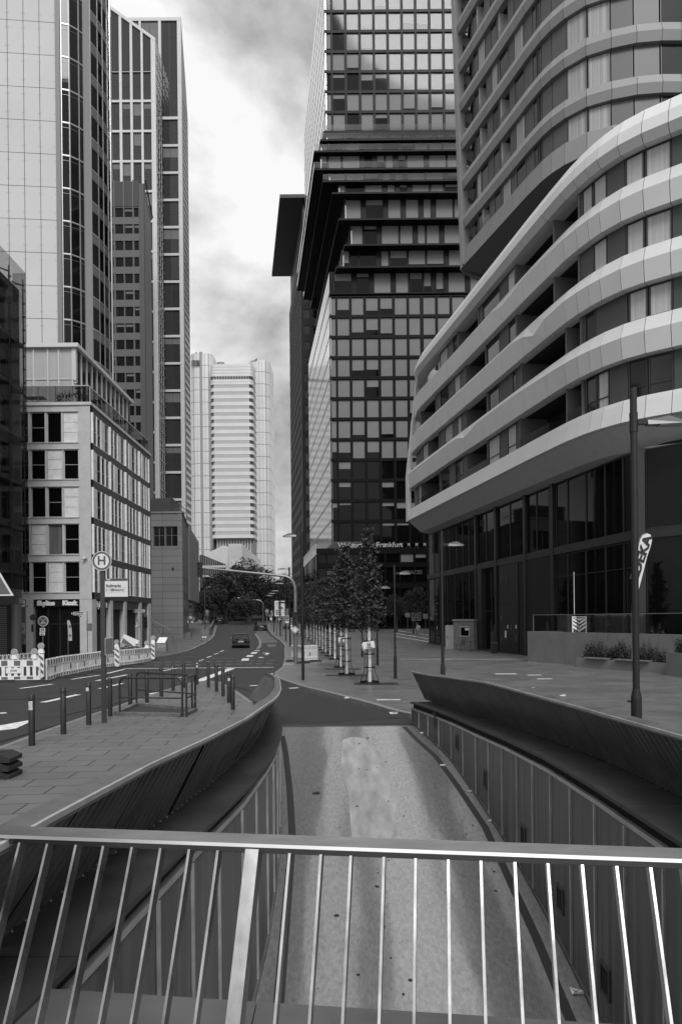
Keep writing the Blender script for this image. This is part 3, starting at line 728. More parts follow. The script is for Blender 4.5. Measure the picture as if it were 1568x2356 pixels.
# kiosk front: black fascia with lettering, glazing behind a roller grille, frames
KA = (xat(77, 1440, 51) + 24.5); KB_ = (xat(184, 1440, 51) + 24.5)
SGN0, SGN1 = zk(721.3 + 1950 * .3461), zk(721.3 + 1903 * .3461)
q = MB().fbox(FF, KA, KB_, SGN0, SGN1, -.4, -.1); f = part('sign_fascia', q, mat('sign_black', .006, .4), kb_)
M_LET = mat('letter_white', .75, .5)
q = MB().sub(text_mb('Skyline', .46, .03, .030, 1.0), Matrix.Translation((xat(105.3, 1388, 51), 50.98 + .08, (SGN0 + SGN1) / 2))); part('lettering', q, M_LET, f); q = MB()
q.sub(text_mb('Kiosk', .46, .03, .030, 1.0), Matrix.Translation((xat(160, 1388, 51), 50.98 + .08, (SGN0 + SGN1) / 2)))
part('lettering', q, M_LET, f)
q = MB().fbox(FF, KA, KB_, -.5, SGN0, -.5, -.42); part('shop_glass', q, glass('shop_glass', .006, .06, .0), kb_)
q = MB()
for s in (KA + .12, KA + .95, (KA + KB_) / 2 + .1, KB_ - .1): q.fbox(FF, s - .04, s + .04, -.5, SGN0, -.41, -.36)
q.fbox(FF, KA, KB_, zk(1436) - .03, zk(1436) + .03, -.41, -.37)
part('shop_frame', q, mat('shop_frame', .05, .5, .4), kb_)
q = MB()
for k in range(46):
    a = KA + (KB_ - KA) * k / 46
    for (x0, zA, zB) in ((a, -.4, SGN0 - .02),):
        p0 = FF.pt(a, zA, -.33); h = 0
        q.fbox(FF, a, a + .012, zA, zB, -.34, -.335)
for k in range(44): q.fbox(FF, KA, KB_, -.4 + k * .1, -.388 + k * .1, -.333, -.328)
part('roller_grille', q, mat('grille_grey', .045, .5, .5), kb_)
# poster shop window to the left (ice cream advert), newspaper sign
PA, PB = xat(27, 1440, 51), xat(58, 1440, 51)
q = MB().box(-24.5, xat(61, 1440, 51), 51.15, 51.3, -.5, GF); part('shop_glass', q, MATS['shop_glass'], kb_)
q = MB().box(PA, PB, 51.05, 51.12, zk(1482), zk(1433)); ps = part('poster', q, mat('poster_grey', .30, .5, nv=.08), kb_)
q = MB().sub(text_mb('EISKALT', .22, .006, .008), Matrix.Translation(((PA + PB) / 2, 51.04, zk(1448)))); part('lettering', q, mat('print_black', .01, .5), ps)
q = MB().sub(text_mb('Coca-Cola', .17, .006, .0, .9, shear=.3), Matrix.Translation(((PA + PB) / 2, 51.04, zk(1439)))); part('logo', q, mat('print_grey', .10, .5), ps)
q = MB().disc((PB - .16, 51.04, zk(1464)), .2, (0, 1, 0), .02, 24); q.box(PA + .1, PB - .1, 51.035, 51.05, zk(1482), zk(1469)); part('picture', q, MATS['print_grey'], ps)
q = MB().box(xat(38, 1390, 50.5), xat(57, 1390, 50.5), 50.4, 50.55, zk(1396), zk(1381)); ns_ = part('newspaper_sign', q, mat('sign_white', .62, .45), kb_)
q = MB().sub(text_mb('dschau', .2, .006, .006, .8), Matrix.Translation((xat(48.5, 1390, 50.4), 50.39, zk(1389)))); q.box(xat(40, 1390, 50.4), xat(55, 1390, 50.4), 50.385, 50.395, zk(1384.5), zk(1383.5)); part('lettering', q, MATS['print_black'], ns_)
# street side ground floor: grille, second sign, doors, louvre
y_ = lambda u: 18.22 * 1600 / (784 - u) - 51
q = MB().fbox(FS, y_(223), y_(252), GF - .75, GF - .02, -.4, -.12); f = part('sign_fascia', q, MATS['sign_black'], kb_)
R90 = Matrix.Rotation(rad(90), 4, 'Z')
q = MB().sub(text_mb('Skyline Kiosk', .62, .03, .02, .72), Matrix.Translation((KX - .10, 51 + (y_(223) + y_(252)) / 2, GF - .38)) @ R90); part('lettering', q, M_LET, f)
q = MB().fbox(FS, y_(223), y_(255), -.5, GF - .75, -.42, -.36)
part('shop_glass', q, MATS['shop_glass'], kb_)
q = MB()
for k in range(28): q.fbox(FS, y_(225), y_(244), -.3 + k * .12, -.25 + k * .12, -.34, -.32)
for k in range(12): 
    a = y_(225) + (y_(244) - y_(225)) * k / 12; q.fbox(FS, a, a + .05, -.3, 3.1, -.32, -.30)
part('roller_grille', q, mat('grille_side', .06, .45, .6), kb_)
for u0, u1, mm in ((261, 268, M_DGL), (268, 286, M_KST), (292.5, 300, M_DGL), (300, 321, M_KST)):
    part('door_panel', MB().fbox(FS, y_(u0), y_(u1), -.5, GF - .55, -.9, -.8), mm, kb_)
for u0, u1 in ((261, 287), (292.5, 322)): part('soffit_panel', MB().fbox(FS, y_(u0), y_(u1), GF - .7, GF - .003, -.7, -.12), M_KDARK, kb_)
q = MB()
for k in range(30): q.fbox(FS, y_(327), y_(342), -.4 + k * .155, -.3 + k * .155, -.3, -.15)
part('louvre', q, mat('louvre_grey', .14, .5, .3), kb_); part('louvre_back', MB().fbox(FS, y_(327), y_(342), -.5, GF - .002, -.5, -.4), M_INT, kb_)
q = MB().fbox(FS, FS.len - .06, FS.len, z0, ROOF - .004, -.38, .02); part('corner_post', q, M_KDARK, kb_)
q = MB().box(xat(197, 1320, 50.8) - .14, xat(197, 1320, 50.8) + .12, 50.72, 50.86, zk(1285.5), zk(1282)); q.ball((xat(192, 1286, 50.7), 50.72, zk(1287)), .09)
part('camera_lamp', q, mat('sign_white', .6), kb_)

# ------------------------------------------------------------------ dark office block with a second glass skin, far left
LXg, LXi, LY1, LYI = -20.15, -21.0, 45.0, 45.9
lo = thing('office_building', 'dark office block behind a bolted outer glass skin at the left edge of the picture', 'building', (LXi, 40, -.3))
FI = Fr((LXi, 20), (LXi, LYI)); FG = Fr((LXg, 20), (LXg, LY1))
TOPI = zat(52, 668, LYI); TOPG = zat(66, 628, 45)
fl_v = [792, 898, 1008, 1114, 1216, 1318]; fz = [zat(56, v, 44.6) for v in fl_v]
m = MB(); m.box(-32, LXi - .45, 20, LYI - .1, 4.0, TOPI - .2, 1)
wr = []; zz = [4.6] + fz[::-1] + [TOPI]
rws = [(a + .55, b - .45) for a, b in zip(zz, zz[1:])]
cl_ = [(20.3 + k * 1.35 - 20, 20.3 + k * 1.35 + 1.1 - 20) for k in range(18)]
grid_frame(m, FI, 0, FI.len, 4.0, TOPI, cl_, rws, -.4, 0, 0)
part('wall', m, [mat('office_dark', .06, .5, nv=.15), M_INT], lo)
ws = WinSet(lo, [mat('office_frame', .12, .4, .4), glass('office_glass', .006, .04), M_CURT], 60)
ws.grid(FI, cl_, rws, -.2, lambda i, j: dict(fr=.05, mid=.75, blind=RN.choice([0, 0, 0, .3])) if j > 8 else None); ws.finish()
m = MB()
for z in fz: m.fbox(FI, 0, FI.len - .9, z - .12, z + .12, .02, .62)
each('walkway', m, mat('walkway_steel', .09, .5, .5), lo)
pn = MB()
yy = [45 - 1.9 * k for k in range(13)]
for a, b in zip(yy[1:], yy):
    for z0_, z1_ in zip([4.5] + fz[::-1], fz[::-1] + [TOPG]): pn.box(LXg - .012, LXg, a + .015, b - .015, z0_ + .015, z1_ - .015)
part('glass_skin', pn, glass_sheet('skin_glass', .82, .35), lo)
pn = MB().box(LXg - .85, LXg - .02, LY1 - .012, LY1, 4.5, TOPG); part('end_glass', pn, glass_sheet('skin_glass_end', .75), lo)
m = MB()
for y in yy[:7]:
    m.tube([(LXg - .14, y - .12, 4.4), (LXg - .14, y - .12, TOPG - .5)], .045, 8)
    for z in [fz[-1] - 2.2 + .85 * k for k in range(26)]:
        if z < TOPG - .6: m.box(LXg - .2, LXg - .01, y - .16, y - .08, z, z + .07)
    for z in fz: m.tube([(LXi, y - .12, z + .14), (LXg - .1, y - .12, z + .14)], .04, 6)
    m.tube([(LXi, y - .12, TOPI + .1), (LXg - .1, y - .12, TOPG - .9)], .05, 6)
for z in fz:
    m.tube([(LXg - .16, 22, z - .1), (LXg - .16, 44.95, z - .1)], .05, 8)
part('bracket', m, mat('bracket_steel', .07, .4, .3), lo)
# canopy, shutter, columns and balcony rail at street level
part('canopy', MB().box(LXi - 1, LXi + .12, 20, 45.2, zat(50, 1399, 45), 4.2), mat('canopy_dark', .03, .5), lo)
q = MB()
for k in range(28): q.fbox(FI, 10, 23.2, -.2 + k * .13, -.12 + k * .13, .22, .27)
part('roller_shutter', q, mat('shutter', .12, .5, .4), lo); part('shutter_back', MB().fbox(FI, 10, 24.3, -.5, 3.5, -.2, .2), M_INT, lo)
q = MB().tube([(LXi + .35, 44.2, -.5), (LXi + .35, 44.2, 3.6)], .35, 16); part('column', q, mat('office_column', .07, .5), lo, True)
q = MB()
for k in range(7): q.box(-21.32, -20.56, 45.05, 45.08, 4.5 + k * .22, 4.53 + k * .22)
for x in (-21.3, -20.62): q.box(x, x + .05, 45.02, 45.09, 4.35, 6.0)
part('balcony_rail', q, M_KFR, lo)

# ------------------------------------------------------------------ tower with pale glass panels and a curved dark glass corner
ct = thing('office_tower', 'curved glass tower with pale panels on its flat side and dark windows round its corner', 'tower', (-31, 80, 0))
ringz = [zat(154, 53 + 75.7 * k, 78) for k in range(-2, 14)][::-1]
FW = Fr((-52, 76.0), (-31.35, 77.95))
m = MB(); pw = 1.72; k = 0; s1 = FW.len
while s1 > 0.2:
    s0 = max(0, s1 - pw)
    for za, zb in zip(ringz, ringz[1:]): m.fbox(FW, s0 + .03, s1 - .03, za + .03, zb - .03, -.1, 0)
    s1 = s0
each('panel', m, mat('pale_glass_panel', .50, .16, nv=.05, ns=.12, coat=.5, bump=.02, bs=.2), ct)
q = MB(); s1 = FW.len
for j in range(8):
    for za, zb in zip(ringz, ringz[1:]):
        for a in (.22, .78):
            for s in (FW.len - j * pw - .14, FW.len - j * pw - pw + .14):
                p = FW.pt(s, za + (zb - za) * a, .0); q.box(p.x - .035, p.x + .035, p.y - .03, p.y + .02, p.z - .035, p.z + .035)
part('panel_bolts', q, mat('bolt', .3, .4, .8), ct)
m = MB().prism([(-52, 76.15), (-31.2, 78.1), (-30.7, 78.15), (-28.2, 82.5), (-27.85, 85.5), (-36, 92), (-52, 92)], -.5, 84); part('core', m, mat('core_grey', .05, .6), ct)
ang = [0, 16, 32, 40, 52, 66, 77, 90]
cpt = [(-30.75 + 3.05 * math.sin(rad(a)), 84.4 - 6.4 * math.cos(rad(a))) for a in ang] + [(-27.7, 86.0)]
m = MB().box(-31.33, -30.8, 77.85, 78.05, 0, 84); part('corner_strip', m, mat('corner_metal', .22, .35, .5), ct)
ws = WinSet(ct, [mat('tower_frame', .3, .35, .6), glass('tower_glass', .006, .03, .05, .8, .22), M_BLIND], 97)
ws2 = WinSet(ct, [MATS['tower_frame'], glass('tower_glass_side', .004, .05, .05, .8, .04), M_BLIND], 97, 'side_window')
m = MB(); m2 = MB()
for j, (a, b) in enumerate(zip(cpt, cpt[1:])):
    F = Fr(a, b)
    for za, zb in zip(ringz, ringz[1:]):
        if j == 3: continue
        sp = 1.05 if j > 3 else .0
        (ws if j < 3 else ws2).add(F, .03, za + .06, -.02, F.len - .06, zb - za - .12 - sp, fr=.035, mid=(.86 if j < 3 else None), split=None)
        if sp: m2.fbox(F, .02, F.len - .02, zb - sp, zb - .05, -.06, .01)
        m.fbox(F, 0, F.len, zb - .055, zb + .055, -.06, .035)
    m.fbox(F, -.02, .05, -.5, 84, -.05, .05)
F = Fr(cpt[3], cpt[4]); m.fbox(F, .03, F.len - .03, -.5, 84, -.06, -.01)
ws.finish(); ws2.finish()
part('mullions', m, mat('mullion_metal', .36, .35, .6), ct); each('spandrel', m2, mat('spandrel_grey', .10, .35, nv=.08), ct)
q = MB().tube([(-27.62, 85.2, 0), (-27.62, 85.2, 84)], .14, 10); part('edge_tube', q, mat('edge_inox', .55, .25, .9), ct, True)

# ------------------------------------------------------------------ stone-gridded high-rises behind
M_GRID = mat('pale_grid_stone', .56, .6, nv=.06, ns=.5); M_HGL = glass('highrise_glass', .042, .05, .03, .15, .3); M_HFR = mat('highrise_frame', .03, .5)
M_HBL = mat('highrise_blind', .14, .7, coat=.2, nv=.2, ns=.3)
def z1(x): return x * .33263
def flat_tower(label, Y, uL, uR, colu, rowv, vtop, side, name='office_tower', frame=M_GRID, extra_top=None, wmat=None, dep=.5, fr=.12, sidemat=None, mid=None, split=None):
    X0, X1 = xat(uL, 700, Y), xat(uR, 700, Y)
    t = thing(name, label, 'tower', (X1, Y, 0))
    F = Fr((X0, Y), (X1, Y)); Z1 = zat(uR, vtop, Y)
    cols = [(xat(a, 700, Y) - X0, xat(b, 700, Y) - X0) for a, b in colu]
    rows = sorted([(zat(uR, b, Y), zat(uR, a, Y)) for a, b in rowv])
    return t, F, X0, X1, Z1, cols, rows
colu = [(z1(a), z1(b)) for a, b in ((640, 692), (712, 766), (786, 840), (858, 915), (932, 990), (1005, 1060))]
rv = [(z1(495 + 208.5 * k), z1(688 + 208.5 * k)) for k in range(0, 16)]
t4, F4, X0, X1, Z1_, cols, rows = flat_tower('pale grid-fronted tower with a roof sloping down to the right', 165, z1(640), z1(1092), colu, rv, z1(495), 0)
m = MB(); grid_frame(m, F4, 0, F4.len, -.5, rows[-1][1] + .1, cols, rows, -.5, 0)
# sloped top storey
zt = lambda x: zat(z1(x), z1(40 + (x - 785) * .72), 165)
zb_ = rows[-1][1] + .1; ztop_row = zat(300, z1(475), 165)
ed = [0] + [q for c in cols for q in c] + [F4.len]; xs_ = lambda s: (s / F4.len) * (1092 - 640) + 640
for a, b in zip(ed[::2], ed[1::2]):
    p = [F4.pt(a, 0, -.5), F4.pt(b, 0, -.5), F4.pt(b, 0, -.015), F4.pt(a, 0, -.015)]
    m.hexa([(q.x, q.y, zb_ + .0) for q in p], [(p[0].x, p[0].y, zt(xs_(a)) - .8), (p[1].x, p[1].y, zt(xs_(b)) - .8), (p[2].x, p[2].y, zt(xs_(b)) - .8), (p[3].x, p[3].y, zt(xs_(a)) - .8)])
p = [F4.pt(0, 0, -.5), F4.pt(F4.len, 0, -.5), F4.pt(F4.len, 0, .02), F4.pt(0, 0, .02)]
za, zb2 = zt(xs_(0)), zt(xs_(F4.len))
m.hexa([(p[0].x, p[0].y, za - .8), (p[1].x, p[1].y, zb2 - .8), (p[2].x, p[2].y, zb2 - .8), (p[3].x, p[3].y, za - .8)], [(p[0].x, p[0].y, za), (p[1].x, p[1].y, zb2), (p[2].x, p[2].y, zb2), (p[3].x, p[3].y, za)])
part('grid_front', m, M_GRID, t4)
q = MB()
for a, b in cols:
    q.poly([F4.pt(a, zb_, -.3), F4.pt(b, zb_, -.3), F4.pt(b, zt(xs_(b)) - .8, -.3), F4.pt(a, zt(xs_(a)) - .8, -.3)])
part('top_glazing', q, M_HGL, t4)
ws = WinSet(t4, [M_HFR, M_HGL, M_HBL], 60); ws.grid(F4, cols, rows, -.3, lambda i, j: dict(fr=.12, mid=.52, blind=RN.choice([0, 0, 0, .2, .45]))); ws.finish()
q = MB(); SZ = zb2
for k in range(60):
    z = SZ - 3.6 - k * 2.35
    if z > 0: q.box(X1 - .4, X1 + .06, 165.02, 171.3, z, z + .16)
for y in (166.2, 168, 169.8): q.box(X1 - .4, X1 + .05, y, y + .12, 0, SZ - .5)
part('side_bars', q, M_GRID, t4)
q = MB().box(X0, X1 - .02, 165.52, 171.4, -.5, SZ - .5); part('core', q, glass('side_glass', .03, .06, .02, .1, .4), t4)
# taller tower behind
colu = [(z1(a), z1(b)) for a, b in ((900, 978), (994, 1113), (1132, 1243))]
t5, F5, X0, X1, Z1_, cols, rows = flat_tower('tallest pale grid-fronted tower, its flat roof behind the sloping one', 171.5, z1(880), z1(1270), colu, [(z1(140), z1(805))] + [(z1(824 + 188.5 * k), z1(996 + 188.5 * k)) for k in range(0, 17)], z1(118), 0)
m = MB(); grid_frame(m, F5, 0, F5.len, -.5, Z1_, cols, rows, -.5, 0); part('grid_front', m, M_GRID, t5)
ws = WinSet(t5, [M_HFR, M_HGL, M_HBL], 60)
for i, (za, zb) in enumerate(rows):
    for a, b in cols:
        if zb - za > 30:
            n = 8
            for k in range(n): ws.add(F5, a, za + (zb - za) * k / n, -.3, b - a, (zb - za) / n, fr=.2, split=.5)
        else: ws.add(F5, a, za, -.3, b - a, zb - za, fr=.1, split=.5, mid=.5, blind=RN.choice([0, 0, .25, .4]))
ws.finish()
SX = X1
q = MB(); zA, zB = zat(422, 42, 171.5), zat(434, 193, 176.5)
q.add([(X1 - .02, 172.05, -.5), (X1 - .02, 178.6, -.5), (X1 - .02, 178.6, zB - 8), (X1 - .02, 176.5, zB), (X1 - .02, 172.05, zA - .1), (X0, 172.05, -.5), (X0, 178.6, -.5), (X0, 178.6, zB - 8), (X0, 176.5, zB), (X0, 172.05, zA - .1)],
      [(0, 1, 2, 3, 4), (9, 8, 7, 6, 5), (0, 5, 6, 1), (1, 6, 7, 2), (2, 7, 8, 3), (3, 8, 9, 4), (4, 9, 5, 0)])
part('side_wall', q, mat('side_panel', .30, .5, nv=.1), t5)
q = MB()
for k in range(75):
    z = 2 + k * 1.75
    if z < zB - 6: q.box(X1 - .05, X1 + .05, 172.6, 177.8, z, z + .75)
part('side_windows', q, mat('side_window', .13, .15), t5)['kind'] = 'stuff'
# slimmer grey tower in front
t6, F6, X0, X1, Z1_, cols, rows = flat_tower('slim grey tower with a louvred top and dark square windows', 150, z1(740), z1(1003), [(z1(a), z1(b)) for a, b in ((740, 792), (802, 859), (867, 922), (932, 966))], [(z1(1436), z1(1500))] + [(z1(1549 + 114.3 * k), z1(1615 + 114.3 * k)) for k in range(0, 30)], z1(1252), 0)
M_GREY = mat('tower_grey_panel', .09, .5, nv=.06, ns=.4)
m = MB(); grid_frame(m, F6, 0, xat(z1(968), 700, 150) - X0, -.5, rows[-1][1] + .3, cols, rows, -.4, 0); part('spandrel_front', m, M_GREY, t6)
part('corner_pier', MB().fbox(F6, xat(z1(968), 700, 150) - X0 + .01, F6.len, -.5, zat(320, z1(1270), 150), -.4, .08), mat('pier_dark', .06, .5, nv=.08), t6)
ws = WinSet(t6, [M_HFR, glass('slim_glass', .004, .06, .02, spec=.2), M_HBL], 80); ws.grid(F6, cols, rows, -.25, lambda i, j: dict(fr=.07, blind=RN.choice([0, 0, 0, 0, 0, .3]))); ws.finish()
q = MB(); zt_ = zat(300, z1(1252), 150); zb_ = zat(300, z1(1432), 150)
for k in range(26): q.fbox(F6, 0, xat(z1(966), 700, 150) - X0, zb_ + (zt_ - zb_) * k / 26, zb_ + (zt_ - zb_) * (k + .55) / 26, -.35, 0)
for u in (797, 862, 926): q.fbox(F6, xat(z1(u), 700, 150) - X0 - .12, xat(z1(u), 700, 150) - X0 + .12, zb_, zt_ + .2, -.3, .05)
part('louvres', q, mat('louvre_dark', .10, .5, .2), t6)
zs0, zs1 = zat(333, 424, 150), zat(349, 512, 155.6)
q = MB().add([(X1 - .05, 150.5, -.5), (X1 - .05, 155.8, -.5), (X1 - .05, 155.8, zs1), (X1 - .05, 150.5, zs0), (X0, 150.5, -.5), (X0, 155.8, -.5), (X0, 155.8, zs1), (X0, 150.5, zs0)], [(0, 1, 2, 3), (7, 6, 5, 4), (0, 4, 5, 1), (1, 5, 6, 2), (2, 6, 7, 3), (3, 7, 4, 0)])
part('side_wall', q, mat('slim_side', .2, .5, nv=.08), t6)
q = MB().tube([(X1 + .3, 150, zs0 + 1), (X1 + .3, 156, zs1 + 1.2)], .12, 6)
for k in range(9): q.tube([(X1 - .1, 150.3 + k * .65, zs0 - .3 - (zs0 - zs1) * k / 9), (X1 + .3, 150.3 + k * .65, zs0 + 1 - (zs0 - zs1) * k / 9)], .08, 5)
part('cleaning_rail', q, M_HFR, t6)
# ------------------------------------------------------------------ low stone building, ribbed building, far street front
M_LST = paving('x_unused', .1, 1, 1) if False else None
def block_stone(name, col, bw_, bh_, mort=.35):
    """coursed stone cladding on walls (u along the wall, v up)"""
    m = bpy.data.materials.new(name); m.use_nodes = True; t = m.node_tree; b = t.nodes['Principled BSDF']; l = t.links.new
    c = t.nodes.new('ShaderNodeTexCoord'); s = t.nodes.new('ShaderNodeSeparateXYZ'); l(c.outputs['Object'], s.inputs[0])
    a = t.nodes.new('ShaderNodeMath'); a.operation = 'ADD'; l(s.outputs['X'], a.inputs[0]); l(s.outputs['Y'], a.inputs[1])
    k = t.nodes.new('ShaderNodeCombineXYZ'); l(a.outputs[0], k.inputs['X']); l(s.outputs['Z'], k.inputs['Y'])
    br = t.nodes.new('ShaderNodeTexBrick'); br.offset = 0; br.inputs['Scale'].default_value = 1; br.inputs['Brick Width'].default_value = bw_; br.inputs['Row Height'].default_value = bh_; br.inputs['Mortar Size'].default_value = .03
    for i, q in enumerate((col * .9, col * 1.08, col * mort)): br.inputs[i + 1].default_value = (q, q, q, 1)
    l(k.outputs[0], br.inputs['Vector']); l(br.outputs['Color'], b.inputs['Base Color']); b.inputs['Roughness'].default_value = .7
    return m
M_LST = block_stone('coursed_stone', .155, 2.6, .92)
ls = thing('stone_building', 'low building of coursed grey stone with one wide dark window beside the slim tower', 'building', (-20.4, 90, -.3))
A7, B7, C7 = (-20.4, 90), (-22.6, 103.3), (-25.6, 125)
FL = Fr((-34, 90), A7); FLs = Fr(A7, B7); T7 = zat(420, 1181, 90)
wc = [(xat(353, 1250, 90) + 34, xat(379, 1250, 90) + 34), (xat(380.5, 1250, 90) + 34, xat(408.5, 1250, 90) + 34)]; wr = [(zat(380, 1257, 90), zat(380, 1211, 90))]
m = MB(); grid_frame(m, FL, 0, FL.len, -1, T7, wc, wr, -.5, 0); m.fbox(FLs, .002, FLs.len, -1, T7 - .003, -.5, 0); part('wall', m, M_LST, ls)
ws = WinSet(ls, [M_FRAME, M_DGL, M_BLIND]); ws.grid(FL, wc, wr, -.25, lambda i, j: dict(fr=.07, mid=.55, split=.5)); ws.finish()
m = MB(); m.prism([(-34, 90.6), (-21, 90.6), (-23.1, 103), (-34, 103)], -1, T7 - .1); part('roof', m, M_INT, ls)
m = MB().fbox(FL, FL.len - 4, FL.len + .1, T7, T7 + .25, -1, .1); m.fbox(FLs, .0, FLs.len, T7 + .004, T7 + .25, -.9, .1); part('cornice', m, M_LST, ls)
m = MB()
m.fbox(FL, xat(395, 1330, 90) + 34, FL.len - 1.1, zat(400, 1313, 90), zat(400, 1306, 90), -.1, .01)
for k in range(6): m.fbox(FLs, 2.0, 3.4, 3 + k * 2.2, 4.1 + k * 2.2, -.1, .012); m.fbox(FLs, 6.0, 7.4, 3 + k * 2.2, 4.1 + k * 2.2, -.1, .012); m.fbox(FLs, 10., 11.4, 3 + k * 2.2, 4.1 + k * 2.2, -.1, .012)
part('side_openings', m, mat('opening_dark', .02, .4), ls)
RX0, RX1 = xat(346, 1160, 92), xat(393, 1160, 92)
m = MB(); H0, H1 = zat(380, 1180, 92), zat(380, 1145, 92)
for k in range(14): m.box(RX0 - 3, RX1, 92, 92.3, H0 + (H1 - H0) * k / 14, H0 + (H1 - H0) * (k + .6) / 14)
m.box(RX0 - 3, RX1, 92.32, 97, T7, H1); part('plant_room', m, mat('plant_room_grey', .08, .5), ls)
m = MB()
for k in range(7): m.tube([(RX1 + .1, 92 + k * .8, T7 + .2), (RX1 + .9, 92 + k * .8, T7 + 1.2)], .03, 5)
m.tube([(RX1 + .05, 92, H1), (RX1 + 1.2, 98, T7 + 1.2)], .05, 6); part('roof_rail', m, M_FRAME, ls)
# outer stairs with a rail on the street front
m = MB()
for k in range(9): m.box(-25.0, -21.6 + .0 - k * .38, 87.2 + k * .3, 87.5 + k * .3 + .02, -.4, .0 + k * .28)
part('stair', m, M_CON, ls)
m = MB()
for x in (-24.8, -23.6, -22.4, -21.3): m.tube([(x, 87.3, .0), (x, 87.3, 1.2 + (-21.3 - x) * .55)], .03, 6)
m.tube([(-24.8, 87.3, 3.1), (-21.3, 87.3, 1.2)], .03, 6); part('stair_rail', m, M_FRAME, ls)
rb_ = thing('ribbed_building', 'grey building with vertical ribs hanging over the left pavement beyond the stone building', 'building', (-24, 114, 0))
FR_ = Fr(B7, C7); TA, TB = zat(434.5, 1211, 103.3), zat(457, 1247, 125); BO = zat(446, 1384, 114)
m = MB(); n = 26
for k in range(n):
    a, b = FR_.len * k / n, FR_.len * (k + 1) / n
    m.fbox(FR_, a, a + (b - a) * .55, BO, TA, -.5, .25); m.fbox(FR_, a + (b - a) * .55, b, BO, TA, -.5, -.1)
part('ribbed_wall', m, mat('rib_grey', .16, .6, nv=.08), rb_)
m = MB().prism([(-23.2, 103.3), (-26.1, 125), (-40, 125), (-40, 103.3)], BO, TA - .1); part('core', m, mat('rib_core', .14, .6), rb_)
m = MB().prism([(-25.4, 104), (-28.0, 125), (-40, 125), (-40, 104)], -1, BO); part('ground_floor', m, mat('ground_floor_dark', .02, .3), rb_)

# ------------------------------------------------------------------ silver twin-core tower far down the street
M_SILV = mat('silver_panel', .60, .38, .15, nv=.05, ns=.15); M_SILD = mat('silver_joint', .26, .5)
st = thing('silver_tower', 'tall silver tower with rounded corners at the end of the street', 'tower', (-62, 400, 2))
def rrect(x0, x1, y0, y1, r, n=5):
    p = []
    for cx, cy, a0 in ((x0 + r, y0 + r, 180), (x1 - r, y0 + r, 270), (x1 - r, y1 - r, 0), (x0 + r, y1 - r, 90)):
        p += [(cx + r * math.cos(rad(a0 + 90 * k / n)), cy + r * math.sin(rad(a0 + 90 * k / n))) for k in range(n + 1)]
    return p
def ringwall(m, pl, zs, gap=.12, vj=None):
    for a, b in zip(zs, zs[1:]): m.prism(pl, a + gap / 2, b - gap / 2)
def shrink(pl, d):
    cx = sum(x for x, y in pl) / len(pl); cy = sum(y for x, y in pl) / len(pl)
    return [(cx + (x - cx) * (1 - d / max(.1, abs(x - cx) + .1)), cy + (y - cy) * (1 - d / max(.1, abs(y - cy) + .1))) for x, y in pl]
xs4 = lambda zx, Y=400: xat(407.7 + zx * .319, 1100, Y)
zs4 = lambda zy, Y=400, zx=300: zat(407.7 + zx * .319, 784 + zy * .319, Y)
for (a, b, top, Y, d, slot) in ((93, 262, 88, 402, 26, 178), (517, 672, 136, 408, 30, None)):
    x0, x1 = xs4(a + 2, Y), xs4(b, Y); pl = rrect(x0, x1, Y, Y + d, 4); zt_ = zs4(top, Y, (a + b) / 2)
    q = MB(); zsl = [zt_ - 7.1 * k for k in range(0, 21)][::-1]; ringwall(q, pl, [0] + [z for z in zsl if z > 1], .25)
    part('core_cladding', q, M_SILV, st)
    q = MB().prism(shrink(pl, .35), 0, zt_ - .3)
    # vertical joints
    for k in range(1, 6): 
        x = x0 + (x1 - x0) * k / 6; q.box(x - .08, x + .08, Y - .03, Y + .4, 0, zt_ - .2)
    if slot: q.box(xs4(slot, Y) - .75, xs4(slot, Y) + .75, Y - .25, Y + 1, 20, zt_ + .6)
    part('core_joints', q, M_SILD, st)
MY = 395; x0, x1 = xs4(242, MY), xs4(552, MY); zt_ = zs4(168, MY); zb_ = zs4(1425, MY)
pl = rrect(x0, x1, MY, MY + 36, 2.6)
rowz = [268] + [328 + (1387 - 328) * k / 21 for k in range(22)]
rws = sorted([(zs4(r + 11, MY), zs4(r - 12, MY)) for r in rowz])
q = MB(); zz = [zb_] + [z for r in rws for z in r] + [zt_]
for a, b in zip(zz[::2], zz[1::2]):
    n = max(1, round((b - a) / 1.9))
    for k in range(n): q.prism(pl, a + (b - a) * k / n + .07, a + (b - a) * (k + 1) / n - .07)
part('front_cladding', q, M_SILV, st)
part('joints', MB().prism(shrink(pl, .4), zb_, zt_ - .1), M_SILD, st)
FM = Fr((x0 + 2.2, MY), (x1 - 2.2, MY)); wn = 13; sw = FM.len / wn
ws = WinSet(st, [M_SILV, mat('silver_window', .42, .25, coat=.3), M_HFR], 96)
for i, (za, zb) in enumerate(rws):
    for k in range(wn): ws.add(FM, sw * k + .12, za, -.04, sw - .24, zb - za, fr=.12, blind=1.0 if i == len(rws) - 1 else 0)
ws.finish()
q = MB()
for za, zb in rws:
    q.box(x1 - 2.1, x1 - .15, MY + .6, MY + 34, za + .1, zb - .1)
    for k in range(3): q.box(x1 - 2.0 + k * .5, x1 - 1.8 + k * .5, MY + .02 + k * .25, MY + .3 + k * .3, za + .1, zb - .1)
    q.box(x0 + .5, x0 + 1.4, MY + .3, MY + .7, za + .1, zb - .1)
each('corner_glazing', q, mat('corner_dark', .04, .3), st)
q = MB().prism([(xs4(272, MY), MY + 3), (xs4(545, MY), MY + 3), (xs4(545, MY), MY + 30), (xs4(272, MY), MY + 30)], 0, zb_); part('recessed_base', q, mat('silver_base', .16, .4), st)
q = MB()
for k in range(13): x = xs4(280 + k * 20, MY); q.box(x - .2, x + .2, MY + 2.4, MY + 3.2, 0, zb_)
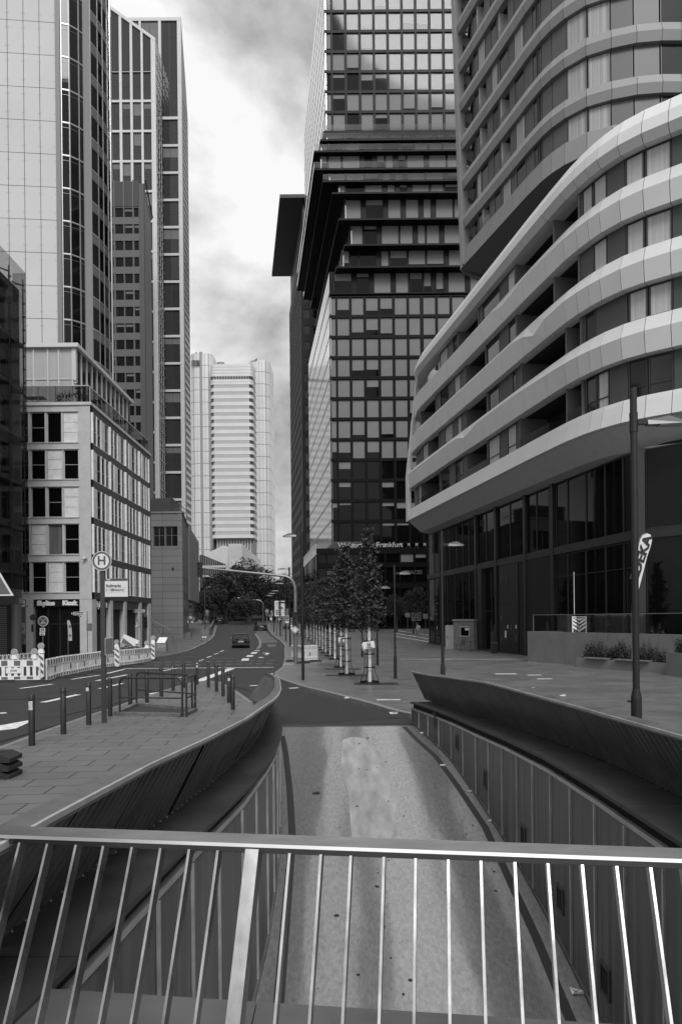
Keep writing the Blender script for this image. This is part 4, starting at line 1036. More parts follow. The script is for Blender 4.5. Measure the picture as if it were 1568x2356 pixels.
part('base_columns', q, M_SILV, st)
q = MB()
for zx, z0_, r in ((298, 105, 2.2), (493, 131, 2.0)): q.tube([(xs4(zx), 412, zt_ - 2), (xs4(zx), 412, zs4(z0_))], r, 12)
part('chimney', q, mat('chimney_grey', .25, .5), st, True)
q = MB()
for zx, z0_, z1_, dx in ((115, 88, 60, 2), (122, 88, 72, 4), (543, 136, 112, 3), (565, 136, 122, 1)): q.tube([(xs4(zx), 404, zs4(z0_)), (xs4(zx) + dx, 404, zs4(z1_))], .3, 5)
part('antenna', q, M_FRAME, st)
q = MB().sub(text_mb('DB', 3.0, .1, .06, 1.0), Matrix.Translation((xs4(142.5, 401.8), 401.5, zs4(163, 401.8, 142))))
cx, cz = xs4(142.5, 401.8), zs4(163, 401.8, 142)
hw, hh, th = 2.35, 1.65, .28
for a, b, c, d in ((-hw, hw, hh - th, hh), (-hw, hw, -hh, -hh + th), (-hw, -hw + th, -hh + th, hh - th), (hw - th, hw, -hh + th, hh - th)): q.box(cx + a, cx + b, 401.4, 401.6, cz + c, cz + d)
part('logo', q, mat('logo_black', .02, .5), st)

# pale low buildings at its foot
M_PALE = mat('pale_hall', .60, .55, nv=.06, ns=.2)
hl = thing('hall', 'low white gabled halls with a dark glass roof below the silver tower', 'building', (-60, 250, 2))
def hx(x, Y=300): return xs4(x, Y)
def hz(y, Y=300): return zs4(y, Y)
q = MB(); q.add([(hx(225), 300, 0), (hx(372), 300, 0), (hx(372), 300, hz(1490)), (hx(325), 300, hz(1476)), (hx(225), 300, hz(1525)), (hx(225), 330, 0), (hx(372), 330, 0), (hx(372), 330, hz(1490)), (hx(325), 330, hz(1476)), (hx(225), 330, hz(1525))],
    [(0, 1, 2, 3, 4), (9, 8, 7, 6, 5), (0, 5, 6, 1), (1, 6, 7, 2), (2, 7, 8, 3), (3, 8, 9, 4), (4, 9, 5, 0)]); part('gabled_hall', q, M_PALE, hl)
q = MB().hexa([(hx(370, 290), 290, 0), (hx(461, 290), 290, 0), (hx(600, 350), 345, 0), (hx(372, 350), 345, 0)], [(hx(370, 290), 290, hz(1466, 290)), (hx(461, 290), 290, hz(1466, 290)), (hx(600, 350), 345, hz(1590, 350)), (hx(372, 350), 345, hz(1466, 290))]); part('box_hall', q, M_PALE, hl)
Fh = Fr((hx(374, 290), 289.9), (hx(458, 290), 289.9)); ws = WinSet(hl, [M_PALE, M_GL, M_BLIND])
for i in range(3):
    for k in range(4): ws.add(Fh, Fh.len * k / 4 + .3, hz(1560 - i * 29, 290), .05, Fh.len / 4 - .6, hz(1533 - i * 29, 290) - hz(1560 - i * 29, 290), fr=.2, split=.5, mid=.5)
ws.finish()
q = MB(); Y = 250
for k in range(12):
    a, b = 155 + 190 * k / 12, 155 + 190 * (k + .85) / 12; ya, yb = 1540 + 80 * abs((k) / 12 - .08), 1540 + 80 * abs((k + .85) / 12 - .08)
    q.hexa([(hx(a, Y), Y, 0), (hx(b, Y), Y, 0), (hx(b, Y), Y + .3, 0), (hx(a, Y), Y + .3, 0)], [(hx(a, Y), Y, hz(ya, Y)), (hx(b, Y), Y, hz(yb, Y)), (hx(b, Y), Y + .3, hz(yb, Y)), (hx(a, Y), Y + .3, hz(ya, Y))])
part('glass_roof', q, glass('hall_glass', .02, .08), hl)
q = MB(); q.box(hx(150, 245), hx(350, 245), 245, 246, hz(1636, 245), hz(1620, 245)); q.box(hx(120, 245), hx(300, 245), 245, 246, hz(1702, 245), hz(1690, 245))
q.hexa([(hx(560, 300), 300, 0), (hx(650, 300), 318, 0), (hx(650, 300), 330, 0), (hx(560, 300), 330, 0)], [(hx(560, 300), 300, hz(1610)), (hx(650, 300), 318, hz(1665)), (hx(650, 300), 330, hz(1665)), (hx(560, 300), 330, hz(1610))])
part('white_canopy', q, M_PALE, hl)
# dark shop front closing the street under the trees
sf = thing('street_front', 'dark building front with two lit-looking shop windows under the trees at the far end', 'building', (-60, 212, 2))
q = MB().box(-85, -5, 214, 216, 1.5, 9); part('wall', q, mat('front_dark', .03, .7), sf)
Fs = Fr((-85, 213.9), (-5, 213.9)); ws = WinSet(sf, [M_FRAME, mat('front_window', .12, .2), M_BLIND])
for zx in (365, 440, 520): ws.add(Fs, xs4(zx, 214) + 85, zs4(2008, 214), .05, 7, 3.6, fr=.25, split=.4)
ws.finish()

# ------------------------------------------------------------------ dark office high-rise with shifted middle floors
DY = 130.0
dt = thing('dark_tower', 'black glass high-rise with blinds in its windows and shifted terraces halfway up', 'tower', (-2, DY, .5))
M_DF = mat('tower_black', .006, .4, nv=.15, ns=.4, spec=.12); M_DG = glass('tower_dark_glass', .004, .04, .04, .25, .2); M_DB = mat('tower_blind', .16, .7, coat=.3, nv=.12, ns=.25)
M_DL = mat('tower_reflection_glass', .55, .10, .75, nv=.12, ns=.08)  # sky reflection of the left face put into a pale metallic tone
zy = lambda v: zat(760, v, DY)
xD = lambda u, v=1100: xat(u, v, DY)
LDIR = Vector((-6.1, 47, 0))
def left_face(m, mf, xc, za, zb, gl=None):
    """left face of one storey: glass strips between fine mullions"""
    F = Fr((xc + LDIR.x, DY + LDIR.y), (xc, DY)); return F
ws = WinSet(dt, [M_DF, M_DG, M_DB], 97)
fr_ = MB(); lf = MB(); lm = MB(); core = MB()
def storey(xc, xr, za, zb, y0, cols, sill=.32, head=.2, blinds=.72, left=True):
    F = Fr((xc, y0), (xr, y0))
    c = [(a - xc, min(b, xr) - xc) for a, b in cols if b > xc + .5 and a < xr]
    c = [(max(.15, a), b) for a, b in c]
    grid_frame(fr_, F, 0, F.len, za, zb, c, [(za + sill, zb - head)], -.5, 0, 0)
    for a, b in c:
        r = RN.random() * (.75 if a + xc > 9 else 1)
        q = blinds; bl = 1.0 if r < q * .75 else (RN.uniform(.6, .95) if r < q else (RN.uniform(.12, .45) if r < q + (1 - q) * .4 else 0))
        ws.add(F, a, za + sill, -.22, b - a, zb - za - sill - head, fr=.07, blind=bl)
    if left:
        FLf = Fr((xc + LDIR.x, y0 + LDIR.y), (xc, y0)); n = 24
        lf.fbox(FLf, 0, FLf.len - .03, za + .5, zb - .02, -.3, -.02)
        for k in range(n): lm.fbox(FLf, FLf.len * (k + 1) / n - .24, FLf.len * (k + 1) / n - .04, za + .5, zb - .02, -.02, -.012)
        lm.fbox(FLf, 0, FLf.len - .04, za, za + .5, -.3, -.005)
    core.prism([(xc + .35, y0 + .55), (xr, y0 + .55), (xr + LDIR.x, y0 + 47), (xc + .35 + LDIR.x, y0 + 47)], za, zb)
XR = 27.0
# lower floors
lowv = [721.3 + (1385 - 136.3 * k) * .3461 for k in range(0, 15)]
colsL = [(xD(721.3 * 0 + 627.2 + a * .3461), xD(627.2 + b * .3461)) for a, b in ((385, 429), (438, 520), (533, 615), (629, 711), (724, 806), (820, 902), (915, 991))]
stp = 96.0
colsL += [(xD(627.2 + (1010 + stp * k) * .3461), xD(627.2 + (1092 + stp * k) * .3461)) for k in range(8)]
xcL = xD(760, 1000)
lowz = [zy(v) for v in lowv]
for i, (a, b) in enumerate(zip(lowz, lowz[1:])):
    if b > zy(672): break
    storey(xcL, XR, a, b, DY, colsL, blinds=.12 if i < 3 else .93)
storey(xcL, XR, zy(1252), lowz[0], DY, colsL, blinds=0)
# upper floors
colsU = [(xD(627.2 + a * .33263, 300), xD(627.2 + b * .33263, 300)) for a, b in ((362, 407), (418, 501), (515, 599), (613, 697), (710, 793), (807, 891), (905, 986), (1000, 1081), (1096, 1178), (1193, 1275))]
colsU += [(xD(627.2 + (1290 + 97 * k) * .33263, 300), xD(627.2 + (1372 + 97 * k) * .33263, 300)) for k in range(4)]
xcU = xD(746.5, 200); v = 305.0; k = 0
upz = [zy(305 - 46.4 * k) for k in range(0, 10)]
for a, b in zip(upz, upz[1:]): storey(xcU, XR, a, b, DY, colsU)
# shifted terrace storeys: (top of slab v, left u, forward shift)
mid = [(672, 757, 0), (620, 773.5, -.6), (572, 792, -1.0), (517, 778.5, -1.5), (461, 764, -2.0), (431, 742, -1.6), (401, 722.5, -1.3), (358, 722.5, -1.0), (329, 736, -.6), (305, 743, 0)]
slb = MB(); gls = MB()
for (v0, u0, f0), (v1, u1, f1) in zip(mid, mid[1:]):
    za, zb = zy(v0), zy(v1); xc = xD(u0, v0); y0 = DY + f0
    o = 2.2 if v0 < 640 else 0
    wcol = []; x = xc + 1.0
    while x < XR: wcol.append((x, x + RN.choice([1.4, 2.4, 3.2]))); x = wcol[-1][1] + RN.choice([.25, .9])
    storey(xc + o * .5, XR, za + .0, zb, y0 + .9, wcol, sill=.2, head=.2, blinds=.6)
    # slab above this storey and a dark soffit that runs along the left side
    xs0 = xD(u1, v1); yf = DY + f1 - .3
    slb.hexa([(xs0, yf, zb - .2), (XR, yf, zb - .2), (XR + LDIR.x, yf + 47, zb - .2), (xs0 + LDIR.x, yf + 47, zb - .35)], [(xs0, yf, zb + .12), (XR, yf, zb + .12), (XR + LDIR.x, yf + 47, zb + .12), (xs0 + LDIR.x, yf + 47, zb + .12)])
    if v1 < 440:
        gls.box(xs0 + .1, XR, yf + .08, yf + .11, zb + .28, zb + 1.35)
        gls.hexa([(xs0 + .05, yf + .1, zb + .28), (xs0 + .08, yf + .1, zb + .28), (xs0 + .08 + LDIR.x, yf + 47, zb + .28), (xs0 + .05 + LDIR.x, yf + 47, zb + .28)], [(xs0 + .05, yf + .1, zb + 1.35), (xs0 + .08, yf + .1, zb + 1.35), (xs0 + .08 + LDIR.x, yf + 47, zb + 1.35), (xs0 + .05 + LDIR.x, yf + 47, zb + 1.35)])
ws.finish()
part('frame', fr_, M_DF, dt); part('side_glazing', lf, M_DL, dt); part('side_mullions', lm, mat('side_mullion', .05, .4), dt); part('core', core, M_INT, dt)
part('terrace_slabs', slb, M_DF, dt); part('terrace_glass', gls, glass_sheet('terrace_glass_pane', .85), dt)
# broad dark base with terrace, lettering and lower glazing
bx0, bx1 = xat(728, 1300, 126), 31.0
m = MB(); BT = zat(728, 1262, 126); by0 = 126.0
Fb = Fr((bx0, by0), (bx1, by0))
bc = [(xat(627.2 + a * .3461, 1350, 126) - bx0, xat(627.2 + b * .3461, 1350, 126) - bx0) for a, b in ((305, 355), (362, 440), (447, 530), (537, 620), (627, 745), (752, 842), (850, 938), (948, 1023))]
bz = sorted([(zat(760, 721.3 + b * .3461, 126), zat(760, 721.3 + a * .3461, 126)) for a, b in ((1600, 1662), (1690, 1795), (1830, 1930), (1960, 2085))])
grid_frame(m, Fb, 0, Fb.len, -.5, BT, bc, bz, -.5, 0); part('base_front', m, M_DF, dt)
wb = WinSet(dt, [M_DF, M_DG, M_DB], 40, 'base_window')
wb.grid(Fb, bc, bz, -.25, lambda i, j: dict(fr=.08, blind=.95 if (i == 3 and j == 6) else (.45 if (i == 3 and j == 7) else 0))); wb.finish()
m = MB().prism([(bx0 + .1, by0 + .52), (bx1, by0 + .52), (bx1 - 5, by0 + 40), (bx0 - 4.6, by0 + 40)], -.5, BT - .05); part('base_core', m, M_INT, dt)
FBl = Fr((bx0 - 4.9, by0 + 38), (bx0, by0)); m = MB(); m2 = MB(); n = 30
for k in range(n):
    m.fbox(FBl, FBl.len * k / n, FBl.len * (k + .55) / n, 0, BT - 1.2, -.3, RN.uniform(-.05, .15)); 
part('base_side_glass', m, M_DG, dt)
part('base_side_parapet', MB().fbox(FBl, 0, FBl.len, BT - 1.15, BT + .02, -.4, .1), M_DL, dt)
m = MB().fbox(Fb, 0, Fb.len, BT + .002, BT + .012, -30, -.1); part('base_terrace', m, mat('terrace_grey', .12, .7), dt)
m = MB().fbox(Fb, .1, Fb.len, BT, zat(800, 1246, 126), -.12, -.09); m.fbox(FBl, 0, FBl.len - .1, BT + .03, zat(800, 1246, 126), -.1, -.06); part('terrace_balustrade', m, glass_sheet('base_glass', .8), dt)
m = MB().sub(text_mb('Welcome to Frankfurt', 1.28, .03, .018, 1.0), Matrix.Translation(((xat(787, 1253, 126) + xat(916, 1253, 126)) / 2, by0 - .03, zat(850, 1254, 126))))
part('lettering', m, mat('letter_pale', .42, .5), dt)
for zx in (384, 905):
    m = MB()
    x = xat(627.2 + (zx + 30) * .3461, 1320, 126); m.sub(text_mb('SPACES', .95, .03, .01, 1.0), Matrix.Translation((x, by0 - .03, zat(760, 721.3 + 1727 * .3461, 126))))
    part('lettering', m, mat('faint_letters', .12, .5), dt)
m = MB()   # terrace furniture: chairs and tables as thin frames behind the balustrade
for k in range(13):
    x = bx0 + 5 + k * 1.45
    if abs(k - 6) < 1: continue
    for dx in (0, .5): m.tube([(x + dx, by0 + 1.2, BT), (x + dx * .9, by0 + 1.2, BT + .95)], .035, 5)
    m.box(x, x + .5, by0 + 1.0, by0 + 1.4, BT + .45, BT + .5); m.box(x, x + .5, by0 + 1.38, by0 + 1.42, BT + .5, BT + .95)
o = single('terrace_chairs', m, mat('chair_pale', .4, .5), 'pale chairs set along the glass balustrade of the terrace above the lettering', 'chairs'); o['kind'] = 'stuff'

# ------------------------------------------------------------------ dark brick tower with a projecting roof
bt = thing('brick_tower', 'dark brick tower with a far projecting flat roof behind the black high-rise', 'tower', (-15, 200, 1))
Fq = Fr((xat(696, 1100, 200), 200), (xat(745, 1100, 200), 200)); xq = xat(696, 1100, 200); xq2 = xat(669, 1100, 246)
Fql = Fr((xq2, 246), (xq, 200)); TQ = zat(696, 560, 200)
M_BRK = mat('dark_brick', .038, .75, nv=.15, ns=.8)
qc = [(.9 + 2.4 * k, 2.3 + 2.4 * k) for k in range(2)]; lc = [(1 + 3.1 * k, 2.6 + 3.1 * k) for k in range(14)]
qr = [(6 + 4.6 * k, 8.6 + 4.6 * k) for k in range(21)]; lr = [(6 + 3.83 * k, 8.2 + 3.83 * k) for k in range(26)]
m = MB(); grid_frame(m, Fq, 0, Fq.len, 0, TQ, qc, qr, -.5, 0); part('front_wall', m, M_BRK, bt)
m = MB(); grid_frame(m, Fql, 0, Fql.len - .002, 0, TQ, lc, lr, -.5, 0); part('side_wall', m, M_BRK, bt)
ws = WinSet(bt, [mat('brick_window_frame', .16, .4), glass('brick_glass', .01, .05), M_HBL], 60)
ws.grid(Fq, qc, qr, -.25, lambda i, j: dict(fr=.06)); ws.grid(Fql, lc, lr, -.25, lambda i, j: dict(fr=.16, split=.5)); ws.finish()
m = MB().prism([(xq + .45, 200.6), (xq + 8, 200.6), (xq2 + 8, 246), (xq2 + .5, 246)], 0, TQ); part('core', m, M_INT, bt)
ra, rb2, rc, rd_ = P(643.5, 447, 200), P(720, 447, 200), P(700, 631, 246), P(627, 631, 246)
zr0 = ra.z
m = MB(); q = [(ra.x, 200, 0), (rb2.x, 200, 0), (rc.x, 246, 0), (xat(625, 631, 246), 246, 0)]
m.hexa([(x, y, zr0 - 1.0) for x, y, _ in q], [(x, y, zr0) for x, y, _ in q]); part('roof_slab', m, mat('roof_dark', .012, .5), bt)
m = MB().prism([(xq + .6, 202), (xq + 7, 202), (xq2 + 7, 244), (xq2 + .7, 244)], TQ - .1, zr0 - 1.0); part('attic', m, mat('attic_dark', .01, .5), bt)
# ------------------------------------------------------------------ white banded building with a glass base (right)
bz_ = thing('banded_building', 'white banded building with rounded corner standing on a dark glass base', 'building', (10, 45, 0))
def bez(a, c, b, n):
    return [((1 - t) ** 2 * a[0] + 2 * t * (1 - t) * c[0] + t * t * b[0], (1 - t) ** 2 * a[1] + 2 * t * (1 - t) * c[1] + t * t * b[1]) for t in [i / n for i in range(n + 1)]]
# outer line of the bands, far left corner to near right
BP = [(9.6, 67.5), (7.05, 65.3), (6.35, 64)] + [(6.35 + .184 * t, 64 - t) for t in (3, 6, 9, 12, 15, 18, 21, 24)] + bez((11.38, 36.9), (12.16, 32.7), (13.9, 31.32), 7) + [(15.2, 30.3), (16.5, 29.25), (18.2, 27.9), (21, 25.7), (27, 20.9)]
class Path:
    def __init__(s, pts):
        s.p = [Vector((x, y, 0)) for x, y in pts]; s.n = []; s.L = [0]
        for i in range(len(s.p)):
            d = (s.p[min(i + 1, len(s.p) - 1)] - s.p[max(i - 1, 0)]).normalized(); s.n.append(Vector((d.y, -d.x, 0)))
            if i: s.L.append(s.L[-1] + (s.p[i] - s.p[i - 1]).length)
    def at(s, l, off=0.0):
        for i in range(len(s.p) - 1):
            if l <= s.L[i + 1] or i == len(s.p) - 2:
                t = (l - s.L[i]) / (s.L[i + 1] - s.L[i]); q = s.p[i].lerp(s.p[i + 1], t); n = s.n[i].lerp(s.n[i + 1], t).normalized(); return q + n * off
    def at_u(s, u, v=1100):
        best = None
        for k in range(0, 2401):
            l = s.L[-1] * k / 2400; q = s.at(l); uu = HU + q.x / q.y * FPX
            d = abs(uu - (u + (v - HV) * -ROLL))
            if q.y > 0 and (best is None or d < best[0]): best = (d, l)
        return best[1]
PB = Path(BP)
zb = lambda v, Y=32.0: zat(1436, v, Y)
HEADS = [zb(826), zb(666), zb(506.6), zb(353.6)]; SILLS = [zb(918.7), zb(741), zb(583), zb(425)]
ROOFB = zb(268.6); LIP = zb(975); SOF = 10.2
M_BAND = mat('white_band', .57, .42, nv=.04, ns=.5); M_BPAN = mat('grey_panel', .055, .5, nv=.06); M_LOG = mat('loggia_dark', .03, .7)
def band(root, path, prof, mats, ls, shift=None, gap=.03, name='band', back=-.55, caps=True):
    """sweep a (n, z) profile along the path, in panels with thin joints"""
    m = MB()
    for a, b in zip(ls, ls[1:]):
        k = max(1, int((b - a) / 1.1)); seg = [a + gap / 2 + (b - a - gap) * i / k for i in range(k + 1)]
        rings = []
        for l in seg:
            pr = prof(l); ring = []
            for n_, z in pr:
                q = path.at(l, n_); 
                if shift: q = q + shift(l, z)
                ring.append((q.x, q.y, z))
            rings.append(ring)
        c = len(rings[0]); vs = [p for r in rings for p in r]; fs = []
        for i in range(k):
            for j in range(c): fs.append((i * c + j, i * c + (j + 1) % c, (i + 1) * c + (j + 1) % c, (i + 1) * c + j))
        fs += [list(range(c))[::-1], [k * c + j for j in range(c)]]
        m.add(vs, fs)
    return part(name, m, mats, root)
LE = PB.L[2]
def bshift(l, z):
    t = max(0, 1 - max(0, l - LE) / 3.0) if l > LE else 1.0
    k = min(1, max(0, (z - 15.5) / 10)); return Vector((1.15 * k * t, -.2 * k * t, 0))
jl = [0, PB.L[1], LE] + [PB.at_u(u) for u in (952, 972, 1000, 1034, 1072, 1114, 1160, 1210, 1262, 1305, 1335, 1362, 1388, 1434, 1487, 1548, 1620, 1720, 1850, 2050, 2400)] + [PB.L[-1]] 
jl = sorted(jl)
def mid_t(l):  # how far the bright upper facet reaches
    a, b = PB.at_u(1180), PB.at_u(1400); t = min(1, max(0, (l - a) / (b - a))); return .22 + .20 * t
def twist(l, i):
    """kinked facets on the straight flank: the fold wanders up and down between the floors"""
    c = [(1075, .32), (1235, .42), (1170, .36)][i % 3]; d = abs(l - PB.at_u(c[0])); return c[1] * .8 * max(0, 1 - d / 1.8)
for i in range(4):
    zlo = HEADS[i]; zhi = SILLS[i + 1] if i < 3 else None
    if i < 3:
        h = zhi - zlo
        band(bz_, PB, lambda l, i=i, h=h, zlo=zlo, zhi=zhi: [(-.55, zhi), (-.12, zhi), (.18, zhi - h * min(.8, mid_t(l) + twist(l, i))), (.04, zlo + .02), (-.1, zlo), (-.55, zlo)], M_BAND, jl, bshift)
band(bz_, PB, lambda l: [(-.9, ROOFB), (-.25, ROOFB), (.18, ROOFB - .75), (.30, HEADS[3] + .35), (.02, HEADS[3]), (-.9, HEADS[3])], M_BAND, jl, bshift, name='roof_band')
band(bz_, PB, lambda l: [(-.55, SILLS[0]), (-.05, SILLS[0]), (.02, SILLS[0] - .22), (.22, LIP + .05), (.10, LIP), (-.55, LIP)], M_BAND, jl, bshift, name='bottom_band')
# soffit: folds back in to the glass base
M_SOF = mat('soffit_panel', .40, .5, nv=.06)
GB = [(9.4, 67.2), (8.1, 65)] + [(8.1 + .174 * t, 65 - t) for t in (10, 20, 30)] + [(13.8, 32.2), (15.6, 30.3), (26, 19.3)]
PG = Path(GB)
def gpt(l): return PG.at(PG.L[-1] * l / PB.L[-1], 0)
m = MB(); kk = 60
for a in range(kk):
    la, lb = PB.L[-1] * a / kk, PB.L[-1] * (a + 1) / kk
    ra_, rb3 = PB.at(la, .08), PB.at(lb, .08); ma, mb_ = PB.at(la, -1.0), PB.at(lb, -1.0); ga, gb_ = gpt(la), gpt(lb)
    zz = LIP - .012; zm = SOF + .12; zg = SOF - .1
    m.poly([(ra_.x, ra_.y, zz), (rb3.x, rb3.y, zz), (mb_.x, mb_.y, zm), (ma.x, ma.y, zm)])
    m.poly([(ma.x, ma.y, zm), (mb_.x, mb_.y, zm), (gb_.x + .6, gb_.y, zg), (ga.x + .6, ga.y, zg)])
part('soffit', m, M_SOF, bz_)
# window zone cells: kind, from u, to u (per floor, bottom first)
CELLS = [
 ['P:926-933 W:933-944 P:944-953 W:953-960 B:960-1003 W:1006-1024 P:1024-1036 W:1036-1054 P:1054-1063 B:1063-1112 W:1112-1138 P:1138-1155 W:1155-1176 P:1176-1184 B:1184-1330 W:1335-1362 W:1362-1392 P:1392-1436 W:1436-1487 W:1487-1548 P:1548-1640 W:1640-1760 P:1760-1900 W:1900-2200 P:2200-2800'],
 ['P:926-932 W:932-945 P:945-964 W:964-976 B:976-1002 P:1002-1014 W:1014-1032 P:1032-1042 W:1042-1052 P:1052-1062 B:1062-1112 W:1114-1138 P:1138-1168 W:1168-1176 P:1176-1188 B:1188-1328 P:1328-1334 W:1334-1360 P:1360-1436 W:1438-1489 W:1489-1548 P:1548-1640 W:1640-1760 P:1760-1900 W:1900-2200 P:2200-2800'],
 ['P:930-945 W:945-950 P:950-958 B:958-996 P:996-1004 W:1004-1024 P:1024-1036 W:1036-1050 P:1050-1062 B:1062-1110 W:1110-1140 P:1140-1160 W:1160-1178 B:1178-1325 P:1325-1355 W:1355-1390 P:1390-1434 W:1434-1483 W:1483-1548 P:1548-1640 W:1640-1760 P:1760-1900 W:1900-2200 P:2200-2800'],
 ['P:936-952 B:952-990 P:990-1004 W:1004-1022 P:1022-1034 W:1034-1046 B:1046-1094 P:1094-1102 W:1102-1142 P:1142-1158 W:1158-1176 B:1176-1326 P:1326-1330 W:1330-1356 W:1356-1390 P:1390-1433 W:1433-1483 W:1483-1548 P:1548-1640 W:1640-1760 P:1760-1900 W:1900-2200 P:2200-2800']]
wsb = WinSet(bz_, [mat('banded_frame', .02, .4), glass('banded_glass', .012, .05, .04, .5), mat('banded_curtain', .40, .7, nv=.28, ns=1.0, stretch=(8, 8, .12), coat=.5)], 99)
pan = MB(); log = MB(); lside = MB(); rail = MB(); bk = MB()
for fi, rowc in enumerate(CELLS):
    za, zb2 = SILLS[fi], HEADS[fi]
    for c in rowc[0].split():
        k, r = c.split(':'); u0, u1 = [float(x) for x in r.split('-')]; la, lb = PB.at_u(u0), PB.at_u(u1)
        if lb - la < .1: continue
        n = 1 if k == 'W' or (k == 'P' and u0 < 1320) else max(1, int((lb - la) / 1.2))
        for i in range(n):
            l0, l1 = la + (lb - la) * i / n, la + (lb - la) * (i + 1) / n
            sh0, sh1 = bshift(l0, (za + zb2) / 2), bshift(l1, (za + zb2) / 2)
            a, b = PB.at(l0, -.35) + sh0, PB.at(l1, -.35) + sh1
            if k == 'W':
                F = Fr(a, b); cur = RN.random() < (.85 if u0 > 1320 else .25)
                if fi == 0 and u0 > 1400: cur = False
                wsb.add(F, .02, za + .01, -.02, F.len - .04, zb2 - za - .03, fr=.075, blind=.97 if cur else 0, mid=None if fi else .3)
            elif k == 'P':
                F = Fr(a, b); pan.fbox(F, .0, F.len - .01, za - .02, zb2 + .02, -.3, .0)
            else:
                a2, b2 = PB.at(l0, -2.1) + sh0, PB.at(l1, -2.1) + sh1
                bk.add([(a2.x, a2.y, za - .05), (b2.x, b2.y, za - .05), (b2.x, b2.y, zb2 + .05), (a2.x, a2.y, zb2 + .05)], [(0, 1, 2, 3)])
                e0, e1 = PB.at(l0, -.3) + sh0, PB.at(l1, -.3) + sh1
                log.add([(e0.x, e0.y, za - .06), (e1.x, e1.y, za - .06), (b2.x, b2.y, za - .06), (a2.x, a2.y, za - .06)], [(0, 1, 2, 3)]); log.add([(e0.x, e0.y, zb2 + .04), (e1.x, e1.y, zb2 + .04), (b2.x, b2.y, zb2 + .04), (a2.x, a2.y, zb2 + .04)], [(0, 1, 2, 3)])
                g0, g1 = PB.at(l0, -.30) + sh0, PB.at(l1, -.30) + sh1
                if fi == 0: rail.add([(g0.x, g0.y, za), (g1.x, g1.y, za), (g1.x, g1.y, za + .62), (g0.x, g0.y, za + .62)], [(0, 1, 2, 3)])
                if i == 0 or i == n - 1 or (u1 - u0 > 100 and i % 4 == 3):
                    f0, f1, l_ = (e0, a2, l0) if i == 0 else (e1, b2, l1); w_ = .14 if i == 0 else -.14
                    if i == 0: q0, q1 = PB.at(l_ + .12, -.3) + sh0, PB.at(l_ + .12, -2.1) + sh0
                    else: q0, q1 = PB.at(l_ - .12, -.3) + sh1, PB.at(l_ - .12, -2.1) + sh1
                    lside.hexa([(p.x, p.y, za - .05) for p in (f0, q0, q1, f1)], [(p.x, p.y, zb2 + .03) for p in (f0, q0, q1, f1)])
wsb.finish()
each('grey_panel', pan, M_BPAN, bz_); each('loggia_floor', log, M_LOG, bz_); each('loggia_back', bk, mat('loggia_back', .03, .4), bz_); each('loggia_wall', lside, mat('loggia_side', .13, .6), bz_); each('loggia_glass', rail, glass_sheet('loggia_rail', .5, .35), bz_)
# end trim at the far left corner
m = MB(); 
for za, zb2 in ((LIP - .0, ROOFB - .6),):
    pts = []
    for z in [za + (zb2 - za) * i / 10 for i in range(11)]:
        q = PB.at(LE, .18) + bshift(LE, z); r_ = PB.at(LE + .42, .20) + bshift(LE + .42, z); pts.append(((q.x - .1, q.y + .1, z), (r_.x, r_.y, z), (r_.x + .3, r_.y + .1, z), (q.x + .4, q.y + .4, z)))
    for a, b in zip(pts, pts[1:]): m.hexa(a, b)
part('corner_trim', m, M_BAND, bz_)
# body behind and roof
inner = [PB.at(PB.L[-1] * k / 24, -2.2) for k in range(25)]
m = MB().prism([(p.x + .4, p.y) for p in inner] + [(45, 23), (45, 68)], SOF + .2, ROOFB - .4); part('core', m, M_INT, bz_)
m = MB()
for k in range(40):
    la, lb = LE + 2 + (PB.L[-1] - LE - 2) * k / 40, LE + 2 + (PB.L[-1] - LE - 2) * (k + 1) / 40; a, b = PB.at(la, -.5), PB.at(lb, -.5)
    m.tube([(a.x, a.y, ROOFB + .12), (b.x, b.y, ROOFB + .12)], .035, 5)
part('roof_rail', m, mat('roof_rail', .3, .4, .5), bz_)
# glass base
M_BGL = glass('base_glass_dark', .004, .03, .05, .5, .16); M_BFR = mat('base_frame', .028, .4, .2, nv=.1)
TR = 6.25
FB1 = Fr((8.1, 65), (13.8, 32.2)); FB2 = Fr((13.8, 32.2), (26, 19.3)); FB0 = Fr((9.6, 67.6), (8.1, 65))
sB = lambda u, v=1400: FB1.s_at(u, v)
wz = WinSet(bz_, [M_BFR, M_BGL, M_BLIND], 80, 'base_window')
fr2 = MB()
us_up = [984, 997, 1009, 1022, 1033, 1049, 1063, 1077, 1092, 1096, 1117, 1139, 1142, 1172, 1205, 1209, 1233, 1262, 1278, 1304, 1346, 1390, 1432, 1456]
for a, b in zip(us_up, us_up[1:]):
    wz.add(FB1, sB(a), TR + .2, -.1, sB(b) - sB(a) - .02, SOF - TR - .25, fr=.05)
us_lo = [984, 997, 1009, 1022, 1027, 1044, 1062, 1077, 1094]
for a, b in zip(us_lo, us_lo[1:]): wz.add(FB1, sB(a), .1, -.1, sB(b) - sB(a) - .02, TR - .35, fr=.05)
for a, b in ((1107, 1122), (1122, 1145)): wz.add(FB1, sB(a), .05, -.3, sB(b) - sB(a) - .02, TR - .3, fr=.07, mid=.48)
for a, b in ((1277, 1303), (1303, 1345), (1345, 1390), (1390, 1432), (1432, 1458)): wz.add(FB1, sB(a), .3, -.1, sB(b) - sB(a) - .02, TR - .55, fr=.06, mid=.78)
for k in range(9):
    wz.add(FB2, .3 + k * 1.8, .3, -.1, 1.75, TR - .5, fr=.06); wz.add(FB2, .3 + k * 1.8, TR + .2, -.1, 1.75, SOF - TR - .25, fr=.06)
wz.add(FB0, .1, .1, -.1, FB0.len - .2, TR - .3, fr=.05); wz.add(FB0, .1, TR + .2, -.1, FB0.len - .2, SOF - TR - .25, fr=.05)
wz.finish()
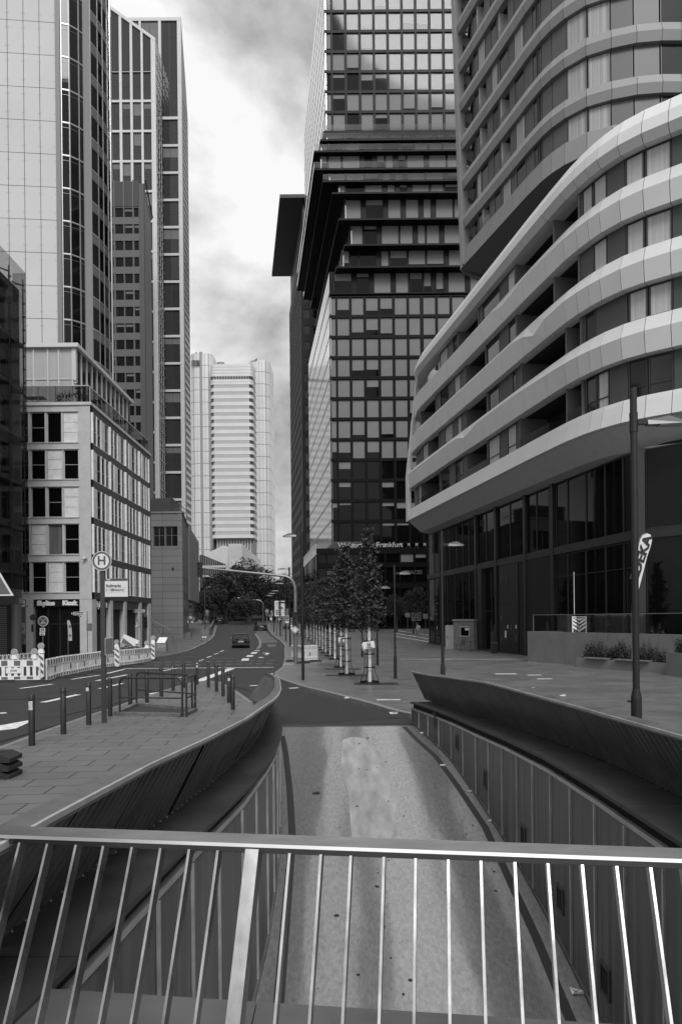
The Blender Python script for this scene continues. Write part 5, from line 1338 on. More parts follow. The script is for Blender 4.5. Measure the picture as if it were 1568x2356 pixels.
for F in (FB1, FB2, FB0): fr2.fbox(F, 0, F.len, TR - .22, TR + .18, -.3, .03); fr2.fbox(F, 0, F.len, -.3, .1, -.3, .0)
for u in (1094, 1140, 1207, 1270): s = sB(u); fr2.fbox(FB1, s - .12, s + .22, .1, SOF, -.4, .06)
fr2.fbox(FB1, sB(1098), sB(1107), .1, TR - .23, -.4, .02)
fr2.box(13.62, 14.0, 31.95, 32.35, -.2, SOF)
part('base_frame', fr2, M_BFR, bz_)
dk = MB(); ds = sB(1147); de = sB(1192)
for a, b in ((1147, 1168), (1168, 1191)): dk.fbox(FB1, sB(a) + .01, sB(b) - .01, .05, 3.3, -.2, .0); dk.fbox(FB1, sB(a) + .01, sB(b) - .01, 3.32, TR - .23, -.2, -.005)
part('service_door', dk, mat('door_dark', .014, .5, nv=.1), bz_)
q = MB()
for u, v in ((1153, 1330), (1165, 1330), (1153, 1420), (1165, 1465), (1153, 1465), (1176, 1440), (1187, 1465)): s = sB(u, v); z = zat(u, v, FB1.Y(s)); q.fbox(FB1, s - .03, s + .03, z - .3, z + .1, .0, .03)
part('door_hinge', q, mat('hinge_steel', .16, .4, .4), bz_)
q = MB()
for u, v0, v1, w_ in ((1163, 1451, 1467, .28), (1168, 1438, 1446, .16), (1187, 1438, 1446, .16), (1005.5, 1441, 1448, .2)): s = sB(u, v1); Y = FB1.Y(s); q.fbox(FB1, s - w_ / 2, s + w_ / 2, zat(u, v1, Y), zat(u, v0, Y), .02, .03)
part('door_notice', q, MATS['sign_white'], bz_)
q = MB(); s0, s1 = sB(1194), sB(1272); n = 44
for k in range(n): q.fbox(FB1, s0 + (s1 - s0) * k / n, s0 + (s1 - s0) * (k + .6) / n, .0, TR - .23, -.3, -.0)
q.fbox(FB1, s0, s1, 0, TR - .24, -.32, -.06); part('ribbed_wall', q, mat('ribbed_dark', .015, .55), bz_)
m = MB().prism([(9.6, 67.6), (8.6, 65.2), (14.35, 32.3), (26.4, 19.7), (45, 24), (40, 67)], -.3, SOF + .18); part('base_core', m, M_INT, bz_)
q = MB().sub(text_mb('8', 1.15, .01, .03, .8), Matrix.Translation(FB1.pt(sB(1126), .95, -.16)) @ Matrix.Rotation(FB1.rz, 4, 'Z')); part('house_number', q, mat('number_grey', .06, .5), bz_)

# ------------------------------------------------------------------ grey banded tower above it
gt_ = thing('banded_tower', 'grey banded residential tower with a curved corner rising behind the white bands', 'tower', (14, 58, 30))
TP = [(13.4, 66.5), (11.75, 65.0), (11.6, 64.2)] + [(11.6 + (14.75 - 11.6) * t, 64.2 + (53.2 - 64.2) * t) for t in (.25, .5, .75)] + bez((14.75, 53.2), (15.55, 50.2), (17.4, 48.75), 6) + [(18.8, 48.1), (20.6, 47.6), (22.6, 47.4), (24.6, 47.5), (27, 48), (34, 50.5)]
PT_ = Path(TP)
M_TB = mat('grey_band', .23, .45, nv=.05, ns=.4); M_TP = mat('tower_panel', .075, .45)
Z0_ = zat(1239, 426.7, 52.0); SILL0 = zat(1244, 367, 51.6)
fh = 3.55; LE2 = PT_.L[2]
def tshift(l, z): 
    t = max(0, 1 - max(0, l - LE2) / 16.0); return Vector((-.045 * (z - Z0_) * t * .55, 0, 0))
jt = [0, PT_.L[1], LE2] + [PT_.at_u(u, 600) for u in (1100, 1125, 1152, 1182, 1215, 1250, 1272, 1302, 1352, 1410, 1468, 1526, 1570, 1620, 1700, 1760)] + [PT_.L[-1]]
tw = WinSet(gt_, [mat('tower_win_frame', .10, .4, .3), glass('tower_win', .02, .05, .06, .4), mat('tower_curtain', .30, .6, nv=.4, ns=.9, stretch=(9, 9, .1), coat=.35)], 99)
tb = MB(); tl = MB(); tl2 = MB(); tg = MB()
tcell = 'W:1075-1088 P:1088-1096 W:1096-1106 B:1106-1122 P:1122-1134 W:1134-1148 P:1148-1152 B:1152-1172 P:1172-1184 W:1184-1206 P:1206-1224 W:1224-1234 W:1236-1244 P:1245-1268 P:1269-1302 C:1303-1352 C:1354-1408 P:1410-1462 P:1464-1524 W:1526-1580 P:1582-1640 W:1642-1700 P:1702-1850'
for i in range(11):
    za = SILL0 + fh * i + (.0 if i == 0 else -.5); zh = SILL0 + fh * i + 1.75
    znext = SILL0 + fh * (i + 1) - .5
    if i == 0: band(gt_, PT_, lambda l: [(-.5, SILL0), (-.05, SILL0), (.05, SILL0 - .1), (.18, Z0_), (-.5, Z0_ + .1)], M_TB, jt, tshift, name='bottom_band')
    band(gt_, PT_, lambda l, zh=zh, zn=znext: [(-.5, zn), (-.05, zn), (.12, zn - (zn - zh) * .42), (.16, zn - (zn - zh) * .5), (.02, zh), (-.5, zh)], M_TB, jt, tshift)
    for c in tcell.split():
        k, r = c.split(':'); u0, u1 = [float(x) for x in r.split('-')]; la, lb = PT_.at_u(u0, 600), PT_.at_u(u1, 600)
        if lb - la < .05: continue
        n = 1 if k != 'B' else 2; s_ = tshift(la, za)
        a, b = PT_.at(la, -.22) + tshift(la, (za + zh) / 2), PT_.at(lb, -.22) + tshift(lb, (za + zh) / 2); F = Fr(a, b)
        if k == 'B' and (i + int(u0)) % 3 == 0: k = 'W'
        if k in 'WC': tw.add(F, .01, za + .01, -.02, F.len - .02, zh - za - .02, fr=.05, blind=(.98 if k == 'C' or (RN.random() < .2) else 0))
        elif k == 'P': tb.fbox(F, .0, F.len - .02, za - .02, zh + .02, -.3, -.02)
        else:
            a2, b2 = PT_.at(la, -1.9) + tshift(la, za), PT_.at(lb, -1.9) + tshift(lb, za)
            for z in (za - .04, zh + .03): tl.add([(a.x, a.y, z), (b.x, b.y, z), (b2.x, b2.y, z), (a2.x, a2.y, z)], [(0, 1, 2, 3)])
            tl.add([(a2.x, a2.y, za - .04), (b2.x, b2.y, za - .04), (b2.x, b2.y, zh + .03), (a2.x, a2.y, zh + .03)], [(0, 1, 2, 3)])
            tl2.hexa([(p.x, p.y, za) for p in (a, a.lerp(b, .12), a2.lerp(b2, .12), a2)], [(p.x, p.y, zh) for p in (a, a.lerp(b, .12), a2.lerp(b2, .12), a2)])
            tg.add([(a.x, a.y, za), (b.x, b.y, za), (b.x, b.y, za + .8), (a.x, a.y, za + .8)], [(0, 1, 2, 3)])
tw.finish()
each('panel', tb, M_TP, gt_); each('loggia', tl, mat('tower_loggia', .015, .6), gt_); each('loggia_wall', tl2, mat('loggia_pale', .42, .6), gt_); each('loggia_glass', tg, glass_sheet('loggia_pane', .6), gt_)
m = MB(); pts = []
for z in [Z0_ + .1 + 4 * i for i in range(13)]:
    q = PT_.at(LE2 - .5, .12) + tshift(LE2, z); r_ = PT_.at(LE2 + .55, .2) + tshift(LE2 + .5, z); pts.append(((q.x - .12, q.y + .2, z), (r_.x - .1, r_.y, z), (r_.x + .6, r_.y + .2, z), (q.x + .5, q.y + .8, z)))
for a, b in zip(pts, pts[1:]): m.hexa(a, b)
part('corner_trim', m, M_TB, gt_)
inner = [PT_.at(PT_.L[-1] * k / 24, -2.0) for k in range(25)]
m = MB().prism([(p.x + .6, p.y) for p in inner] + [(46, 55), (46, 70)], Z0_, 74); part('core', m, M_INT, gt_)
m = MB()
for a in range(40):
    la, lb = PT_.L[-1] * a / 40, PT_.L[-1] * (a + 1) / 40
    r0, r1, g0, g1 = PT_.at(la, .14), PT_.at(lb, .14), PT_.at(la, -2.8), PT_.at(lb, -2.8)
    m.poly([(r0.x, r0.y, Z0_ - .01), (r1.x, r1.y, Z0_ - .01), (g1.x, g1.y, Z0_ - 1.6), (g0.x, g0.y, Z0_ - 1.6)])
part('soffit', m, mat('tower_soffit', .10, .5), gt_)
inner = [PT_.at(PT_.L[-1] * k / 24, -2.8) for k in range(25)]
m = MB().prism([(p.x + .2, p.y) for p in inner] + [(46, 55), (46, 70)], 24, Z0_ - 1.6); part('lower_core', m, mat('tower_lower', .06, .5), gt_)
# ------------------------------------------------------------------ road markings
mk = MB()
def mark(pts, dz=-.112): mk.poly([tuple(G(u, v, dz)) for u, v in pts])
def bar(u0, v0, u1, v1, w_):
    """painted stroke between two sheet points, w_ metres wide"""
    a, b = G(u0, v0, -.112), G(u1, v1, -.112); d = (b - a); n = Vector((-d.y, d.x, 0)).normalized() * w_ / 2
    k = max(1, int(d.length / .8))
    for i in range(k):
        p, q = a + d * i / k, a + d * (i + 1) / k
        mk.poly([(x.x, x.y, gz(x.x, x.y) - .106) for x in (p + n, q + n, q - n, p - n)])
C2 = lambda x, y: (338.7 + x * .2, 1348.5 + y * .2)
ZL = lambda x, y: (x * .44, 1442.6 + y * .44)
for a, b in (((590, 860), (650, 845)), ((683, 823), (742, 803)), ((770, 786), (816, 771)), ((838, 756), (878, 741))): bar(*C2(*a), *C2(*b), .16)
for a, b in (((1122, 858), (1122 + 12, 832)), ((1170, 813), (1190, 795)), ((1220, 778), (1236, 760)), ((1260, 746), (1274, 731))): bar(*C2(*a), *C2(*b), .5)
for y, x0, x1, n in ((866, 80, 1500, 12), (900, 80, 1480, 12)):
    for k in range(n):
        a = x0 + (x1 - x0) * k / n; b = x0 + (x1 - x0) * (k + .66) / n
        f = lambda x: y + 12 - (x - x0) * .014 + (6 if y > 880 else 4) * 0
        bar(*C2(a, f(a)), *C2(b, f(b)), .13)
bar(286, 1538.5, 629, 1535.5, .32)
for a, b in (((690, 737), (872, 735)), ((425, 770), (575, 768)), ((350, 815), (570, 811)), ((700, 836), (1000, 830))): bar(*C2(*a), *C2(*b), .05)
for y in (670, 683, 694, 713): bar(*C2(1380, y), *C2(1482, y), .18)
# bicycle-like lane symbols
for p in (((1335, 772), (1360, 768)), ((1360, 768), (1388, 775)), ((1388, 775), (1365, 786)), ((1350, 793), (1388, 793)), ((1285, 822), (1345, 820)), ((1300, 817), (1315, 826))): bar(*C2(*p[0]), *C2(*p[1]), .32)
for a, b, w_ in (((105, 322), (275, 299), .22), ((225, 395), (410, 354), .24), ((505, 282), (665, 250), .22), ((375, 274), (520, 252), .18), ((522, 323), (640, 295), .2), ((560, 243), (650, 222), .2), ((1040, 283), (1212, 216), .42), ((0, 452), (34, 449), .25), ((1040, 283), (1080, 290), .25), ((780, 352), (835, 341), .2), ((840, 232), (930, 215), .2), ((870, 272), (960, 262), .2)): bar(*ZL(*a), *ZL(*b), w_)
mark([ZL(-30, 545), ZL(-30, 520), ZL(70, 502), ZL(152, 487), ZL(156, 497), ZL(85, 530)])
for a, b, w_ in (((1308, 308), (1345, 306), .3), ((1512, 321), (1566, 318), .25)): bar(*ZL(*a), *ZL(*b), w_)
structure('road_markings', mk, M_WHITE)
_mk = mk; mk = MB()
for q in ([(990, 478), (1075, 476), (1100, 620), (985, 640)], [(1075, 476), (1160, 475), (1245, 620), (1100, 620)], [(1100, 622), (1245, 622), (1246, 680), (1150, 712), (1080, 690)], [(700, 840), (1000, 832), (960, 858), (680, 862)], [(120, 905), (700, 896), (690, 925), (100, 930)]): mark([C2(*p) for p in q], -.114)
for a, b, w_ in (((0, 600), (420, 478), .07), ((300, 470), (900, 330), .06), ((430, 520), (700, 470), .05), ((0, 380), (300, 372), .08), ((200, 350), (760, 300), .05), ((1180, 300), (1300, 330), .06)): bar(*ZL(*a), *ZL(*b), w_)
structure('road_patches', mk, M_ASPH2)

# lighter utility patches and long pale drain line across the plaza
pm = MB()
def pbar(u0, v0, u1, v1, w_, m=pm):
    a, b = G(u0, v0, .006), G(u1, v1, .006); d = b - a; n = Vector((-d.y, d.x, 0)).normalized() * w_ / 2; k = max(1, int(d.length / 3))
    for i in range(k):
        p, q = a + d * i / k, a + d * (i + 1) / k
        m.poly([(x.x, x.y, gz(x.x, x.y) + .006) for x in (p + n, q + n, q - n, p - n)])
pbar(668, 1523.5, 1212, 1516.8, .20)
for u0, v, u1, w_ in ((1138, 1550.5, 1188, .42), (1212, 1553.3, 1245, .3), (1234, 1562, 1269, .28), (866, 1610, 920, .22), (653, 1528, 676, .45), (655, 1521, 668, .4), (1025, 1517, 1052, .25)): pbar(u0, v, u1, v - .3, w_)
CP = lambda x, y: (972.1 + x * .2, 1367.4 + y * .2)
for y0, y1 in ((452, 467), (487, 510), (520, 545)): pbar(*CP(-330, y0 - 40), *CP(60, y1), .35)
structure('plaza_lines', pm, mat('pale_stone_line', .55, .6, nv=.15))
pd = MB()
def rectg(u0, u1, v, dy, m):
    a, b = G(u0, v), G(u1, v); m.poly([(x, y, gz(x, y) + .005) for x, y in ((a.x, a.y), (b.x, b.y), (b.x, b.y + dy), (a.x, a.y + dy))])
for u0, u1, v, dy in ((815, 918, 1576, 1.0), (748, 845, 1556, 1.0), (745, 830, 1541, 1.0), (1042, 1090, 1602, .5), (700, 780, 1521, .8), (716, 770, 1500, .8)): rectg(u0, u1, v, dy, pd)
structure('tree_pits', pd, M_DARK)
# kerbed island between the lanes
ik = [G(*C2(x, y)) for x, y in ((1238, 550), (1265, 580), (1285, 610), (1298, 640), (1300, 670), (1290, 700), (1270, 718))]
q = MB(); strip(q, dense([(p.x, p.y) for p in ik], .8), .3, .02, .15); structure('kerb', q, M_CON)
lp = [G(*C2(x, y)) for x, y in ((1240, 550), (1300, 640), (1280, 718), (1540, 718), (1558, 690), (1530, 650), (1400, 545), (1340, 500), (1280, 480))]
slab('paved_bay', [(p.x, p.y) for p in lp], -.11, 0, mat('bay_paving', .085, .7, nv=.2, ns=2))

# ------------------------------------------------------------------ bollards on the island
M_POST = mat('post_dark', .030, .45, .3, nv=.15); M_STK = mat('sticker', .55, .5, nv=.3, ns=20)
BL = [((168, 620), 345), ((333, 560), 311), ((465, 512), 285), ((577, 467), 262), ((682, 415), 240), ((769, 395), 222), ((844, 363), 208), ((906, 333), 194), ((962, 317), 182), ((1031, 300), 170), ((1090, 315), 178), ((1132, 338), 191), ((1167, 362), 208), ((1197, 396), 227), ((1218, 432), 247)]
NTH = ['first', 'second', 'third', 'fourth', 'fifth', 'sixth', 'seventh', 'eighth', 'ninth', 'tenth', 'eleventh', 'twelfth', 'thirteenth', 'fourteenth', 'fifteenth', 'sixteenth', 'seventeenth', 'eighteenth']
blab = ['thick dark bollard with two pale stickers, leftmost and nearest of the kerb row', 'plain dark bollard between the two stickered ones at the left of the kerb row', 'dark bollard with one pale sticker just left of the bus stop pole', 'dark bollard just right of the bus stop pole, beside the tree pit rail', 'dark bollard seen through the left part of the tree pit rail', 'dark bollard seen through the middle of the tree pit rail', 'dark bollard with a worn top seen through the right half of the tree pit rail', 'dark bollard with a round sticker behind the right end of the tree pit rail', 'plain dark bollard right behind the corner of the tree pit rail, far along the kerb', 'dark bollard with a white reflective band at the farthest tip of the island', 'dark bollard next to the white-banded one at the island tip', 'dark bollard third from the right end of the kerb row, before a stickered one at two places on', 'dark bollard halfway down the curve at the right end of the row', 'dark bollard with a torn pale sticker, second from the right end of the row', 'plain dark bollard at the right end of the row beside the parapet']
blab[11] = 'plain dark bollard fourth from the right end of the curved row'; blab[12] = 'plain dark bollard third from the right end of the curved row'
stick = {0: (.80, .72), 2: (.82,), 7: (.86,), 9: (.86, .72), 13: (.72,)}
bproto = None; bobs = []
for i, ((x, y), ty) in enumerate(BL):
    u, v = ZL(x, y); p = G(u, v, 0); h = (y - ty) * .44 / FPX * p.y; p.z -= .02
    if bproto is None:
        bproto = thing('bollard', blab[0], 'bollard', p, 0, 'dark bollards along the island kerb')
        part('post', MB().lathe([(.058, 0), (.058, .955), (.05, .965), (.001, .967)], n=14), M_POST, bproto, True, False)
        part('collar', MB().lathe([(.062, .86), (.062, .90)], n=14), mat('collar_dark', .05, .4, .4), bproto, True, False)
        b = bproto
    else: b = dup(bproto, p, RN.uniform(-.3, .3), blab[i], (1, 1, h / .97))
    b.scale = (1, 1, h / .97)
    bobs.append(b)
for i, b in enumerate(bobs):
    for s in stick.get(i, ()):
        m = MB(); n = 7
        m.add([(.0605 * math.cos(t), .0605 * math.sin(t), z) for z in (s - .04, s + .045) for t in [rad(-125 + 75 * k / n) for k in range(n + 1)]], [(k, k + 1, n + 2 + k, n + 1 + k) for k in range(n)])
        part('sticker', m, M_STK, b, False, False)

# ------------------------------------------------------------------ tree pit with tubular rails
fl_, fr__, br__, bl__ = [G(*ZL(x, y)) for x, y in ((606, 462), (958, 470), (1022, 438), (715, 412))]
tp = thing('tree_pit', 'empty square tree pit framed by stone kerbs between the low rails', 'tree pit', ((fl_.x + br__.x) / 2, (fl_.y + br__.y) / 2, fl_.z))
m = MB()
for a, b in ((fl_, fr__), (fr__, br__), (br__, bl__), (bl__, fl_)):
    d = (b - a).normalized(); n = Vector((-d.y, d.x, 0)) * .07; a2, b2 = a + d * .07, b - d * .07
    m.hexa([a2 - n, b2 - n, b2 + n, a2 + n], [q + Vector((0, 0, .09)) for q in (a2 - n, b2 - n, b2 + n, a2 + n)])
part('kerb_frame', m, mat('pit_kerb', .12, .8, nv=.35, ns=9), tp)
part('soil', MB().poly([(p.x, p.y, p.z + .012) for p in (fl_, fr__, br__, bl__)]), mat('soil', .03, .95, nv=.5, ns=8), tp)
M_RAIL = mat('rail_dark', .045, .4, .4, nv=.15)
def urail(label, a, b, h=.98):
    t = thing('guard_rail', label, 'rail', a, 0, 'tubular rails round the tree pit'); d = (b - a); L_ = d.length; d.normalize(); r = .16; Z = Vector((0, 0, 1))
    path = [a, a + Z * (h - r)] + [a + Z * (h - r) + d * r + (-d * math.cos(k) + Z * math.sin(k)) * r for k in (.4, .8, 1.2)] + [a + Z * h + d * r, b + Z * h - d * r] + [b + Z * (h - r) - d * r + (d * math.sin(k) + Z * math.cos(k)) * r for k in (.4, .8, 1.2)] + [b + Z * (h - r), b]
    part('hoop', MB().tube(path, .028, 10), M_RAIL, t, True); part('middle_bar', MB().tube([a + Z * .47, b + Z * .47], .02, 8), M_RAIL, t, True)
ex = (fr__ - fl_).normalized()
urail('long low tubular rail along the near side of the tree pit', fl_ + ex * .12, fr__ - ex * .02)
urail('low tubular rail along the far side of the tree pit', bl__, br__ - ex * .1)
urail('short tubular rail at the right end of the tree pit', fr__ + ex * .1 + Vector((0, -.02, 0)), br__)
m = MB()
for k in range(60):
    c = br__ + Vector((RN.gauss(0, .09), RN.gauss(-.3, .1), RN.uniform(.05, .55))); a = Vector((RN.gauss(0, 1), RN.gauss(0, 1), RN.gauss(0, 1))).normalized() * .03; b = a.cross(Vector((0, 0, 1))).normalized() * .015
    m.poly([c - a, c + b, c + a, c - b])
for k in range(5): m.tube([br__ + Vector((RN.gauss(0, .03), -.3, 0)), br__ + Vector((RN.gauss(0, .1), -.3, .55))], .004, 4)
single('weed', m, mat('weed_leaf', .07, .7, nv=.3), 'thin weed growing up inside the right end of the tree pit rail', 'plant')

# ------------------------------------------------------------------ bus stop pole, triangle sign, rubber feet
M_SGN = mat('sign_white', .62, .45); M_SDK = mat('sign_dark', .06, .45); M_SGR = mat('sign_grey', .15, .45); M_PBK = mat('print_black', .01, .5)
p = G(240, 1663); TOP = zat(240, 1291, p.y)
bs = thing('bus_stop_sign', 'bus stop pole with a round H sign and a white name panel', 'bus stop', p)
part('pole', MB().box(-.052, .052, -.03, .03, -.02, TOP - p.z - .1), mat('stop_pole', .055, .4, .3), bs, False, False)
ZC = TOP - p.z; q = 22.8 / FPX * p.y
d = part('disc', MB().disc((0, -.05, ZC), q, (0, 1, 0), .02, 40), mat('disc_dark', .09, .4), bs, True, False)
def annulus(m, c, r0, r1, y, n=40):
    for k in range(n):
        a, b = 6.28318 * k / n, 6.28318 * (k + 1) / n
        m.poly([(c[0] + r * math.cos(t), y, c[2] + r * math.sin(t)) for r, t in ((r0, a), (r1, a), (r1, b), (r0, b))])
m = MB(); annulus(m, (0, 0, ZC), .0, q * .73, -.062); annulus(m, (0, 0, ZC), q * .93, q * .985, -.062); part('disc_face', m, M_SGN, d, False, False)
m = MB().sub(text_mb('H', q * 1.22, .003, .006), Matrix.Translation((0, -.066, ZC))); part('lettering', m, mat('disc_letter', .07, .5), d, False, False)
K = p.y / FPX; x0, x1, z0_, z1_ = (245.5 - 240) * K, (298 - 240) * K, zat(270, 1373, p.y) - p.z, zat(270, 1331, p.y) - p.z
pl_ = part('name_panel', MB().box(x0, x1, -.025, .0, z0_, z1_), M_SGN, bs, False, False)
m = MB().box(x0 + .002, x1 - .002, -.03, -.0255, z1_ - .055, z1_ - .002)
part('panel_header', m, M_SDK, pl_, False, False)
m = MB().sub(text_mb('RMV', .042, .001, .002, 1.1, 'LEFT', .2), Matrix.Translation((x0 + .04, -.032, z1_ - .028))); part('logo', m, M_SGN, pl_, False, False)
m = MB().sub(text_mb('Roßmarkt', .088, .001, .0018, .98, 'LEFT'), Matrix.Translation((x0 + .03, -.03, z0_ + (z1_ - z0_) * .60)))
m.sub(text_mb('N8', .075, .001, .001, .95, 'LEFT'), Matrix.Translation((x0 + .115, -.03, z0_ + (z1_ - z0_) * .375))); m.sub(text_mb('Südbahnhof', .056, .001, .0008, .95, 'LEFT'), Matrix.Translation((x0 + .205, -.03, z0_ + (z1_ - z0_) * .375)))
m.box(x0 + .035, x0 + .065, -.03, -.0255, z0_ + (z1_ - z0_) * .35, z0_ + (z1_ - z0_) * .40); m.box(x0 + .03, x1 - .03, -.028, -.0255, z0_ + (z1_ - z0_) * .485, z0_ + (z1_ - z0_) * .492); m.box(x0 + .03, x1 - .03, -.028, -.0255, z0_ + (z1_ - z0_) * .26, z0_ + (z1_ - z0_) * .267)
part('lettering', m, M_PBK, pl_, False, False)
zc0, zc1 = zat(245, 1507, p.y) - p.z, zat(245, 1468, p.y) - p.z
m = MB().hexa([(.055, -.06, zc0), (.065, -.09, zc0), (.145, .25, zc0), (.13, .26, zc0)], [(.055, -.06, zc1), (.065, -.09, zc1), (.145, .25, zc1 + .02), (.13, .26, zc1 + .02)]); f = part('timetable_case', m, M_SGN, bs, False, False)
m = MB().hexa([(.072, -.07, zc0 + .02), (.074, -.07, zc0 + .02), (.147, .235, zc0 + .02), (.145, .235, zc0 + .02)], [(.072, -.07, zc1 - .02), (.074, -.07, zc1 - .02), (.147, .235, zc1), (.145, .235, zc1)]); part('timetable', m, mat('timetable', .16, .4), f, False, False)

def tri_sign(label, c, s, pole_to, face, name='warning_sign', back=False, group=None):
    """triangular sign, side s metres, centred at c"""
    t = thing(name, label, 'road sign', (c.x, c.y, pole_to), 0, group); z = c.z - pole_to; h = s * .866
    part('pole', MB().tube([(0, .04, -.02), (0, .04, z + h * .5)], .03, 8), M_SGR, t, True, False)
    def tri(k, y): return [(-s / 2 * k, y, z - h / 3 * k), (s / 2 * k, y, z - h / 3 * k), (0, y, z + h * 2 / 3 * k)]
    m = MB().add(tri(1, 0) + tri(1, .02), [(0, 1, 2), (5, 4, 3), (0, 3, 4, 1), (1, 4, 5, 2), (2, 5, 3, 0)]); part('border', m, M_SGN if back else M_SDK, t, False, False)
    part('face', MB().add(tri(.86 if back else .70, -.004), [(0, 1, 2)]), face, t, False, False)
    return t, z, h
t_, z_, h_ = tri_sign('large grey triangular sign cut off by the left edge of the picture', P(-14, 1345, 11), .62, gz(-5.4, 11), mat('sign_back', .10, .5), 'warning_sign', True)
base = G(18, 1787)
fl3 = ['dark recycled-plastic barrier foot lying lowest in the stack at the left edge', 'dark recycled-plastic barrier foot in the middle of the stack at the left edge', 'dark recycled-plastic barrier foot on top of the stack at the left edge']
fp = None
for i in range(3):
    loc = (base.x - .16, base.y, base.z + .118 * i)
    if fp is None:
        fp = thing('ballast_block', fl3[0], 'ballast block', loc, 0, 'stacked barrier feet')
        m = MB().add([(-.45, -.2, 0), (.28, -.2, 0), (.28, .2, 0), (-.45, .2, 0), (-.45, -.2, .07), (.14, -.2, .115), (.14, .2, .115), (-.45, .2, .07), (.28, -.2, .055), (.28, .2, .055), (-.2, -.2, .115), (-.2, .2, .115)],
              [(3, 2, 1, 0), (0, 1, 8, 5, 10, 4), (2, 3, 7, 11, 6, 9), (1, 2, 9, 8), (8, 9, 6, 5), (5, 6, 11, 10), (10, 11, 7, 4), (3, 0, 4, 7)])
        part('foot_body', m, mat('recycled_plastic', .018, .8, nv=.4, ns=10, bump=.3, bs=30), fp, False, False); part('grip', MB().box(.0, .1, -.06, .06, .1152, .123), MATS['recycled_plastic'], fp, False, False)
    else: dup(fp, loc, rad(RN.uniform(-5, 5)), fl3[i])

# ------------------------------------------------------------------ street lamps
M_LAMP = mat('lamp_dark', .022, .4, .3, nv=.15); M_LGREY = mat('lamp_grey', .09, .4, .3)
def lamp(label, loc, htop, zhead, direc, r=.05, sleeve=None, hl=.62, name='street_lamp', group='wedge-headed street lamps', mm=None, yd=0.0):
    mm = mm or M_LAMP
    t = thing(name, label, 'street lamp', loc, 0, group)
    part('pole', MB().tube([(0, 0, (sleeve or 0) - .02), (0, 0, htop)], r, 12), mm, t, True, False)
    if sleeve: part('sleeve', MB().lathe([(r * 1.55, 0), (r * 1.55, sleeve - .18), (r * 1.5, sleeve - .12), (r * 1.02, sleeve), (r, sleeve + .02)], n=14), mm, t, True, False)
    part('collar', MB().lathe([(r * 1.2, zhead - .16), (r * 1.2, zhead + .16)], n=12), mm, t, True, False)
    D = direc; w_ = hl * .2
    m = MB()
    m.box(min(D * r, D * (r + .18)), max(D * r, D * (r + .18)), -.05, .05, zhead - .035, zhead + .035)
    part('bracket', m, mm, t, False, False)
    a, b, c, e_ = D * (r + .16), D * (r + .16 + hl * .32), D * (r + .16 + hl * .55), D * (r + .16 + hl)
    m = MB().add([(a, -w_ * .6, zhead - .05), (e_, -w_, zhead - .04), (e_, w_, zhead - .04), (a, w_ * .6, zhead - .05), (a, -w_ * .4, zhead + .03), (b, -w_ * .7, zhead + .09), (c, -w_ * .7, zhead + .09), (e_, -w_, zhead - .015), (e_, w_, zhead - .015), (c, w_ * .7, zhead + .09), (b, w_ * .7, zhead + .09), (a, w_ * .4, zhead + .03)],
         [(3, 2, 1, 0), (4, 5, 10, 11), (5, 6, 9, 10), (6, 7, 8, 9), (1, 2, 8, 7), (0, 4, 11, 3), (0, 1, 7, 6, 5, 4), (3, 11, 10, 9, 8, 2)])
    h = part('lamp_head', m, mat('lamp_head_grey', .14, .4, .3), t, False, False)
    part('lens', MB().box(min(b, e_ * .97), max(b, e_ * .97), -w_ * .7, w_ * .7, zhead - .058, zhead - .046), mat('lamp_lens', .3, .2), h, False, False)
    return t
def lamp_at(label, u, v, vtop, vh, D, Y=None, **k):
    p = G(u, v) if Y is None else Vector((P(u, v, Y).x, Y, gz(P(u, v, Y).x, Y)))
    return lamp(label, p, zat(u, vtop, p.y) - p.z, zat(u, vh, p.y) - p.z, D, **k)
lamp_at('tall dark lamp post left of the young trees, its head turned left', 697, 1565, 1232, 1232, -1, r=.062, hl=.55)
lamp_at('dark lamp post with a thick foot right of the young trees, head turned right', 909, 1561, 1300, 1319, 1, r=.043, sleeve=1.0, hl=.46)
lamp_at('dark lamp post behind the far end of the right parapet, head turned right', 1018, 1552, 1222, 1253, 1, Y=22.5, r=.05, sleeve=1.0, hl=.50)
lamp_at('tallest and nearest dark lamp post at the right, before the glass base', 1463, 1661, 893, 972, 1, Y=11.6, r=.056, sleeve=1.02, hl=.62)
lamp_at('dark lamp post hidden in the crown of the nearest young tree', 868, 1531, 1340, 1352, 1, r=.045, sleeve=1.0, hl=.5)
lamp_at('dark lamp post half hidden between the two nearest young trees', 833, 1512, 1335, 1345, 1, r=.045, sleeve=1.0, hl=.5)
for u, v, vt, vh, lab in ((667, 1487, 1305, 1309, 'dark kerb lamp beside the large traffic signal mast, tallest of the row'), (657, 1475.5, 1338, 1342, 'dark kerb lamp just right of the white direction sign'), (645, 1464, 1356, 1359, 'dark kerb lamp standing in front of the white direction sign'), (637, 1458, 1362, 1365, 'dark kerb lamp at the left edge of the white direction sign'), (630, 1454, 1368, 1370, 'dark kerb lamp farthest along the right pavement')):
    lamp_at(lab, u, v, vt, vh, -1, r=.075, hl=1.0)
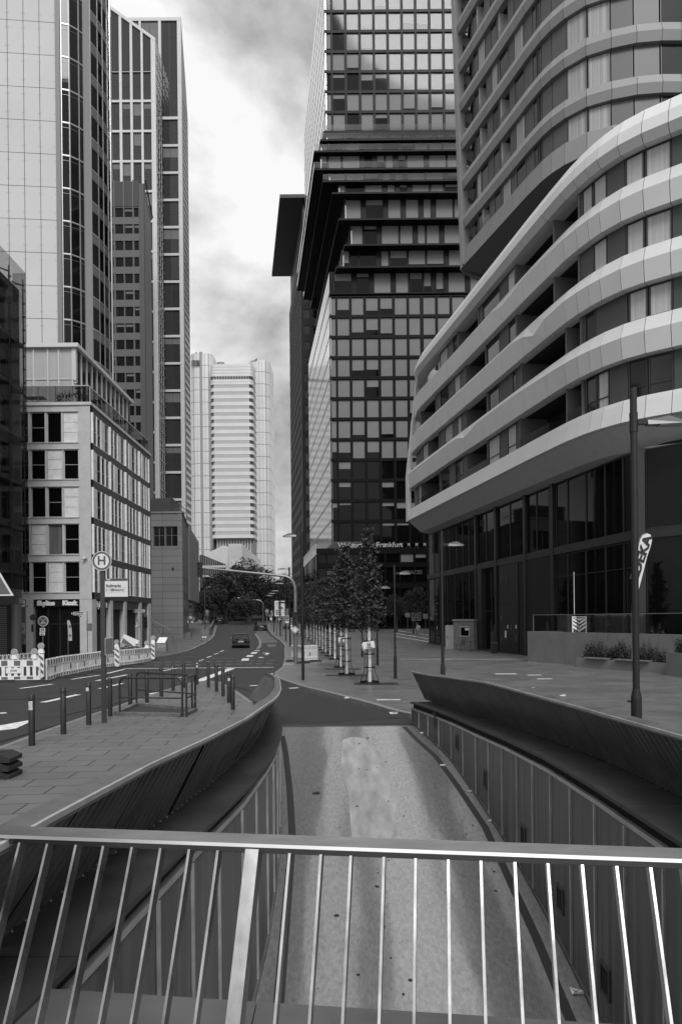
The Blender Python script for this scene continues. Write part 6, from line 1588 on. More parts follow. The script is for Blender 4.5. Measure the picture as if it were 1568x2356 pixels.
def crook(label, u, v, vtop, D, r=.06, mm=None):
    p = G(u, v); t = thing('street_lamp', label, 'street lamp', p, 0, 'older lamps on the left pavement'); H = zat(u, vtop, p.y) - p.z
    part('pole', MB().tube([(0, 0, -.02), (0, 0, H), (D * .12, 0, H + .12), (D * .3, 0, H + .16)], [r, r * .75, r * .6, r * .6], 10), mm or M_LGREY, t, True, False)
    part('lamp_head', MB().add([(D * .2, -.12, H + .1), (D * 1.05, -.1, H + .22), (D * 1.05, .1, H + .22), (D * .2, .12, H + .1), (D * .25, -.1, H + .22), (D * .95, -.07, H + .36), (D * .95, .07, H + .36), (D * .25, .1, H + .22)], [(3, 2, 1, 0), (4, 5, 6, 7), (0, 1, 5, 4), (1, 2, 6, 5), (2, 3, 7, 6), (3, 0, 4, 7)]), mat('lamp_head_grey2', .12, .4), t, False, False)
crook('black lamp post in front of the kiosk, its flat head turned right', 195, 1498, 1304, 1, .065, M_LAMP)
crook('pale sticker-covered lamp post before the left stone building', 370, 1466, 1312, 1, .07)
crook('dark lamp post between two sign poles before the stone building', 400, 1463, 1339, 1, .08, M_LAMP)
crook('lamp post at the street corner of the stone building', 427, 1452, 1349, 1, .08)
crook('slim lamp post on a concrete block on the left pavement', 472, 1451, 1354, 1, .09)
crook('tall lamp post at the end of the left pavement under the trees', 484, 1437, 1331, 1, .1, M_LAMP)

# ------------------------------------------------------------------ traffic signal masts
M_MAST = mat('galvanised', .22, .4, .5, nv=.2, ns=4)
def signal(m_par, c, s=1.0, name='signal_head', lit=None, yaw=-1):
    b = part(name, MB().box(c[0] - .14 * s, c[0] + .14 * s, c[1] - .09 * s, c[1] + .09 * s, c[2] - .45 * s, c[2] + .45 * s), mat('signal_black', .015, .5), m_par, False, False)
    for k in (-1, 0, 1):
        m = MB(); z = c[2] - k * .29 * s
        for j in range(10):
            a, e_ = math.pi * (j / 10) - .2, math.pi * ((j + 1) / 10) - .2
            m.hexa([(c[0] + r * math.cos(t), y, z + r * math.sin(t)) for r, t, y in ((.115 * s, a, c[1] - .26 * s), (.115 * s, e_, c[1] - .26 * s), (.115 * s, e_, c[1] - .09 * s), (.115 * s, a, c[1] - .09 * s))], [(c[0] + r * math.cos(t), y, z + r * math.sin(t)) for r, t, y in ((.128 * s, a, c[1] - .26 * s), (.128 * s, e_, c[1] - .26 * s), (.128 * s, e_, c[1] - .09 * s), (.128 * s, a, c[1] - .09 * s))])
        annulus(m, (c[0], 0, z), 0, .1 * s, c[1] - .092 * s, 12)
        part('visor', m, mat('signal_lens', .035, .25), b, False, False)
    return b
YM = 42.0; p = Vector((xat(679.5, 1500, YM), YM, gz(xat(679.5, 1500, YM), YM)))
ms_ = thing('traffic_signal_mast', 'tall galvanised mast whose long curved arm carries a signal over the road', 'traffic light', p)
L3 = lambda x, y: Vector((xat(407.7 + x * .319, 784 + y * .319, YM) - p.x, 0, zat(407.7 + x * .319, 784 + y * .319, YM) - p.z))
path = [Vector((0, 0, -.02)), L3(851, 1990), L3(851, 1830), L3(848, 1780), L3(835, 1738), L3(812, 1712), L3(780, 1700), L3(700, 1690), L3(400, 1660), L3(180, 1639)]
part('mast', MB().tube(path[:2], .125, 14), M_MAST, ms_, True, False)
part('arm', MB().tube(path[1:], [.105, .10, .095, .09, .085, .08, .075, .07, .05], 12), M_MAST, ms_, True, False)
signal(ms_, (L3(163, 1650).x, 0, L3(163, 1652).z), 1.0)
signal(ms_, (-.02, -.22, zat(678, 1424, YM) - p.z), .95)
p2 = G(604.7, 1434); YM2 = p2.y
m2_ = thing('traffic_signal_mast', 'far signal mast carrying two signal heads beneath the trees', 'traffic light', p2)
Q2 = lambda x, y: Vector((xat(*C2(x, y), YM2) - p2.x, 0, zat(*C2(x, y), YM2) - p2.z))
part('mast', MB().tube([Vector((0, 0, 0)), Q2(1332, 260), Q2(1330, 205), Q2(1315, 178), Q2(1290, 163), Q2(1200, 152), Q2(1028, 133)], .12, 8), M_MAST, m2_, True, False)
for x in (1030, 1206): signal(m2_, (Q2(x, 150).x, -.1, Q2(x, 150).z), 1.0)
# ------------------------------------------------------------------ trees
M_LEAF = [mat('leaf_mid', .040, .6, nv=.35, ns=3, spec=.35), mat('leaf_light', .065, .55, nv=.3, ns=3, spec=.4), mat('leaf_dark', .022, .7, nv=.3, ns=3, spec=.25)]
M_LIME = mat('limewash', .60, .8, nv=.12, ns=6); M_BARK = mat('bark', .05, .9, nv=.35, ns=5)
def leafy(m, c, sp, n, s, rng, up=.25):
    """a tuft of n leaf faces around c"""
    for _ in range(n):
        p = Vector(c) + Vector((rng.gauss(0, sp), rng.gauss(0, sp), rng.gauss(0, sp * .75)))
        a = Vector((rng.gauss(0, 1), rng.gauss(0, 1), rng.gauss(0, .7))).normalized(); b = a.cross(Vector((rng.gauss(0, 1), rng.gauss(0, 1), rng.gauss(0, 1)))).normalized()
        l = s * rng.uniform(.6, 1.25); w_ = l * rng.uniform(.42, .62); mi = rng.choices((0, 1, 2), (5, 2.4, 3))[0]
        q = a.cross(b) * l * .18
        m.add([p - a * l * .5, p - b * w_ * .5 + q, p + a * l * .5, p + b * w_ * .5 + q], [(0, 1, 2), (0, 2, 3)], mi)
def spire_crown(seed, z0, z1, rmax, n=120, leaf=.17):
    rng = random.Random(seed); m = MB(); h = z1 - z0
    lob = [rng.uniform(.75, 1.2) for _ in range(9)]
    for i in range(n):
        t = rng.random() ** 1.25
        prof = (min(1, t / .16) ** .7) * (1 - t) ** .82 * 1.12 + .07 * (t > .1)
        a = rng.uniform(0, 6.283); r = rmax * prof * lob[int(a / 6.2832 * 9) % 9] * math.sqrt(rng.uniform(.12, 1)) * rng.choice((1, 1, 1, 1.22))
        leafy(m, (r * math.cos(a), r * math.sin(a), z0 + h * t + rng.gauss(0, .05)), .10 + .09 * (1 - t), 24, leaf, rng)
    for k in range(12): leafy(m, (rng.gauss(0, .04), rng.gauss(0, .04), z1 - .5 + .05 * k), .05, 8, leaf * .9, rng)
    tw = MB()
    for k in range(16):
        t = .05 + .75 * k / 16; a = k * 2.4; r = rmax * .85 * (1 - t) ** .8
        tw.tube([(0, 0, z0 + h * (t - .06)), (r * .5 * math.cos(a), r * .5 * math.sin(a), z0 + h * t + .1), (r * math.cos(a), r * math.sin(a), z0 + h * t + .35)], [.022 * (1.2 - t), .015 * (1.2 - t), .005], 5, 3)
    tw.tube([(0, 0, z0 - .1), (0, 0, z0 + h * .5), (.02, 0, z1 - .1)], [.055, .035, .006], 6, 3)
    return m.sub(tw)
crowns = [spire_crown(s, 0, 1.0 * H, R_, n).mesh('crown', M_LEAF + [M_BARK]) for s, H, R_, n in ((3, 3.45, .44, 120), (8, 2.9, .52, 120), (21, 2.6, .60, 110))]
trk = MB().tube([(0, 0, -.02), (.015, .0, .8), (-.01, .01, 1.6), (.0, 0, 2.5)], [.075, .065, .06, .052], 9).mesh('trunk', [M_LIME], True)
TREES = [(850, 1572.5, 1228, 0), (797, 1553.5, 1263, 0), (784, 1537, 1272, 0), (770, 1518, 1334, 1), (759, 1510.5, 1331, 1), (749, 1503.5, 1336, 2), (742, 1496.5, 1334, 1), (735, 1490, 1340, 2), (728, 1484, 1338, 1), (722, 1478.5, 1342, 2), (715, 1474, 1340, 1), (706, 1468, 1345, 2), (697, 1463, 1348, 1), (689, 1459, 1352, 2)]
tree_lab = ['slim whitewashed young tree nearest the ramp, a tilted notice on its guard', 'second nearest young tree, its white trunk right of a thinner neighbour', 'young tree with a small notice on its guard, just left of the second nearest']
guard_lab = ['black bell-footed guard with a tilted notice round the nearest young tree', 'black bell-footed guard round the second nearest young tree', 'black guard with a small straight notice, just left of the second nearest']
M_GRD = mat('guard_black', .012, .5, .3)
def guard_parts(root):
    n = 8; H = 1.72
    m = MB()
    for k in range(n):
        a = 6.2832 * (k + .5) / n; c, s = math.cos(a), math.sin(a)
        for (r0, z0_), (r1, z1_) in (((.36, .05), (.34, .20)), ((.34, .20), (.21, .46)), ((.21, .46), (.195, 1.60)), ((.195, 1.60), (.26, H))):
            m.tube([(r0 * c, r0 * s, z0_), (r1 * c, r1 * s, z1_)], .0095, 5)
    part('bars', m, M_GRD, root, False, False)
    for z, r, h in ((.06, .36, .03), (.62, .205, .018), (1.12, .2, .018), (1.62, .205, .022)):
        m = MB(); k = 20
        for i in range(k):
            a, b = 6.2832 * i / k, 6.2832 * (i + 1) / k
            m.hexa([(q * math.cos(t), q * math.sin(t), z - h) for q, t in ((r - .012, a), (r + .012, a), (r + .012, b), (r - .012, b))], [(q * math.cos(t), q * math.sin(t), z + h) for q, t in ((r - .012, a), (r + .012, a), (r + .012, b), (r - .012, b))])
        part('hoop', m, M_GRD, root, False, False)
g0 = None
for i, (u, v, vt, kind) in enumerate(TREES):
    p = G(u, v); Y = p.y; H = zat(u, vt, Y) - p.z; zc = zat(u, 1437 if i < 1 else (1440 if i < 3 else 1428), Y) - p.z; zc = max(1.7, min(zc, 2.35))
    lab = tree_lab[i] if i < 3 else '%s young tree of the plaza row, counted from the ramp' % NTH[i]
    t = thing('young_tree', lab, 'tree', p, RN.uniform(0, 6.28), 'young trees in a row along the plaza')
    tr = obj('trunk', trk, t); tr.scale = (1, 1, (zc + .35) / 2.5)
    hh = (3.45, 2.9, 2.6)[kind]; c = obj('crown', crowns[kind], t, (0, 0, zc)); s = (H - zc) / hh; c.scale = (1.0 if i < 3 else 1.15, 1.0 if i < 3 else 1.15, s)
    gl = guard_lab[i] if i < 3 else 'black bell-footed guard round the %s young tree of the row from the ramp' % NTH[i]
    if g0 is None:
        g0 = thing('tree_guard', gl, 'tree guard', p, 0, 'black guards round the young trees'); guard_parts(g0)
    else: dup(g0, p, RN.uniform(0, 1), gl)
def notice(label, u0, v0, u1, v1, p, tilt):
    w_, h_ = (u1 - u0) / FPX * p.y, (v1 - v0) / FPX * p.y; c = P((u0 + u1) / 2, (v0 + v1) / 2, p.y - .25)
    t = thing('notice', label, 'notice', c, 0, 'notices tied to the tree guards')
    M_ = Matrix.Rotation(tilt, 4, 'Y')
    m = MB(); n = 6
    for i in range(n):
        a, b = -w_ / 2 + w_ * i / n, -w_ / 2 + w_ * (i + 1) / n; ya, yb = .03 * math.sin(i * 1.1), .03 * math.sin((i + 1) * 1.1)
        m.hexa([(a, ya, -h_ / 2), (b, yb, -h_ / 2), (b, yb + .008, -h_ / 2), (a, ya + .008, -h_ / 2)], [(a, ya, h_ / 2), (b, yb, h_ / 2), (b, yb + .008, h_ / 2), (a, ya + .008, h_ / 2)])
    part('sheet', MB().sub(m, M_), M_SGN, t, False, False)
    m = MB(); annulus(m, (0, 0, h_ * .05), h_ * .22, h_ * .27, -.04, 24); m.sub(MB().box(-h_ * .24, h_ * .24, -.042, -.038, -h_ * .02, h_ * .02), Matrix.Translation((0, 0, h_ * .05)) @ Matrix.Rotation(rad(35), 4, 'Y'))
    annulus(m, (-h_ * .09, 0, h_ * .03), h_ * .06, h_ * .085, -.04, 12); annulus(m, (h_ * .09, 0, h_ * .03), h_ * .06, h_ * .085, -.04, 12); m.box(-h_ * .1, h_ * .1, -.041, -.038, h_ * .06, h_ * .085)
    part('pictogram', MB().sub(m, M_), M_PBK, t, False, False)
    m = MB().sub(text_mb('VERBOTEN!', h_ * .17, .001, .002), Matrix.Translation((0, -.045, -h_ * .36))); part('lettering', MB().sub(m, M_), M_PBK, t, False, False)
notice('white no-bicycles notice hanging tilted on the nearest tree guard', 835, 1476, 861, 1492, G(850, 1572.5), rad(-9))
notice('white no-bicycles notice hanging straight on the guard left of the second tree', 778, 1466, 792, 1478, G(784, 1537), 0)
# white bag tied beside the tilted notice
pb_ = P(836, 1487, G(850, 1572).y - .2); m = MB().ball((0, 0, 0), .12, 0, 10, (.7, .5, 1.25)).ball((.02, 0, -.13), .09, 0, 8, (.8, .5, .7))
single('plastic_bag', m, M_SGN, 'crumpled white plastic bag tied beside the tilted notice on the tree guard', 'bag', pb_)

def big_crown(seed, R_, H, n, leaf):
    rng = random.Random(seed); m = MB(); cs_ = []
    for k in range(9):
        a = rng.uniform(0, 6.28); r = R_ * rng.uniform(.15, .62); cs_.append((r * math.cos(a), r * math.sin(a), H * rng.uniform(.12, .85), R_ * rng.uniform(.34, .55)))
    for i in range(n):
        cx, cy, cz, cr_ = rng.choice(cs_); d = Vector((rng.gauss(0, 1), rng.gauss(0, 1), rng.gauss(0, 1))).normalized() * cr_ * rng.uniform(.7, 1.08)
        leafy(m, (cx + d.x, cy + d.y, max(-.3, cz + d.z * .9)), R_ * .06, 7, leaf, rng)
    return m.mesh('crown', M_LEAF)
def trunk_mesh(h, r, seed):
    rng = random.Random(seed); m = MB().tube([(0, 0, -.3), (.1, 0, h * .5), (0, .1, h), (.1, .1, h * 1.6)], [r * 1.25, r, r * .85, r * .3], 9)
    for k in range(6):
        a = k * 1.05 + rng.random(); m.tube([(0, 0, h * (.75 + .05 * k)), (h * .35 * math.cos(a), h * .35 * math.sin(a), h * (1.1 + .05 * k)), (h * .7 * math.cos(a), h * .7 * math.sin(a), h * 1.5)], [r * .45, r * .3, r * .08], 6)
    return m.mesh('trunk', [M_BARK], True)
bigs = [big_crown(5, 1, 1.7, 900, .095), big_crown(17, 1, 1.5, 850, .1), big_crown(29, 1, 1.6, 900, .095)]
btr = [trunk_mesh(4.2, .35, 1), trunk_mesh(3.4, .28, 2)]
FAR = [(573, 190, 46, 1283, 'broad dark tree rising highest before the silver tower', 0), (520, 172, 58, 1300, 'dark bushy tree left of the highest crown, beside the ribbed building', 1), (486, 165, 40, 1330, 'dark tree at the left pavement end under the signal arm', 2), (470, 158, 26, 1352, 'small dark tree against the ribbed building wall', 1), (612, 196, 40, 1325, 'dark tree right of the highest crown, leaning over the road', 1), (566, 158, 34, 1358, 'lighter leafy tree in front of the highest crown', 2), (650, 178, 38, 1318, 'dark tree between the silver tower and the brick tower', 0), (680, 165, 34, 1335, 'dark tree behind the large signal mast', 1), (535, 205, 40, 1335, 'shaded tree behind the lighter one at the street end', 0), (628, 205, 34, 1345, 'shaded tree at the right of the far crossing', 2),
       (950, 96, 38, 1346, 'small round tree in front of the glass base by the person', 1), (912, 104, 30, 1356, 'small round tree behind the second lamp post on the plaza', 2), (1003, 100, 26, 1352, 'small round tree at the corner of the glass base', 0), (735, 120, 30, 1352, 'dark tree behind the far end of the young tree row', 2), (700, 128, 34, 1345, 'bushy tree behind the signal mast, on the plaza side', 0), (860, 118, 30, 1362, 'dark tree behind the nearest young tree, before the dark base', 1)]
for u, Y, w_, vt, lab, k in FAR:
    X = P(u, 1420, Y).x; z = gz(X, Y); R_ = w_ * (1.25 if Y > 140 else 1) / FPX * Y; top = zat(u, vt, Y) - z; Hc = (1.95, 1.75, 1.85)[k]
    t = thing('broadleaf_tree' if R_ > 2.6 else 'small_tree', lab, 'tree', (X, Y, z), RN.uniform(0, 6.28), 'trees at the end of the street' if Y > 140 else 'small trees on the plaza')
    zc = top * .22 if Y > 140 else top * .38
    c = obj('crown', bigs[k], t, (0, 0, zc)); c.scale = (R_, R_, (top - zc) / Hc)
    q = obj('trunk', btr[0 if R_ > 3 else 1], t); f = (zc * 1.1) / 4.2; q.scale = (max(.4, R_ / 5),) * 2 + (f,)

# ------------------------------------------------------------------ construction barriers on the left
M_BW = mat('barrier_white', .80, .5, nv=.1, ns=3); M_BR = mat('barrier_red', .13, .5, nv=.15, ns=3); M_RUB = mat('rubber_black', .018, .85, nv=.3)
def barrier(label, a, b, h=1.0, solid=False, slats=16, stripes=8, group='plastic barriers round the roadworks', legend=None, slant=0.0):
    d = b - a; L_ = Vector((d.x, d.y, 0)).length; rz = math.atan2(d.y, d.x)
    t = thing('barrier', label, 'barrier', a, rz, group); dz = d.z / L_
    def B_(x0, x1, y0, y1, z0_, z1_, s=0.0):
        m.hexa([(x, y, z0_ * h + dz * x) for x, y in ((x0, y0), (x1, y0), (x1, y1), (x0, y1))], [(x + s, y, z1_ * h + dz * x) for x, y in ((x0, y0), (x1, y0), (x1, y1), (x0, y1))])
    m = MB()
    for x in (0, L_ - .04): B_(x, x + .04, -.02, .02, .0, 1.0)
    for z0_, z1_ in ((.05, .08), (.20, .24), (.66, .70), (.94, .97)): B_(.04, L_ - .04, -.02, .02, z0_, z1_)
    for k in range(slats):
        x = .07 + (L_ - .14) * k / slats; B_(x, x + (L_ - .14) / slats * .55, -.008, .008, .24, .66, slant)
    for k in range(12): x = .08 + (L_ - .2) * k / 11; B_(x, x + .03, -.012, .012, .97, 1.02)
    part('frame', m, M_BW, t, False, False)
    for z0_, z1_ in ((.70, .94), (.08, .20)):
        m = MB(); m2 = MB()
        for k in range(stripes):
            x0 = .042 + (L_ - .084) * k / stripes; x1 = .042 + (L_ - .084) * (k + 1) / stripes; tgt = m if k % 2 else m2
            tgt.hexa([(x, y, z0_ * h + dz * x) for x, y in ((x0, -.016), (x1, -.016), (x1, .016), (x0, .016))], [(x, y, z1_ * h + dz * x) for x, y in ((x0, -.016), (x1, -.016), (x1, .016), (x0, .016))])
        m3 = MB().sub(m).sub(m2, None, {0: 1}); part('striped_board', m3, [M_BR, M_BW], t, False, False)
    if legend:
        q = part('plate', MB().box(L_ * .42, L_ * .68, -.03, -.02, .36 * h, .60 * h), M_BW, t, False, False)
        part('lettering', MB().sub(text_mb(legend, .11, .001, .004, 1.1), Matrix.Translation((L_ * .55, -.033, .48 * h))), M_PBK, q, False, False)
    else:
        q = part('label_plate', MB().box(L_ * .46, L_ * .54, -.03, -.02, .34 * h, .58 * h), M_SGR, t, False, False)
    return t
def feet(m_list):
    f0 = None
    for lab, p, rz in m_list:
        if f0 is None:
            f0 = thing('ballast_block', lab, 'ballast block', p, rz, 'black rubber feet under the barriers')
            part('foot_body', MB().add([(-.42, -.2, 0), (.42, -.2, 0), (.42, .2, 0), (-.42, .2, 0), (-.3, -.16, .1), (.3, -.16, .1), (.3, .16, .1), (-.3, .16, .1)], [(3, 2, 1, 0), (4, 5, 6, 7), (0, 1, 5, 4), (1, 2, 6, 5), (2, 3, 7, 6), (3, 0, 4, 7)]), M_RUB, f0, False, False)
        else: dup(f0, p, rz, lab)
Z1L = lambda x, y: (x * .248, 1223 + y * .248)
GR = lambda x, y: G(*Z1L(x, y), -.12)
barrier('large white barrier with broad grey bars and a lettered plate, nearest at the left', GR(-170, 1392), GR(378, 1385), .98, slats=9, stripes=9, legend='AVAS')
seq = [((432, 1396), (580, 1345)), ((580, 1345), (722, 1317)), ((722, 1317), (836, 1292)), ((836, 1292), (936, 1272)), ((936, 1272), (1062, 1254)), ((1108, 1248), (1150, 1243)), ((1150, 1243), (1245, 1232)), ((1245, 1232), (1330, 1218)), ((1330, 1218), (1402, 1203))]
bl_ = ['striped barrier panel directly right of the first striped beacon', 'second striped barrier panel right of the first beacon', 'third striped barrier panel right of the first beacon', 'striped barrier panel with slanted slats just left of the bus stop pole', 'striped barrier panel between the bus stop pole and the middle beacon', 'narrow striped barrier panel just right of the middle beacon', 'second striped barrier panel right of the middle beacon', 'third striped barrier panel right of the middle beacon', 'last striped barrier panel before the farthest beacon']
for i, (a, b) in enumerate(seq): barrier(bl_[i], GR(*a), GR(*b), 1.0, slats=13, stripes=12, slant=.10 if i in (3, 4, 7, 8) else 0)
for lab, (a, b) in (('barrier behind the nearest one, seen over its top at the left edge', ((-60, 1290), (165, 1268))), ('barrier in the back row behind the two nearest warning lamps', ((170, 1268), (390, 1238))), ('barrier in the back row just left of the white switch cabinet', ((320, 1170), (512, 1163))), ('barrier in the back row right of the white switch cabinet', ((697, 1165), (822, 1160))), ('pale barrier board in the back row behind the bus stop pole', ((826, 1155), (1010, 1150)))): barrier(lab, GR(*a), GR(*b), .86, slats=12, stripes=12)
for lab, (a, b) in (('striped barrier board lying tilted behind the first beacon', ((420, 1185), (505, 1155))),): barrier(lab, GR(*a) + Vector((0, 0, .25)), GR(*b) + Vector((0, 0, .1)), .8, slats=6, stripes=8, slant=-.15)
fe = []
for k, (x, y) in enumerate(((60, 1398), (370, 1398), (600, 1362), (735, 1335), (870, 1312), (1080, 1270), (1180, 1256), (1290, 1240), (1430, 1200))):
    fe.append((['black rubber foot under the nearest white barrier', 'black rubber foot under the first striped beacon', 'black rubber foot under the first joint right of the first beacon', 'black rubber foot under the second joint right of the first beacon', 'black rubber foot left of the bus stop pole', 'black rubber foot under the middle beacon', 'black rubber foot right of the middle beacon', 'black rubber foot second right of the middle beacon', 'black rubber foot under the farthest beacon'][k], GR(x, y), .2))
feet(fe)
def beacon(label, x0, x1, y0, y1, mirror=False):
    a, b = GR(x0, y1), GR(x1, y1); a.z = b.z = min(a.z, b.z); Y = a.y; h = (y1 - y0) * .248 / FPX * Y; w_ = (x1 - x0) * .248 / FPX * Y
    t = thing('traffic_beacon', label, 'beacon', a, 0, 'striped beacons in the barrier line')
    part('board', MB().add([(0, -.02, .1), (w_ * .5, -.02, .0), (w_, -.02, .1), (w_, -.02, h), (0, -.02, h), (0, .02, .1), (w_ * .5, .02, .0), (w_, .02, .1), (w_, .02, h), (0, .02, h)], [(0, 1, 2, 3, 4), (9, 8, 7, 6, 5), (0, 5, 6, 1), (1, 6, 7, 2), (2, 7, 8, 3), (3, 8, 9, 4), (4, 9, 5, 0)]), M_BW, t, False, False)
    m = MB(); n = 3
    for k in range(n):
        z = .16 + (h - .2) * k / n; z2 = z + (h - .2) / n * .5; s = w_ * .8
        q = [(.02, min(h - .02, z + s)), (w_ - .02, z), (w_ - .02, min(h - .02, z2)), (.02, min(h - .02, z2 + s))]
        m.poly([(x, -.023, zz) for x, zz in q])
    part('stripes', m, M_BR, t, False, False)
beacon('striped beacon between the large white barrier and the striped panels', 358, 412, 1135, 1362); beacon('striped beacon in the middle of the barrier line, right of the bus stop pole', 1066, 1110, 1075, 1258); beacon('farthest striped beacon at the right end of the barrier line', 1403, 1437, 1035, 1190)
w0 = None
for x, y, lab in ((137, 1182, 'warning lamp over the large white barrier, left one of two'), (322, 1178, 'warning lamp over the right half of the large white barrier'), (384, 1127, 'warning lamp on top of the first beacon'), (858, 1062, 'small warning lamp on the back row between lamp post and bus stop'), (1083, 1072, 'warning lamp on top of the middle beacon'), (1362, 1082, 'warning lamp just left of the farthest beacon'), (1420, 1035, 'warning lamp on top of the farthest beacon'), (720, 1055, 'warning lamp behind the white switch cabinet')):
    Yb = G(*Z1L(x, 1385 if x < 400 else (1250 if x > 1000 else 1160))).y; c = P(*Z1L(x, y), Yb)
    if w0 is None:
        w0 = thing('warning_lamp', lab, 'warning lamp', c, 0, 'round warning lamps on the barriers')
        part('battery_case', MB().hexa([(-.13, -.06, 0), (.13, -.06, 0), (.13, .06, 0), (-.13, .06, 0)], [(-.09, -.05, .17), (.09, -.05, .17), (.09, .05, .17), (-.09, .05, .17)]), M_BW, w0, False, False)
        r_ = part('lens_ring', MB().disc((0, 0, .30), .135, (0, 1, 0), .07, 20), mat('lens_grey', .42, .3, coat=.6, nv=.2, ns=14), w0, True, False)
        m = MB(); annulus(m, (0, 0, .30), .05, .10, -.037, 16); part('lens_pattern', m, mat('lens_dark', .25, .3), r_, False, False)
    else: dup(w0, c, RN.uniform(-.3, .3), lab)
# switch cabinet, skip with tilted board
a, b = GR(535, 1175), GR(695, 1175); hC = 165 * .248 / FPX * a.y
cb = thing('switch_cabinet', 'white metal switch cabinet standing behind the barriers before the kiosk', 'cabinet', a)
W_ = b.x - a.x; m = MB().box(0, W_, 0, .5, .06, hC); part('cabinet_body', m, mat('cabinet_white', .48, .5, nv=.06), cb, False, False)
part('lid', MB().box(-.03, W_ + .03, -.03, .53, hC, hC + .04), MATS['cabinet_white'], cb, False, False)
m = MB()
for k in range(14): m.box(.03 + W_ * .7 * k / 14, .045 + W_ * .7 * k / 14, -.008, 0, .1, hC - .04)
part('ribs', m, MATS['cabinet_white'], cb, False, False); part('plinth', MB().box(.01, W_ - .01, .02, .48, -.05, .06), M_CON, cb, False, False)
part('label_plate', MB().box(W_ - .2, W_ - .06, -.012, -.002, hC - .45, hC - .1), M_SGR, cb, False, False)
c = P(*Z1L(1205, 1020), 48)
m = MB(); sx, sz = 1.15, .62
m.box(-sx / 2, sx / 2, -.02, .02, -sz / 2, sz / 2)
bo = thing('board', 'pale picture board tilted on rubble behind the barriers', 'board', (c.x, c.y, c.z)); R_ = Matrix.Rotation(rad(24), 4, 'Y')
part('panel', MB().sub(m, R_), M_BW, bo, False, False)
m = MB().add([(-.5, -.024, -.3), (.55, -.024, -.3), (.2, -.024, -.12), (-.1, -.024, -.05), (-.5, -.024, .05)], [(0, 1, 2, 3, 4)]); part('picture', MB().sub(m, R_), M_SGR, bo, False, False)
m = MB(); rr = random.Random(4)
for k in range(40): m.ball((rr.gauss(0, .5), rr.gauss(0, .25), abs(rr.gauss(0, .12))), rr.uniform(.06, .15), 0, 6, (1.2, 1, .7))
sk = single('rubble_heap', m, mat('rubble', .10, .9, nv=.5, ns=8), 'low heap of rubble under the tilted board behind the barriers', 'rubble', (c.x, c.y, c.z - .55)); sk['kind'] = 'stuff'
m = MB().box(-.95, .95, -.35, .35, -.75, -.38)
single('skip_container', MB().hexa([(-.8, -.3, 0), (.8, -.3, 0), (.8, .3, 0), (-.8, .3, 0)], [(-1, -.4, .55), (1, -.4, .55), (1, .4, .55), (-1, .4, .55)]), M_SDK, 'dark open skip holding rubble and the tilted board', 'skip', (c.x, c.y, gz(c.x, c.y) - .1))
